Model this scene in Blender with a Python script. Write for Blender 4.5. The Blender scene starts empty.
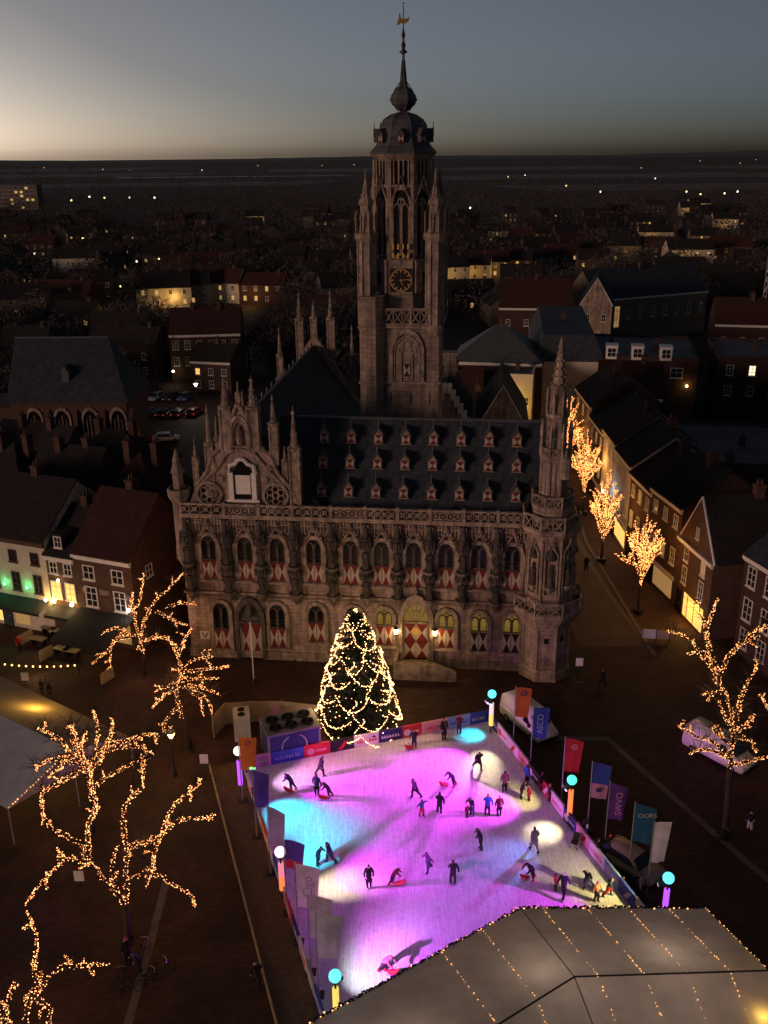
import bpy, bmesh, math, random
from mathutils import Vector, Matrix
R = math.radians
SC = bpy.context.scene
COL = SC.collection
rnd = random.Random(7)

# ------------------------------------------------------------------ camera, sky, light, exposure
cam_d = bpy.data.cameras.new('camera')
cam = bpy.data.objects.new('camera', cam_d)
COL.objects.link(cam)
cam_d.sensor_fit = 'VERTICAL'
cam_d.sensor_height = 24.0
cam_d.lens = 24.0 * 946.0 / 1024.0
cam_d.clip_end = 30000
cam.matrix_world = Matrix.Translation((0, 0, 42)) @ Matrix.Rotation(R(90 - 20.7), 4, 'X') @ Matrix.Rotation(R(-0.6), 4, 'Z')
SC.camera = cam

SUN_AZ = R(-32)      # from north (the view direction), to the left
SUN_EL = R(6)
world = bpy.data.worlds.new('World')
SC.world = world
world.use_nodes = True
wn = world.node_tree
wn.nodes.clear()
wo = wn.nodes.new('ShaderNodeOutputWorld')
bg = wn.nodes.new('ShaderNodeBackground')
sky = wn.nodes.new('ShaderNodeTexSky')
sky.sky_type = 'NISHITA'
sky.sun_disc = False
sky.sun_elevation = R(-0.5)
sky.sun_rotation = SUN_AZ
sky.altitude = 50
sky.air_density = 0.4
sky.dust_density = 1.1
sky.ozone_density = 1.8
bg.inputs['Strength'].default_value = 0.125
hs = wn.nodes.new('ShaderNodeHueSaturation')
hs.inputs['Saturation'].default_value = 0.5
wn.links.new(sky.outputs[0], hs.inputs['Color'])
wn.links.new(hs.outputs[0], bg.inputs[0])
wn.links.new(bg.outputs[0], wo.inputs[0])

facade_glow_d = bpy.data.lights.new('facade_glow_sun', 'SUN')  # added glow for facade and tower, from front left, apart from the sky's sunset
facade_glow_d.energy = 1.15
facade_glow_d.angle = R(12)
facade_glow_d.color = (1.0, 0.62, 0.48)
facade_glow_sun = bpy.data.objects.new('facade_glow_sun', facade_glow_d)
COL.objects.link(facade_glow_sun)
facade_glow_sun.rotation_euler = Vector((-0.80, -0.58, 0.13)).to_track_quat('Z', 'Y').to_euler()

SC.view_settings.view_transform = 'Standard'
SC.view_settings.look = 'None'
SC.view_settings.exposure = 0.0
SC.view_settings.gamma = 1.0
SC.view_settings.use_curve_mapping = False
SC.render.engine = 'CYCLES'
SC.cycles.use_denoising = True
SC.cycles.max_bounces = 5
SC.cycles.diffuse_bounces = 3
SC.cycles.sample_clamp_indirect = 2.0
SC.cycles.sample_clamp_direct = 0.0

# ------------------------------------------------------------------ helpers
MATS = {}
def M(name, col, rough=0.8, col2=None, scale=1.0, bump=0.0, bscale=12.0, metallic=0.0, emit=None, es=0.0,
      spec=0.3, detail=4.0, blocks=None, streak=None, trans=0.0):
    """procedural material: two colours mixed by world-space noise, noise bump, optional masonry blocks"""
    m = bpy.data.materials.new(name)
    m.use_nodes = True
    nt = m.node_tree
    b = nt.nodes['Principled BSDF']
    b.inputs['Roughness'].default_value = rough
    b.inputs['Metallic'].default_value = metallic
    b.inputs['Specular IOR Level'].default_value = spec
    geo = nt.nodes.new('ShaderNodeNewGeometry')
    tc = nt.nodes.new('ShaderNodeTexCoord')
    c1 = (*col, 1)
    if col2 is None:
        col2 = tuple(c * 0.72 for c in col)
    n = nt.nodes.new('ShaderNodeTexNoise')
    n.inputs['Scale'].default_value = scale
    n.inputs['Detail'].default_value = detail
    n.inputs['Roughness'].default_value = 0.65
    nt.links.new(geo.outputs['Position'], n.inputs['Vector'])
    ramp = nt.nodes.new('ShaderNodeValToRGB')
    ramp.color_ramp.elements[0].position = 0.34
    ramp.color_ramp.elements[1].position = 0.66
    ramp.color_ramp.elements[0].color = c1
    ramp.color_ramp.elements[1].color = (*col2, 1)
    nt.links.new(n.outputs['Fac'], ramp.inputs[0])
    out = ramp.outputs[0]
    hgt = None
    if blocks:
        bw, bh, k = blocks[:3]
        sx = nt.nodes.new('ShaderNodeSeparateXYZ')
        nt.links.new(tc.outputs['Object'], sx.inputs[0])
        ad = nt.nodes.new('ShaderNodeMath'); ad.operation = 'ADD'
        nt.links.new(sx.outputs[0], ad.inputs[0]); nt.links.new(sx.outputs[1], ad.inputs[1])
        cx = nt.nodes.new('ShaderNodeCombineXYZ')
        if len(blocks) > 3:
            nt.links.new(sx.outputs[0], cx.inputs[0]); nt.links.new(sx.outputs[1], cx.inputs[1])
        else:
            nt.links.new(ad.outputs[0], cx.inputs[0]); nt.links.new(sx.outputs[2], cx.inputs[1])
        bt = nt.nodes.new('ShaderNodeTexBrick')
        bt.inputs['Scale'].default_value = 1.0
        bt.inputs['Brick Width'].default_value = bw
        bt.inputs['Row Height'].default_value = bh
        bt.inputs['Mortar Size'].default_value = bh * 0.07
        bt.inputs['Color1'].default_value = (1, 1, 1, 1)
        bt.inputs['Color2'].default_value = (k, k, k, 1)
        bt.inputs['Mortar'].default_value = (k * .75, k * .72, k * .7, 1)
        nt.links.new(cx.outputs[0], bt.inputs['Vector'])
        mx = nt.nodes.new('ShaderNodeMixRGB'); mx.blend_type = 'MULTIPLY'; mx.inputs[0].default_value = 1
        nt.links.new(out, mx.inputs[1]); nt.links.new(bt.outputs[0], mx.inputs[2])
        out = mx.outputs[0]
        hgt = bt.outputs['Fac']
    if streak:
        mp = nt.nodes.new('ShaderNodeMapping'); mp.inputs['Scale'].default_value = (2.2, 2.2, 0.22)
        nt.links.new(geo.outputs['Position'], mp.inputs[0])
        n3 = nt.nodes.new('ShaderNodeTexNoise'); n3.inputs['Scale'].default_value = 1.0; n3.inputs['Detail'].default_value = 6
        nt.links.new(mp.outputs[0], n3.inputs['Vector'])
        r3 = nt.nodes.new('ShaderNodeValToRGB')
        r3.color_ramp.elements[0].position = 0.42; r3.color_ramp.elements[0].color = (1, 1, 1, 1)
        r3.color_ramp.elements[1].position = 0.68; r3.color_ramp.elements[1].color = (streak, streak * .97, streak * .93, 1)
        nt.links.new(n3.outputs['Fac'], r3.inputs[0])
        m3 = nt.nodes.new('ShaderNodeMixRGB'); m3.blend_type = 'MULTIPLY'; m3.inputs[0].default_value = 1
        nt.links.new(out, m3.inputs[1]); nt.links.new(r3.outputs[0], m3.inputs[2])
        out = m3.outputs[0]
    nt.links.new(out, b.inputs['Base Color'])
    if bump:
        n2 = nt.nodes.new('ShaderNodeTexNoise')
        n2.inputs['Scale'].default_value = bscale
        n2.inputs['Detail'].default_value = 3
        nt.links.new(geo.outputs['Position'], n2.inputs['Vector'])
        bp = nt.nodes.new('ShaderNodeBump')
        bp.inputs['Strength'].default_value = bump
        bp.inputs['Distance'].default_value = 0.05
        nt.links.new(n2.outputs['Fac'], bp.inputs['Height'])
        nt.links.new(bp.outputs[0], b.inputs['Normal'])
    if emit:
        b.inputs['Emission Color'].default_value = (*emit, 1)
        b.inputs['Emission Strength'].default_value = es
        m.cycles.emission_sampling = 'NONE'
    if trans:
        b.inputs['Transmission Weight'].default_value = trans
    MATS[name] = m
    return m

class MB:
    """collects shapes, builds one mesh object"""
    def __init__(s): s.v = []; s.f = []; s.m = []; s.T = None
    def add(s, vs, fs, mi=0):
        o = len(s.v)
        if s.T is not None: vs = [tuple(s.T @ Vector(p)) for p in vs]
        s.v += [tuple(p) for p in vs]
        s.f += [tuple(o + i for i in f) for f in fs]
        s.m += [mi] * len(fs)
    def box(s, a, b, mi=0):
        x0, y0, z0 = a; x1, y1, z1 = b
        s.add([(x0,y0,z0),(x1,y0,z0),(x1,y1,z0),(x0,y1,z0),(x0,y0,z1),(x1,y0,z1),(x1,y1,z1),(x0,y1,z1)],
              [(0,3,2,1),(4,5,6,7),(0,1,5,4),(1,2,6,5),(2,3,7,6),(3,0,4,7)], mi)
    def prism(s, poly, lo, hi, axis='z', mi=0):
        n = len(poly)
        def P(p, t):
            return (p[0], p[1], t) if axis == 'z' else ((p[0], t, p[1]) if axis == 'y' else (t, p[0], p[1]))
        vs = [P(p, lo) for p in poly] + [P(p, hi) for p in poly]
        fs = [tuple(range(n))[::-1], tuple(range(n, 2*n))] + [(i, (i+1) % n, n + (i+1) % n, n + i) for i in range(n)]
        s.add(vs, fs, mi)
    def ring(s, po, pi, lo, hi, axis='y', mi=0):
        n = len(po)
        def P(p, t):
            return (p[0], p[1], t) if axis == 'z' else ((p[0], t, p[1]) if axis == 'y' else (t, p[0], p[1]))
        vs = [P(p, lo) for p in po] + [P(p, lo) for p in pi] + [P(p, hi) for p in po] + [P(p, hi) for p in pi]
        fs = []
        for i in range(n):
            j = (i + 1) % n
            fs += [(i, j, n+j, n+i), (2*n+i, 2*n+j, 3*n+j, 3*n+i), (i, j, 2*n+j, 2*n+i), (n+i, n+j, 3*n+j, 3*n+i)]
        s.add(vs, fs, mi)
    def lathe(s, prof, n=8, c=(0,0,0), ph=0.0, mi=0, sx=1.0, sy=1.0):
        vs = []; fs = []
        for r, z in prof:
            for k in range(n):
                a = ph + 2*math.pi*k/n
                vs.append((c[0] + r*sx*math.cos(a), c[1] + r*sy*math.sin(a), c[2] + z))
        for i in range(len(prof)-1):
            for k in range(n):
                fs.append((i*n+k, i*n+(k+1) % n, (i+1)*n+(k+1) % n, (i+1)*n+k))
        fs.append(tuple(range(n))[::-1]); fs.append(tuple((len(prof)-1)*n + k for k in range(n)))
        s.add(vs, fs, mi)
    def tube(s, pts, rad, n=6, mi=0):
        pts = [Vector(p) for p in pts]
        if not hasattr(rad, '__len__'): rad = [rad]*len(pts)
        vs = []; fs = []
        for i, p in enumerate(pts):
            d = (pts[min(i+1, len(pts)-1)] - pts[max(i-1, 0)])
            if d.length < 1e-6: d = Vector((0,0,1))
            d.normalize()
            a = d.cross(Vector((0,0,1)) if abs(d.z) < .9 else Vector((1,0,0))).normalized()
            b = d.cross(a)
            for k in range(n):
                t = 2*math.pi*k/n
                vs.append(tuple(p + (a*math.cos(t) + b*math.sin(t))*rad[i]))
        for i in range(len(pts)-1):
            for k in range(n):
                fs.append((i*n+k, i*n+(k+1) % n, (i+1)*n+(k+1) % n, (i+1)*n+k))
        fs.append(tuple(range(n))[::-1]); fs.append(tuple((len(pts)-1)*n + k for k in range(n)))
        s.add(vs, fs, mi)
    def ball(s, c, r, n=10, mi=0, sq=(1,1,1)):
        prof = [(max(1e-3, math.sin(math.pi*i/(n//2+1))), -math.cos(math.pi*i/(n//2+1))) for i in range(n//2+2)]
        vs = []; fs = []
        for q, z in prof:
            for k in range(n):
                a = 2*math.pi*k/n
                vs.append((c[0]+r*sq[0]*q*math.cos(a), c[1]+r*sq[1]*q*math.sin(a), c[2]+r*sq[2]*z))
        for i in range(len(prof)-1):
            for k in range(n):
                fs.append((i*n+k, i*n+(k+1) % n, (i+1)*n+(k+1) % n, (i+1)*n+k))
        s.add(vs, fs, mi)
    def bulb(s, c, r, mi=0):
        x, y, z = c
        s.add([(x+r,y,z),(x,y+r,z),(x-r,y,z),(x,y-r,z),(x,y,z+r),(x,y,z-r)],
              [(0,1,4),(1,2,4),(2,3,4),(3,0,4),(1,0,5),(2,1,5),(3,2,5),(0,3,5)], mi)
    def mesh(s, name, mats, smooth=False):
        me = bpy.data.meshes.new(name)
        me.from_pydata(s.v, [], s.f)
        for m in (mats if isinstance(mats, (list, tuple)) else [mats]): me.materials.append(m)
        me.polygons.foreach_set('material_index', s.m)
        if smooth: me.polygons.foreach_set('use_smooth', [True]*len(me.polygons))
        bm = bmesh.new(); bm.from_mesh(me); bmesh.ops.recalc_face_normals(bm, faces=bm.faces); bm.to_mesh(me); bm.free()
        me.update()
        return me
    def build(s, name, mats, parent=None, smooth=False, loc=(0,0,0), rz=0.0):
        return link(name, s.mesh(name, mats, smooth), parent, loc, rz)

def link(name, me, parent=None, loc=(0,0,0), rz=0.0, sc=None):
    o = bpy.data.objects.new(name, me)
    COL.objects.link(o)
    o.parent = parent
    o.location = loc
    o.rotation_euler = (0, 0, rz)
    if sc: o.scale = sc if hasattr(sc, '__len__') else (sc, sc, sc)
    return o

def tag(o, label=None, cat=None, group=None, kind=None):
    if label: o['label'] = label
    if cat: o['category'] = cat
    if group: o['group'] = group
    if kind: o['kind'] = kind
    return o

def thing(name, label, cat, loc=(0,0,0), rz=0.0, group=None):
    o = bpy.data.objects.new(name, None)
    COL.objects.link(o)
    o.empty_display_size = 0.2
    o.location = loc if len(loc) == 3 else (loc[0], loc[1], 0)
    o.rotation_euler = (0, 0, rz)
    return tag(o, label, cat, group)

def clone(root, loc, rz=None, label=None, group=None, parent=None):
    r = root.copy(); COL.objects.link(r)
    r.location = loc if len(loc) == 3 else (loc[0], loc[1], 0)
    if rz is not None: r.rotation_euler = (0, 0, rz)
    if label: r['label'] = label
    if group: r['group'] = group
    for ch in list(root.children):
        c = ch.copy(); COL.objects.link(c); c.parent = r
        for g in list(ch.children):
            d = g.copy(); COL.objects.link(d); d.parent = c
    return r

def lamp(kind, parent, loc, power, color, size=0.15, target=None, cone=60, blend=0.6):
    ld = bpy.data.lights.new(kind.lower() + '_light', kind)
    ld.energy = power; ld.color = color; ld.shadow_soft_size = size
    if kind == 'SPOT': ld.spot_size = R(cone); ld.spot_blend = blend
    o = bpy.data.objects.new('lamp_light', ld)
    COL.objects.link(o)
    o.parent = parent; o.location = loc
    if target is not None:
        d = Vector(loc) - Vector(target)
        o.rotation_euler = d.to_track_quat('Z', 'Y').to_euler()
    return o

def arch(w, h, rise=None, n=6, z0=0.0, cx=0.0):
    """pointed-arch outline (x, z), anticlockwise from bottom left"""
    rise = rise if rise is not None else w * 0.75
    hw = w/2; spring = z0 + h - rise
    pts = [(cx-hw, z0), (cx+hw, z0)]
    for i in range(n+1):
        t = i/n
        pts.append((cx + hw*(1-t**1.6), spring + rise*math.sin(t*math.pi/2)))
    for i in range(n-1, -1, -1):
        t = i/n
        pts.append((cx - hw*(1-t**1.6), spring + rise*math.sin(t*math.pi/2)))
    return pts

def circ(cx, cz, r, n=12, ph=0.0):
    return [(cx + r*math.cos(ph+2*math.pi*k/n), cz + r*math.sin(ph+2*math.pi*k/n)) for k in range(n)]

# ------------------------------------------------------------------ materials
STONE = M('weathered_limestone', (0.50, 0.375, 0.30), 0.9, (0.26, 0.195, 0.16), 0.9, 0.5, 9, blocks=(0.75, 0.36, 0.78), streak=0.5)
STONE2 = M('carved_limestone', (0.42, 0.325, 0.255), 0.9, (0.17, 0.135, 0.11), 1.6, 0.7, 8, streak=0.55)
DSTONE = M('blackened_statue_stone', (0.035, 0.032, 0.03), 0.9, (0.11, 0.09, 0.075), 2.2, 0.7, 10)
TSTONE = M('tower_limestone', (0.40, 0.30, 0.245), 0.9, (0.22, 0.17, 0.14), 0.7, 0.5, 8, blocks=(0.8, 0.4, 0.75), streak=0.55)
SLATE = M('roof_slate', (0.056, 0.064, 0.080), 0.7, (0.034, 0.039, 0.050), 1.2, 0.5, 14, spec=0.2, blocks=(0.32, 0.22, 0.7))
LEAD = M('lead_sheet', (0.085, 0.09, 0.095), 0.55, (0.05, 0.053, 0.058), 2, 0.2, 6, spec=0.4)
GLASSD = M('dark_leaded_glass', (0.006, 0.006, 0.007), 0.3, (0.010, 0.010, 0.011), 6, 0.2, 20, spec=0.15)
GLASSW = M('lit_leaded_glass', (0.05, 0.04, 0.01), 0.3, (0.03, 0.02, 0.01), 5, emit=(1.0, 0.60, 0.10), es=0.17)
RED = M('shutter_red', (0.16, 0.015, 0.017), 0.7, (0.10, 0.011, 0.012), 3)
WHITE = M('shutter_white', (0.46, 0.39, 0.32), 0.7, (0.33, 0.28, 0.23), 3)
BLACKP = M('shutter_black', (0.015, 0.013, 0.014), 0.6)
GOLD = M('gilding', (0.78, 0.52, 0.16), 0.4, (0.66, 0.42, 0.12), 5, metallic=0.25)
IRON = M('black_iron', (0.02, 0.02, 0.022), 0.5, spec=0.4)
STEEL = M('galvanised_steel', (0.45, 0.45, 0.46), 0.4, metallic=0.6)
WPAINT = M('white_paint', (0.70, 0.68, 0.64), 0.6, (0.6, 0.58, 0.54), 2)
CREAM = M('cream_render', (0.55, 0.50, 0.40), 0.85, (0.46, 0.41, 0.33), 1, 0.2, 20)
BRICK = M('dark_red_brick', (0.085, 0.043, 0.036), 0.9, (0.06, 0.032, 0.028), 1.5, 0.4, 30, blocks=(0.24, 0.075, 0.75))
BRICK2 = M('brown_brick', (0.115, 0.06, 0.042), 0.9, (0.08, 0.044, 0.032), 1.5, 0.4, 30, blocks=(0.24, 0.075, 0.75))
BRICK3 = M('pale_yellow_brick', (0.17, 0.14, 0.11), 0.9, (0.13, 0.105, 0.085), 1.5, 0.3, 30)
TILER = M('red_pantiles', (0.070, 0.024, 0.020), 0.95, (0.042, 0.017, 0.015), 2, 0.6, 10, blocks=(0.30, 0.30, 0.75))
TILED = M('dark_pantiles', (0.030, 0.024, 0.023), 0.9, (0.018, 0.015, 0.015), 2, 0.6, 10, blocks=(0.30, 0.30, 0.75))
FELT = M('flat_roof_felt', (0.050, 0.050, 0.055), 0.7, (0.11, 0.115, 0.13), 0.22, 0.3, 6)
GLASS = M('window_glass', (0.012, 0.013, 0.016), 0.12, (0.02, 0.02, 0.022), 3, spec=0.6)
LITY = M('lit_window_yellow', (0.4, 0.3, 0.1), 0.5, emit=(1.0, 0.55, 0.13), es=1.25)
LITW = M('lit_window_white', (0.4, 0.4, 0.3), 0.5, emit=(1.0, 0.86, 0.55), es=1.3)
LITO = M('lit_window_dim', (0.3, 0.2, 0.1), 0.5, emit=(1.0, 0.55, 0.18), es=0.28)
LITF = M('far_lit_window', (0.4, 0.3, 0.1), 0.5, emit=(1.0, 0.60, 0.20), es=0.55)
BULBW = M('warm_bulb', (1, .8, .5), 0.5, emit=(1.0, 0.40, 0.13), es=6)
BULBR = M('reddish_bulb', (1, .6, .5), 0.5, emit=(1.0, 0.26, 0.09), es=3.8)
BULBY = M('golden_bulb', (1, .8, .5), 0.5, emit=(1.0, 0.42, 0.12), es=4.5)
BULBC = M('christmas_bulb', (1, .8, .6), 0.5, emit=(1.0, 0.54, 0.21), es=6)
BARK = M('bark', (0.055, 0.042, 0.034), 0.95, (0.030, 0.024, 0.020), 5, 0.8, 14)
TWIG = M('bare_twigs', (0.050, 0.040, 0.032), 0.95, (0.032, 0.026, 0.022), 1)
FIR = M('fir_needles', (0.016, 0.026, 0.016), 0.9, (0.010, 0.017, 0.011), 3)
WOOD = M('deck_wood', (0.16, 0.10, 0.065), 0.8, (0.10, 0.065, 0.045), 3, 0.3, 20)
CANVAS = M('tent_canvas', (0.60, 0.53, 0.48), 0.75, (0.46, 0.40, 0.36), 0.7, 0.5, 1.6, detail=8)
CANVASD = M('dark_canvas', (0.020, 0.020, 0.022), 0.85, (0.028, 0.027, 0.028), 1)
def translucent(m, fac):
    nt = m.node_tree; b = nt.nodes['Principled BSDF']; out = [n for n in nt.nodes if n.type == 'OUTPUT_MATERIAL'][0]
    t = nt.nodes.new('ShaderNodeBsdfTranslucent'); mx = nt.nodes.new('ShaderNodeMixShader'); mx.inputs[0].default_value = fac
    src = b.inputs['Base Color'].links[0].from_socket
    nt.links.new(src, t.inputs['Color']); nt.links.new(b.outputs[0], mx.inputs[1]); nt.links.new(t.outputs[0], mx.inputs[2])
    nt.links.new(mx.outputs[0], out.inputs['Surface'])
translucent(CANVAS, 0.3)
SKIN = M('skin', (0.45, 0.27, 0.20), 0.6)
RUBBER = M('rubber', (0.012, 0.012, 0.012), 0.8)
# ------------------------------------------------------------------ ground
GROUND = M('earth_and_grass', (0.020, 0.019, 0.016), 1.0, (0.036, 0.033, 0.027), 0.012, 0.3, 0.3, detail=6)
PAVE = M('brick_paving', (0.098, 0.043, 0.032), 0.75, (0.040, 0.021, 0.017), 0.35, 0.5, 9, blocks=(0.42, 0.21, 0.62, 'xy'), detail=8)
ASPH = M('street_paving', (0.085, 0.055, 0.042), 0.7, (0.055, 0.038, 0.032), 0.5, 0.4, 9, detail=8)
KERB = M('kerb_stone', (0.17, 0.14, 0.12), 0.8, (0.11, 0.095, 0.085), 1.2, 0.3, 10)
FIELD = M('pale_hazed_field', (0.16, 0.16, 0.155), 1.0, (0.10, 0.10, 0.095), 0.01)  # pale fields, lightened further so the colour imitates haze
WATER = M('still_water', (0.02, 0.024, 0.028), 0.35, (0.016, 0.02, 0.024), 0.05, spec=0.8)
HILL = M('hazed_wooded_dunes', (0.085, 0.088, 0.09), 1.0, (0.11, 0.112, 0.115), 0.004)  # distant haze is put into this light grey base colour

g = MB(); g.add([(-14000,-60,0),(14000,-60,0),(14000,16000,0),(-14000,16000,0)], [(0,1,2,3)])
tag(g.build('ground', GROUND), kind='structure')
g = MB(); g.add([(-75,18,.004),(75,18,.004),(75,78,.004),(38,160,.004),(45,300,.004),(-95,300,.004),(-75,120,.004)], [(0,1,2,3,4,5,6)])
tag(g.build('square_paving', PAVE), kind='structure')
g = MB(); g.add([(17.5,76,.008),(23.6,76,.008),(23.0,100,.008),(26,140,.008),(33,190,.008),(27,190,.008),(21,140,.008),(17.8,100,.008)], [(0,1,2,7),(7,2,3,6),(6,3,4,5)])
tag(g.build('street', ASPH), kind='structure')

def strip(name, pts, w, z, mat, h=0.0):
    mb = MB(); P = [Vector((p[0], p[1], 0)) for p in pts]
    L = []; Rr = []
    for i, p in enumerate(P):
        d = (P[min(i+1, len(P)-1)] - P[max(i-1, 0)]).normalized(); n = Vector((-d.y, d.x, 0))
        L.append(p + n*w/2); Rr.append(p - n*w/2)
    for i in range(len(P)-1):
        a, b, c, d = L[i], L[i+1], Rr[i+1], Rr[i]
        if h:
            mb.add([(q.x,q.y,0) for q in (a,b,c,d)] + [(q.x,q.y,z) for q in (a,b,c,d)],
                   [(0,1,2,3),(4,5,6,7),(0,1,5,4),(1,2,6,5),(2,3,7,6),(3,0,4,7)])
        else:
            mb.add([(q.x,q.y,z) for q in (a,b,c,d)], [(0,1,2,3)])
    return tag(mb.build(name, mat), kind='structure')

strip('gutter_strip', [(12.4, 61.72), (16.96, 61.51), (18.46, 57.82), (20.58, 52.86), (23.4, 46.37), (24.5, 44.28)], 0.5, .010, KERB)
strip('gutter_strip', [(-13.74, 46.74), (-13.59, 41.75), (-13.54, 36.51), (-13.42, 34.43)], 0.45, .010, KERB)
strip('street_kerb', [(23.9,76.5),(23.2,100),(26.2,140),(33,188)], 0.35, 0.11, KERB, h=1)
strip('street_kerb', [(17.3,84),(17.6,100),(20.8,140),(26.6,188)], 0.35, 0.11, KERB, h=1)
strip('tram_line_strip', [(24.04, 74.35), (22.87, 85.97), (22.41, 95.53), (22.46, 105.07)], 0.4, .014, KERB)

# far fields, water and the wooded dunes on the horizon
for (x0, x1, y0, y1) in [(-700,-120,1500,1760),(60,900,1700,2100),(-1500,-500,2300,2800),(-300,700,2700,3300),(900,2600,2500,3100),(-2600,-900,3300,4300),(200,1500,1150,1350)]:
    g = MB(); g.add([(x0,y0,.3),(x1,y0+rnd.uniform(-60,60),.3),(x1+60,y1,.3),(x0-60,y1+rnd.uniform(-60,60),.3)], [(0,1,2,3)])
    tag(g.build('field', FIELD), kind='structure')
for (x0, x1, y0, y1) in [(-560,-90,2130,2200),(-700,-520,1500,1530)]:
    g = MB(); g.add([(x0,y0,.6),(x1,y0,.6),(x1+40,y1,.6),(x0-30,y1,.6)], [(0,1,2,3)])
    tag(g.build('water', WATER), kind='structure')
g = MB()
N = 90; prev = None
rr = random.Random(3)
vs = []; fs = []
for i in range(N+1):
    x = -9000 + 18000*i/N
    h = 16 + 9*math.sin(i*.31) + rr.uniform(0, 9) + max(0, (x-1200)/4200)*42
    y = 9000 - abs(x)*0.12
    vs += [(x, y-500, -2), (x, y, h), (x, y+900, h*.6), (x, y+2200, -2)]
for i in range(N):
    for k in range(3):
        fs.append((i*4+k, (i+1)*4+k, (i+1)*4+k+1, i*4+k+1))
g.add(vs, fs)
tag(g.build('hills', HILL, smooth=True), kind='structure')
# ------------------------------------------------------------------ town hall (local: x along the front, y inward, z up)
TH = thing('town_hall', 'ornate gothic stone town hall with tall clock tower and red and white shutters', 'town hall', (-17.4, 75.18, 0), R(-6.5))

mb = MB(); mb.box((0,0,0),(31.2,10.6,13.45)); mb.build('wall', STONE, TH)
mb = MB(); mb.box((0.2,10.6,0),(11.8,31.0,13.9)); mb.build('wing_wall', STONE, TH)
mb = MB()
mb.box((-0.1,-0.14,0.0),(18.6,0.0,0.8)); mb.box((23.7,-0.14,0),(29.4,0,0.8)); mb.build('plinth', STONE2, TH)
mb = MB()
for z, d, h in ((6.32,.22,.2),(13.45,.38,.22),(12.9,.2,.12)):
    mb.box((-0.15,-d,z),(31.2,0,z+h))
mb.build('string_course', STONE2, TH)

# main roof
mb = MB()
mb.prism([(1.1,13.5),(5.3,20.9),(9.6,13.5)], 8.0, 31.0, axis='x')
rf = mb.build('roof', SLATE, TH)
mb = MB(); mb.box((9.5,5.15,20.82),(31.0,5.45,21.0)); mb.build('ridge_capping', LEAD, rf)
# wing roof
mb = MB(); mb.prism([(0.4,13.9),(6.3,22.2),(12.4,13.9)], 0.75, 30.6, axis='y')
wr = mb.build('wing_roof', SLATE, TH)
mb = MB()
for k in range(15):
    y = 2 + k*1.95
    mb.lathe([(.1,0),(.06,.25),(.13,.42),(.02,.75)], 5, (6.3,y,22.15))
mb.box((6.18,.8,22.1),(6.42,30.5,22.28)); mb.build('ridge_crest', LEAD, wr)

def pinnacle(mb, x, y, z0, z1, w, mi=0):
    h = z1 - z0; zs = z0 + h*.55
    mb.box((x-w/2,y-w/2,z0),(x+w/2,y+w/2,zs), mi)
    for sx in (-1,1):
        for sy in (-1,1):
            mb.lathe([(w*.13,0),(w*.13,h*.50),(w*.2,h*.52),(.01,h*.62)], 4, (x+sx*w*.5,y+sy*w*.5,z0), R(45), mi)
    for k in range(3):
        zz = z0 + h*(.12+.16*k)
        mb.box((x-w*.58,y-w*.58,zz),(x+w*.58,y+w*.58,zz+.09), mi)
    mb.lathe([(w*.5,0),(w*.78,.12),(w*.78,.26),(w*.42,.34),(w*.30,h*.14),(w*.36,h*.15),(w*.2,h*.24),(w*.26,h*.25),(w*.08,h*.36),(w*.2,h*.375),(w*.2,h*.39),(.025,h*.41),(.02,h*.45)], 8, (x,y,zs), 0, mi)
    for k in range(4):
        for j in range(3):
            a = R(45+90*k); zz = zs + h*(.10+.08*j); rad = w*(.44-.09*j)
            mb.ball((x+rad*math.cos(a), y+rad*math.sin(a), zz), w*.10, 4, mi)

# front gable
G0 = [(1.0,14.7),(10.5,14.7),(9.7,16.3),(8.75,17.4),(8.2,18.9),(7.4,19.6),(7.1,21.6),(6.5,21.9),(5.72,23.3),(4.95,21.9),(4.3,21.6),(4.05,19.6),(3.25,18.9),(2.7,17.4),(1.75,16.3)]
mb = MB(); mb.prism(G0, 0.05, 0.75, axis='y')
gb = mb.build('gable', STONE, TH)
mb = MB()
for i in range(2, len(G0)):
    a, b = G0[i-1], G0[i]
    mb.tube([(a[0],.0,a[1]),(b[0],.0,b[1])], .17, 6)
    n = max(2, int(math.dist(a,b)/.55))
    for k in range(n):
        t = (k+.5)/n
        mb.ball((a[0]+(b[0]-a[0])*t, .1, a[1]+(b[1]-a[1])*t+.16), .16, 6)
for k, (x,z) in enumerate([(3.4,17.9),(8.0,17.9),(3.8,16.9),(7.6,16.9)]):
    mb.ball((x,.0,z), .3, 8, sq=(1.2,.6,1))
mb.tube([(2.2,-.02,16.4),(3.6,-.05,17.8),(4.6,-.05,19.2),(5.72,-.05,19.5),(6.8,-.05,19.2),(7.9,-.05,17.8),(9.2,-.02,16.4)], .13, 6)
mb.build('coping', STONE2, gb)
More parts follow.
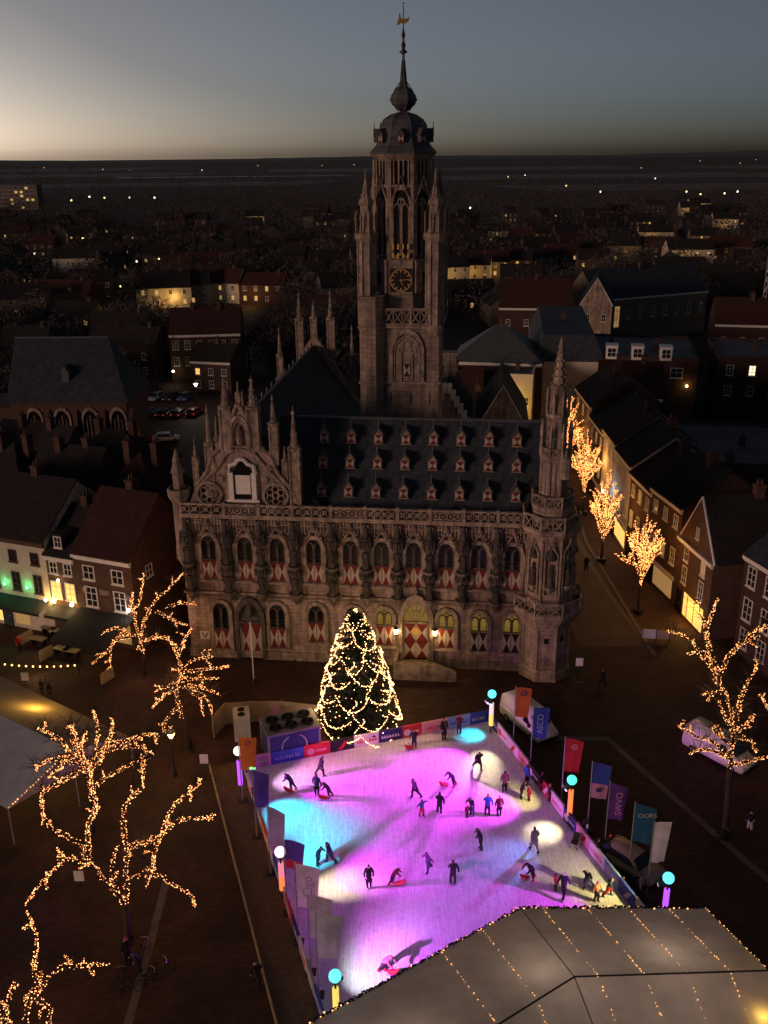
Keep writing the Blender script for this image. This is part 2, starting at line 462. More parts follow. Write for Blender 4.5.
# gable niche
mb = MB(); mb.ring(arch(1.9,2.7,1.6,z0=19.7,cx=5.72), arch(1.35,2.3,1.3,z0=19.8,cx=5.72), -.22, .06)
mb.ring(arch(1.25,2.1,1.2,z0=19.9,cx=5.72), arch(1.0,1.9,1.0,z0=19.9,cx=5.72), -.12, .06)
mb.lathe([(.26,0),(.3,.3),(.24,.8),(.28,1.1),(.1,1.25),(.15,1.36),(.15,1.5),(.02,1.62)], 8, (5.72,-.12,19.95))
mb.build('niche', STONE2, gb)
for x, z0, z1, w in [(3.0,15.2,23.2,.62),(4.6,19.3,25.6,.85),(6.85,19.3,25.6,.85),(5.72,22.4,25.1,.35),(8.5,18.2,24.1,.62),(10.15,14.8,23.1,.8),(1.75,15.8,20.4,.45),(9.3,16.6,19.8,.4)]:
    mb = MB(); pinnacle(mb, x, .3, z0, z1, w); mb.build('pinnacle', STONE2, gb)
# pale framed opening in the middle of the gable
mb = MB(); mb.box((4.55,-.28,15.05),(4.95,.06,17.5)); mb.box((6.5,-.28,15.05),(6.9,.06,17.5)); mb.box((4.35,-.3,14.95),(7.1,.06,15.15))
mb.tube([(4.6,-.12,17.4),(4.7,-.14,18.1),(5.2,-.16,18.25),(5.45,-.18,18.6),(5.72,-.2,18.7),(6.0,-.18,18.6),(6.25,-.16,18.25),(6.75,-.14,18.1),(6.85,-.12,17.4)], .17, 6)
hf = mb.build('gable_opening', WPAINT, gb)
mb = MB(); mb.prism([(4.95,15.15),(6.5,15.15),(6.5,17.6),(6.2,18.1),(5.72,18.4),(5.25,18.1),(4.95,17.6)], -.02, .06, axis='y'); mb.build('pane', GLASSD, hf)
mb = MB(); mb.box((5.08,-.1,15.6),(6.37,-.03,17.25)); mb.build('white_panel', WPAINT, hf)
# rosettes
for cx in (2.78, 8.45):
    mb = MB(); mb.ring(circ(cx,15.55,1.15,16), circ(cx,15.55,.92,16), -.2, .06)
    for k in range(6):
        a = R(60*k+30); mb.ring(circ(cx+.55*math.cos(a),15.55+.55*math.sin(a),.33,8), circ(cx+.55*math.cos(a),15.55+.55*math.sin(a),.23,8), -.1, .05)
    mb.ring(circ(cx,15.55,.3,8), circ(cx,15.55,.2,8), -.1, .05)
    w = mb.build('rose_window', STONE2, gb)
    mb = MB(); mb.prism(circ(cx,15.55,.93,16), .03, .042, axis='y'); mb.build('pane', GLASSD, w)

def shutter_mesh(w, h, cA, cB, name):
    """a shutter leaf with the hourglass pattern: side triangles light, top and bottom triangles dark"""
    mb = MB(); t = .05
    mb.add([(0,0,0),(w,0,0),(w,0,h),(0,0,h),(w/2,0,h/2),(0,t,0),(w,t,0),(w,t,h),(0,t,h)], [(0,1,4),(2,3,4)], 0)
    mb.add([(0,0,0),(w,0,0),(w,0,h),(0,0,h),(w/2,0,h/2)], [(1,2,4),(3,0,4)], 1)
    mb.add([(0,0,0),(w,0,0),(w,0,h),(0,0,h),(0,t,0),(w,t,0),(w,t,h),(0,t,h)], [(0,4,5,1),(1,5,6,2),(2,6,7,3),(3,7,4,0),(4,7,6,5)], 0)
    return mb.mesh(name, [cA, cB])

WC = {}
def gothic_window(parent, u, z0, w, h, sh, colA=RED, colB=WHITE, lit=False, v=0.0, sill=True):
    key = (w, h, sh, colA.name, lit)
    if key not in WC:
        rise = w*.62
        a = MB(); a.ring(arch(w+.62,h+.36,rise+.2,z0=-.02), arch(w,h,rise,z0=0), -.24, 0)
        a.ring(arch(w+1.0,h+.62,rise+.36,z0=h*.45), arch(w+.66,h+.42,rise+.22,z0=h*.45), -.34, 0) if False else None
        p = MB(); p.prism(arch(w,h,rise), -.012, 0, axis='y')
        t = MB(); t.box((-.06,-.16,0),(.06,-.013,h-rise*.55)); t.box((-w/2,-.14,sh),(w/2,-.013,sh+.1))
        for s in (-1,1): t.ring(arch(w/2-.1,h-rise*.5-sh,w*.3,z0=sh+.1,cx=s*w/4,n=4), arch(w/2-.24,h-rise*.5-sh-.1,w*.26,z0=sh+.1,cx=s*w/4,n=4), -.13, -.013)
        t.ring(circ(0,h-rise*.42,w*.15,8), circ(0,h-rise*.42,w*.1,8), -.13, -.013)
        for k in range(1,3): t.box((-w/2+.03,-.03,sh+k*(h-rise-sh)/4),(w/2-.03,-.013,sh+k*(h-rise-sh)/4+.03))
        s_ = shutter_mesh(w/2-.04, sh-.06, colA, colB, 'shutter')
        sl = MB(); sl.prism([(-.38,0),(0,0),(0,.22),(-.3,.16)], -w/2-.35, w/2+.35, axis='x')
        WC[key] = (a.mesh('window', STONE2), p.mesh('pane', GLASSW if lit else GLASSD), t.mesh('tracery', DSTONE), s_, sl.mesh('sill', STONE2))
    a, p, t, s_, sl = WC[key]
    win = link('window', a, parent, (u, v, z0))
    link('pane', p, win); link('tracery', t, win)
    link('shutter', s_, win, (-w/2+.01, -.19, .03)); link('shutter', s_, win, (.03, -.19, .03))
    if sill: link('sill', sl, win, (0, 0, -.22))
    return win

UP = [2.38, 5.55, 8.35, 11.5, 14.65, 17.3, 20.0, 22.7, 25.45, 28.2]
for i, u in enumerate(UP):
    gothic_window(TH, u, 7.75, 1.32, 4.0, 1.75)
for u, z0, h, sh, lit in [(3.0,.95,4.5,1.9,0),(8.05,1.3,4.2,1.9,0),(11.5,2.05,3.5,1.85,0),(14.75,2.0,3.5,1.85,0),(17.45,2.0,3.5,1.85,1),(22.8,2.0,3.5,1.85,1)]:
    gothic_window(TH, u, z0, 1.42, h, sh, lit=bool(lit))
for u in (25.6, 28.35):
    gothic_window(TH, u, 1.8, 1.42, 3.6, 1.85, colA=BLACKP, lit=True)

# ogee hood and carved frieze of each bay
FC = {}
HB = [-.1, 4.0, 6.98, 9.85, 13.1, 16.0, 18.66, 21.35, 24.1, 26.9, 29.5]
rr = random.Random(5)
for i, u in enumerate(UP):
    mb = MB()
    pts = [(u-1.05,-.2,9.6),(u-1.0,-.24,10.9),(u-.72,-.27,11.7),(u-.3,-.28,12.2),(u,-.3,12.95)]
    mb.tube(pts, [.08,.1,.11,.1,.05], 6)
    mb.tube([(2*u-p[0],p[1],p[2]) for p in pts], [.08,.1,.11,.1,.05], 6)
    for s in (-1,1):
        for k in range(4):
            t = (k+.5)/4; a = pts[2]; b = pts[4]
            mb.ball((u+s*abs(a[0]+(b[0]-a[0])*t-u+.0)+s*.1, -.3, a[2]+(b[2]-a[2])*t+.12), .1, 5)
    mb.lathe([(.05,0),(.16,.1),(.1,.2),(.2,.32),(.02,.5)], 6, (u,-.3,12.85))
    mb.build('ogee_hood', STONE2, TH)
    x0, x1 = HB[i]+.42, HB[i+1]-.42
    mb = MB(); n = max(4, int((x1-x0)/.26))
    for k in range(n+1):
        x = x0 + (x1-x0)*k/n
        lo = 11.3 if abs(x-u) > 1.08 else (12.25 if abs(x-u) > .5 else 12.6)
        mb.box((x-.045,-.17,lo),(x+.045,0,13.44))
        if k < n:
            xm = x + (x1-x0)/n/2
            for zc in ((11.75,12.45,13.1) if abs(xm-u) > 1.0 else (13.1,)):
                mb.ring(circ(xm,zc,.15,6), circ(xm,zc,.08,6), -.15, 0)
                mb.tube([(x,-.12,zc+.2),(xm,-.14,zc+.36),(x+(x1-x0)/n,-.12,zc+.2)], .04, 4)
    mb.build('frieze', STONE2, TH)
    # blind tracery band under the string course
    mb = MB()
    for k in range(n):
        x = x0 + (x1-x0)*(k+.5)/n
        mb.tube([(x-.12,-.1,6.0),(x,-.12,6.3),(x+.12,-.1,6.0)], .035, 4)
    mb.build('arcade_band', STONE2, TH)

# statue buttresses
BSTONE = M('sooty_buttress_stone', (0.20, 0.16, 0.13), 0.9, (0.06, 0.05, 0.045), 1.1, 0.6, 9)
b_shaft = MB()
b_shaft.prism([(-.42,0),(-.28,-.5),(.28,-.5),(.42,0)], 6.5, 13.3)
b_shaft.lathe([(.05,5.6),(.25,5.9),(.5,6.4),(.62,6.55),(.62,6.75)], 8, (0,-.3,0), R(22.5))
b_shaft.lathe([(.2,8.75),(.55,9.2),(.58,9.4)], 8, (0,-.45,0), R(22.5))
b_can = MB()
b_can.lathe([(.56,0),(.60,.1),(.56,.55),(.46,.6),(.5,.8),(.34,1.0),(.22,1.5),(.26,1.55),(.04,2.1)], 8, (0,-.45,0), R(22.5))
for k in range(8):
    a = R(45*k); b_can.tube([(.58*math.cos(a),-.45+.58*math.sin(a),-.15),(.6*math.cos(a),-.45+.6*math.sin(a),.5),(.5*math.cos(a),-.45+.5*math.sin(a),1.0)], [.05,.06,.02], 4)
b_st = MB()
b_st.lathe([(.28,0),(.33,.1),(.26,.6),(.22,.95),(.31,1.25),(.27,1.42),(.1,1.5),(.09,1.54),(.15,1.62),(.16,1.74),(.1,1.86),(.16,1.88),(.02,2.0)], 8, (0,-.62,0))
b_st.tube([(.26,-.62,1.36),(.34,-.78,1.05),(.12,-.95,1.0)], [.09,.08,.06], 5)
b_st.tube([(-.26,-.62,1.36),(-.36,-.72,1.05),(-.2,-.9,.8)], [.09,.08,.06], 5)
b_st.tube([(-.24,-.92,.05),(-.2,-.92,1.5)], .03, 4)
ms, mc, mst = b_shaft.mesh('buttress', BSTONE), b_can.mesh('canopy', DSTONE), b_st.mesh('statue', DSTONE)
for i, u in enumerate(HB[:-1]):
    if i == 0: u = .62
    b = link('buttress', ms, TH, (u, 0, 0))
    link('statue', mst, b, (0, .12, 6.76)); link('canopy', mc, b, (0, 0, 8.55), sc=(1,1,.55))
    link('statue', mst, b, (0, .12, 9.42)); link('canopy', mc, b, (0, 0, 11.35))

# balustrade, one pierced panel per bay
for i in range(len(UP)):
    x0, x1 = HB[i], HB[i+1]
    if i == 0: x0 = -.1
    mb = MB()
    mb.box((x0,-.42,13.68),(x1,-.16,13.82)); mb.box((x0,-.44,14.62),(x1,-.14,14.78))
    mb.box((x0-.14,-.46,13.66),(x0+.14,-.12,14.9))
    n = 4; d = (x1-x0-.3)/n
    for k in range(n):
        xa = x0+.15+k*d; xm = xa+d/2
        if i % 3 == 1:
            mb.ring(circ(xm,14.22,.36,10), circ(xm,14.22,.27,10), -.36, -.22)
            mb.ring(circ(xm,14.22,.15,6), circ(xm,14.22,.07,6), -.35, -.23)
        else:
            mb.tube([(xa,-.29,13.82),(xa+d,-.29,14.62)], .055, 4); mb.tube([(xa,-.29,14.62),(xa+d,-.29,13.82)], .055, 4)
            mb.ring(circ(xm,14.22,.2,8), circ(xm,14.22,.12,8), -.35, -.23)
        mb.box((xa-.03,-.34,13.82),(xa+.03,-.24,14.62))
    mb.build('balustrade_panel', STONE2, TH)

# dormers on the slate
d_body = MB()
d_body.prism([(-.42,0),(.42,0),(.42,.78),(0,1.35),(-.42,.78)], -.35, .75, axis='y')
d_roof = MB()
d_roof.prism([(-.55,.7),(0,1.42),(.55,.7),(.55,.78),(0,1.56),(-.55,.78)], -.45, .9, axis='y')
d_roof.lathe([(.03,1.45),(.1,1.6),(.03,1.75),(.07,1.9),(.015,2.35)], 5, (0,-.36,0))
d_sill = MB(); d_sill.box((-.5,-.48,-.1),(.5,-.3,0))
md, mr, msl = d_body.mesh('dormer', STONE2), d_roof.mesh('dormer_roof', LEAD), d_sill.mesh('sill', STONE2)
msh = shutter_mesh(.72, .78, RED, WHITE, 'shutter')
for k in range(8):
    u = 12.0 + k*2.33
    for z in (15.05, 17.2, 19.1):
        v = 1.1 + (z-13.5)/7.4*4.2
        d = link('dormer', md, TH, (u, v, z), sc=.9)
        link('dormer_roof', mr, d); link('sill', msl, d)
        link('shutter', msh, d, (-.36,-.41,.0))

# main door with perron, lanterns, side door
mb = MB(); mb.ring(arch(3.0,6.3,2.2,z0=.72,cx=20.2), arch(2.35,5.5,1.8,z0=.75,cx=20.2), -.4, 0)
mb.ring(arch(2.5,5.7,1.9,z0=.74,cx=20.2), arch(2.1,5.3,1.6,z0=.75,cx=20.2), -.25, 0)
mb.lathe([(.05,0),(.2,.2),(.12,.4),(.25,.6),(.02,1.0)], 6, (20.2,-.35,6.9))
md_ = mb.build('door_surround', STONE2, TH)
mb = MB(); mb.prism(arch(2.1,1.75,1.55,z0=4.3,cx=20.2), -.014, 0, axis='y'); mb.build('fanlight', GLASSW, md_)
mb = MB(); mb.box((19.1,-.2,4.2),(21.3,-.02,4.4))
for k in range(-2,3): mb.tube([(20.2+k*.12,-.06,4.35),(20.2+k*.38,-.06,5.9-abs(k)*.28)], .04, 4)
mb.ring(circ(20.2,5.1,.35,8), circ(20.2,5.1,.26,8), -.1, -.02); mb.build('fanlight_tracery', STONE2, md_)
sm = shutter_mesh(1.02, 1.68, RED, WHITE, 'door_leaf')
for (x, z) in ((19.16,.8),(20.22,.8),(19.16,2.5),(20.22,2.5)): link('door_leaf', sm, md_, (x,-.12,z))
mb = MB(); mb.prism([(20.2+.36*math.cos(R(60*k)), 3.5+.42*math.sin(R(60*k))) for k in range(6)], -.2, -.13, axis='y'); mb.build('coat_of_arms', GOLD, md_)
mb = MB(); mb.box((18.7,-2.2,0),(21.9,-.45,.7)); 
for k in range(5): mb.box((21.9+k*.34,-2.0,0),(22.24+k*.34,-.5,.7-.13*(k+1)+.06))
mb.box((18.5,-2.5,0),(21.95,-2.2,1.5)); mb.prism([(21.95,0),(23.8,0),(23.8,.9),(21.95,1.5)], -2.5, -2.25, axis='y')
mb.box((18.4,-2.2,0),(18.7,-.45,1.5))
mb.build('perron', STONE2, TH)
LG = M('lantern_glass', (1,.8,.4), .4, emit=(1.0,.66,.24), es=14)
for x in (18.5, 21.85):
    mb = MB(); mb.tube([(0,0,.75),(0,-.4,.85),(0,-.42,.7)], .03, 5); mb.lathe([(.05,.75),(.24,.55),(.26,.5)], 6, (0,-.42,0)); mb.lathe([(.1,-.1),(.13,-.02)], 6, (0,-.42,0))
    l = mb.build('lantern', IRON, TH, loc=(x,0,3.3))
    mb = MB(); mb.lathe([(.14,0),(.22,.48)], 6, (0,-.42,0)); mb.build('lantern_glass', LG, l)
    lamp('POINT', l, (0,-.75,.25), 75, (1.0,.62,.22), .12)
mb = MB(); mb.ring(arch(2.7,6.0,2.0,z0=.12,cx=5.6), arch(2.0,5.4,1.6,z0=.12,cx=5.6), -.36, 0)
mb.prism(arch(2.0,1.9,1.6,z0=3.75,cx=5.6), -.1, 0, axis='y')
mb.lathe([(.3,0),(.3,.5),(.18,1.0),(.26,1.2),(.08,1.5)], 6, (5.6,-.3,4.3)); mb.box((4.6,-.3,3.6),(6.6,-.02,3.78))
sd = mb.build('side_door_surround', DSTONE, TH)
sm2 = shutter_mesh(.98, 3.4, RED, WHITE, 'door_leaf')
for x in (4.61, 5.61): link('door_leaf', sm2, sd, (x,-.12,.14))
# small white plate with a V
mb = MB(); mb.box((.95,-.07,1.75),(1.8,0,2.55)); pl = mb.build('sign_plate', WPAINT, TH)
mb = MB(); mb.tube([(1.13,-.085,2.38),(1.37,-.085,1.92),(1.61,-.085,2.38)], .065, 4); mb.build('letter', IRON, pl)

# left corner turret
mb = MB()
mb.lathe([(.2,8.6),(.55,9.3),(.62,9.6),(.62,14.6),(.95,15.2),(.98,15.9),(.85,15.92),(.85,15.5),(.45,15.5),(.45,17.2),(.62,17.3),(.5,17.45),(.3,18.2),(.36,18.25),(.05,19.3)], 8, (.1,.2,0), R(22.5))
mb.build('corner_pinnacle_turret', STONE2, TH)

# big octagonal corner turret
CT = bpy.data.objects.new('corner_turret', None); COL.objects.link(CT); CT.parent = TH; CT.location = (31.25, .35, 0)
P8 = R(22.5)
mb = MB()
mb.lathe([(2.32,0),(2.32,.7),(2.1,1.0),(1.98,1.1),(1.98,4.6),(2.15,4.9),(2.2,5.1),(2.55,5.6),(2.9,6.1),(3.02,6.3),(3.02,6.45),(1.95,6.45),(1.95,12.6),(2.05,12.9),(2.35,13.3),(2.5,13.5),(2.5,13.65),(1.7,13.66),(1.7,15.0),(1.78,15.25),(1.78,15.4),(1.1,15.42),(1.1,19.1),(1.3,19.4),(1.3,19.55),(.85,19.6),(.85,22.6),(.98,22.75),(.98,22.95),(.72,23.1),(.66,24.9),(.78,25.0),(.55,25.2),(.3,27.0),(.36,27.05),(.2,28.0),(.26,28.05),(.05,28.9)], 8, (0,0,0), P8)
mb.build('turret_shaft', STONE, CT)
mb = MB()
for k in range(8):
    a0 = P8 + R(45*k); a1 = a0 + R(45)
    def pt(r, a): return (r*math.cos(a), r*math.sin(a))
    for (r, z0, z1) in ((2.95,6.45,7.55),(2.44,13.65,14.85),(1.74,15.4,16.35),(1.26,19.55,20.2)):
        (xa,ya), (xb,yb) = pt(r,a0), pt(r,a1)
        mb.tube([(xa,ya,z0),(xa,ya,z1+.12)], .1, 4); mb.tube([(xa,ya,z1),(xb,yb,z1)], .1, 4); mb.tube([(xa,ya,z0+.08),(xb,yb,z0+.08)], .1, 4)
        for q in range(2):
            f0, f1 = q/2, (q+1)/2
            A_ = (xa+(xb-xa)*f0, ya+(yb-ya)*f0); B_ = (xa+(xb-xa)*f1, ya+(yb-ya)*f1)
            mb.tube([(*A_,z0),(*B_,z1)], .05, 4); mb.tube([(*A_,z1),(*B_,z0)], .05, 4); mb.tube([(*B_,z0),(*B_,z1)], .045, 4)
tag(mb.build('turret_balustrade', STONE2, CT), kind='stuff')
mb = MB()
for k in range(8):
    a = P8 + R(45*k); c_, s_ = math.cos(a), math.sin(a)
    mb.tube([(2.02*c_,2.02*s_,1.0),(2.02*c_,2.02*s_,4.9)], .11, 5)
    mb.tube([(1.97*c_,1.97*s_,7.0),(1.97*c_,1.97*s_,13.2)], .13, 5)
    mb.tube([(1.14*c_,1.14*s_,15.4),(1.14*c_,1.14*s_,19.2)], .1, 5)
    mb.lathe([(.12,19.6),(.12,21.2),(.2,21.25),(.02,22.4)], 4, (1.2*c_,1.2*s_,0))
    mb.lathe([(.1,22.8),(.1,24.0),(.16,24.05),(.02,25.0)], 4, (.9*c_,.9*s_,0))
    a = R(45*k); c_, s_ = math.cos(a), math.sin(a)
    mb.tube([(1.03*c_,1.03*s_,15.6),(1.03*c_,1.03*s_,19.2)], .08, 5)
    for j in range(5): mb.ball((.62*c_*(1-j*.16),.62*s_*(1-j*.16),25.3+j*.6), .1, 5)
mb.lathe([(.42,0),(.42,1.3),(.5,1.4),(.2,1.7),(.05,2.3)], 8, (.75,-1.35,18.0))
tag(mb.build('turret_colonnette', STONE2, CT), kind='stuff')
for k in range(8):
    a = R(45*k)
    if math.sin(a) > .5: continue
    T = Matrix.Rotation(a + R(90), 4, 'Z')
    ap = 1.95*math.cos(R(22.5))
    mb = MB(); mb.T = T
    mb.ring(arch(1.15,3.1,.8,z0=1.3), arch(.95,2.9,.7,z0=1.4), -ap-.06, -ap+.05)
    mb.ring(arch(1.15,4.4,1.0,z0=8.0), arch(.85,4.1,.8,z0=8.1), -ap-.2, -ap+.05)
    mb.tube([(-.6,-ap-.15,11.6),(-.2,-ap-.25,12.2),(0,-ap-.28,12.9),(.2,-ap-.25,12.2),(.6,-ap-.15,11.6)], .08, 5)
    mb.lathe([(.2,0),(.42,.35),(.44,.5)], 8, (0,-ap-.1,8.3))
    nc = tag(mb.build('turret_niche', STONE2, CT), kind='stuff')
    mb = MB(); mb.T = T
    mb.lathe([(.26,0),(.3,.1),(.24,.6),(.2,1.0),(.3,1.3),(.26,1.45),(.1,1.55),(.15,1.65),(.16,1.8),(.02,2.0)], 8, (0,-ap-.14,8.8))
    mb.lathe([(.36,0),(.42,.15),(.2,.6),(.04,1.1)], 8, (0,-ap-.12,11.2)); mb.build('statue', DSTONE, nc)
    if k in (6,7):
        mb = MB(); mb.T = T; mb.box((-.2,-ap-.03,3.5),(.2,-ap+.1,4.0)); mb.build('slit_window', GLASSD, CT)
    if k in (5,6):
        s3 = shutter_mesh(.34, .8, RED, WHITE, 'shutter')
        rr_ = 1.7*math.cos(R(22.5))+.08
        for dx in (-.36, .02):
            o = link('shutter', s3, CT); o.matrix_local = T @ Matrix.Translation((dx,-rr_,13.9))

# ------------------------------------------------------------------ tower
TW = bpy.data.objects.new('clock_tower', None); COL.objects.link(TW); TW.parent = TH; TW.location = (17.95, 13.95, 0)
mb = MB(); mb.box((-3.4,-3.4,0),(3.4,3.4,27.9))
mb.lathe([(1.15,0),(1.15,30.2),(1.25,30.3),(1.25,30.5)], 8, (-2.55,-3.3,0), P8)
mb.build('tower_wall', TSTONE, TW)
mb = MB()
for z in (22.75, 27.7):
    mb.box((-1.35,-3.62,z),(3.55,-3.39,z+.2)); mb.box((3.39,-3.6,z),(3.58,3.5,z+.2)); mb.box((-3.58,-2.4,z),(-3.39,3.5,z+.2))
    mb.lathe([(1.3,0),(1.3,.2)], 8, (-2.55,-3.3,z), P8)
mb.ring(arch(3.1,4.7,1.9,z0=22.95,cx=.55), arch(2.5,4.3,1.6,z0=22.95,cx=.55), -3.6, -3.39)
mb.ring(arch(2.4,4.1,1.5,z0=22.95,cx=.55), arch(2.15,3.9,1.4,z0=22.95,cx=.55), -3.5, -3.39)
for x in (.05,1.05): mb.box((x-.06,-3.5,22.95),(x+.06,-3.39,25.6))
for cx, cz, r_ in ((.55,26.3,.4),(.0,25.75,.3),(1.1,25.75,.3)): mb.ring(circ(cx,cz,r_,8), circ(cx,cz,r_-.1,8), -3.48, -3.39)
mb.build('blind_arch', STONE2, TW)
o = link('shutter', shutter_mesh(.56, 1.1, BLACKP, WHITE, 'shutter'), TW, (.27,-3.47,23.4))
mb = MB()
for x in (-.9,.9,2.6): mb.box((x-.05,-3.43,20.9),(x+.05,-3.39,21.9))
mb.build('wall_anchor', IRON, TW)
mb = MB()
for (xa,ya,xb,yb) in ((-1.4,-3.5,3.3,-3.5),(3.5,-3.3,3.5,3.3),(-3.5,-2.0,-3.5,3.3),(-3.3,3.5,3.3,3.5)):
    mb.tube([(xa,ya,28.0),(xb,yb,28.0)], .12, 4); mb.tube([(xa,ya,29.3),(xb,yb,29.3)], .13, 4)
    n = 6
    for k in range(n+1):
        x, y = xa+(xb-xa)*k/n, ya+(yb-ya)*k/n
        mb.tube([(x,y,28),(x,y,29.4)], .11 if k == n//2 else .06, 4)
        if k < n:
            x2, y2 = xa+(xb-xa)*(k+1)/n, ya+(yb-ya)*(k+1)/n
            mb.tube([(x,y,28),(x2,y2,29.3)], .06, 4); mb.tube([(x,y,29.3),(x2,y2,28)], .06, 4)
mb.build('tower_balustrade', STONE2, TW)
for sx in (-1,1):
    for sy in (-1,1):
        mb = MB()
        mb.lathe([(.1,25.9),(.5,26.9),(.86,27.5),(.86,28.0),(.78,28.1),(.78,34.9),(1.05,35.3),(1.08,35.7),(.7,35.8),(.6,36.1),(.5,37.9),(.68,38.1),(.62,38.4),(.36,38.7),(.14,39.9),(.05,40.9)], 8, (sx*2.95,sy*2.95,0), P8)
        for k in range(8):
            a = P8+R(45*k); c_, s_ = math.cos(a), math.sin(a)
            mb.tube([(sx*2.95+.8*c_,sy*2.95+.8*s_,28.0),(sx*2.95+.8*c_,sy*2.95+.8*s_,35.0)], .09, 4)
            mb.lathe([(.08,35.6),(.08,36.8),(.14,36.85),(.02,37.6)], 4, (sx*2.95+.9*c_,sy*2.95+.9*s_,0))
            for j in range(4): mb.ball((sx*2.95+(.4-.08*j)*c_,sy*2.95+(.4-.08*j)*s_,38.8+.3*j), .07, 4)
        for z in [28.8+.85*k for k in range(7)]: mb.lathe([(.88,0),(.88,.1)], 8, (sx*2.95,sy*2.95,z), P8)
        mb.build('tower_pinnacle', STONE2, TW)
# octagonal drum
ap = 2.37; rc = ap/math.cos(R(22.5))
mb = MB(); mb.lathe([(rc,27.9),(rc,41.6),(rc+.2,41.8),(rc+.35,41.95),(rc+.35,42.1)], 8, (0,0,0), P8); mb.build('drum', TSTONE, TW)
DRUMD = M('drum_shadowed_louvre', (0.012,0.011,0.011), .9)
for k in range(8):
    a = R(45*k); T = Matrix.Rotation(a + R(90), 4, 'Z')
    mb = MB(); mb.T = T
    mb.ring(arch(1.7,5.7,1.3,z0=33.7), arch(1.35,5.4,1.1,z0=33.8), -ap-.22, -ap+.02)
    mb.box((-.06,-ap-.16,33.8),(.06,-ap-.01,38.4)); mb.ring(circ(0,38.2,.36,8), circ(0,38.2,.24,8), -ap-.16, -ap-.01)
    for s in (-1,1): mb.ring(arch(.6,4.3,.5,z0=33.8,cx=s*.36), arch(.46,4.2,.4,z0=33.8,cx=s*.36), -ap-.14, -ap-.01)
    for x in (-.62,-.2,.2,.62): mb.box((x-.06,-ap-.15,39.6),(x+.06,-ap-.01,41.55))
    mb.box((-.9,-ap-.18,39.4),(.9,-ap-.01,39.6))
    mb.tube([(-.9,-ap-.2,38.2),(-.45,-ap-.26,39.1),(0,-ap-.28,40.3),(.45,-ap-.26,39.1),(.9,-ap-.2,38.2)], .09, 5)
    for s in (-1,1): mb.tube([(s*.95,-ap-.08,30.6),(s*.95,-ap-.08,41.6)], .17, 5)
    ln = mb.build('lancet', STONE2, TW)
    mb = MB(); mb.T = T
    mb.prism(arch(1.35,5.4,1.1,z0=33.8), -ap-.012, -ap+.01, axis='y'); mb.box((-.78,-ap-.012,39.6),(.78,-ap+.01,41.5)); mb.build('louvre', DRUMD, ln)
# clock stage
for k, kind in ((6,'clock'),(5,'panel'),(7,'plain')):
    a = R(45*k); T = Matrix.Rotation(a + R(90), 4, 'Z')
    mb = MB(); mb.T = T
    mb.box((-1.02,-ap-.5,30.6),(1.02,-ap+.05,33.3)); mb.box((-1.1,-ap-.56,33.3),(1.1,-ap+.05,33.45))
    st = mb.build('clock_stage', STONE2, TW)
    mb = MB(); mb.T = T
    if kind == 'clock':
        y0 = -ap-.5
        mb.box((-.98,y0-.03,30.75),(.98,y0,32.75), 0)
        mb.ring(circ(0,31.75,.95,24), circ(0,31.75,.89,24), y0-.06, y0-.03, 'y', 1)
        for h in range(12):
            t = R(30*h)
            mb.tube([(.66*math.sin(t),y0-.05,31.75+.66*math.cos(t)),(.86*math.sin(t),y0-.05,31.75+.86*math.cos(t))], .055, 4, 1)
        for ang, L, w in ((84,.78,.04),(157,.5,.055)):
            t = R(ang); mb.tube([(-.12*math.sin(t),y0-.08,31.75-.12*math.cos(t)),(L*math.sin(t),y0-.08,31.75+L*math.cos(t))], [w,w*.5], 4, 1)
        mb.build('clock_face', [BLACKP, GOLD], st)
        mb = MB(); mb.T = T
        for i in range(4):
            for j in range(2): mb.box((-.75+i*.43,y0+.15-.2,33.6+j*.75),(-.6+i*.43,y0+.1,34.05+j*.75))
        mb.tube([(-.5,y0,33.75),(0,y0-.02,33.95),(.5,y0,33.75)], .05, 4)
        mb.build('bell_ornament', GOLD, st)
    else:
        mb.box((-.25,-ap-.54,31.2),(.25,-ap-.5,32.4)); mb.build('hatch', GLASSD, st)
# lead bell roof, onion, spire
VANE = M('tarnished_gilding', (0.30, 0.20, 0.06), 0.5, (0.2, 0.13, 0.04), 5)
mb = MB()
mb.lathe([(rc+.45,42.05),(rc+.42,42.15),(2.42,42.7),(2.2,43.3),(2.15,43.8),(2.05,44.3),(1.75,44.75),(1.15,45.1),(.42,45.3),(.34,45.4),(.62,45.6),(1.05,45.95),(1.18,46.3),(1.1,46.65),(.75,47.05),(.40,47.35),(.26,47.7),(.18,48.3),(.12,49.3),(.10,49.9)], 8, (0,0,0), P8)
mb.build('bell_roof', LEAD, TW)
mb = MB()
for k in range(8):
    a = P8+R(45*k)
    mb.tube([(r_*math.cos(a),r_*math.sin(a),z) for r_, z in ((rc+.45,42.12),(2.42,42.72),(2.2,43.3),(2.07,44.3),(1.77,44.75),(1.17,45.12),(.44,45.32),(.64,45.6),(1.2,46.3),(.77,47.07),(.27,47.7),(.12,49.3))], .04, 4)
mb.build('roof_rib', LEAD, TW)
mb = MB()
mb.lathe([(.12,49.8),(.3,49.9),(.3,50.0),(.12,50.15),(.2,50.5),(.1,50.7),(.09,51.0),(.17,51.2),(.1,51.5),(.05,51.7),(.04,53.4)], 8)
mb.tube([(-.35,0,49.95),(.35,0,49.95)], .03, 4); mb.build('finial', IRON, TW)
mb = MB()
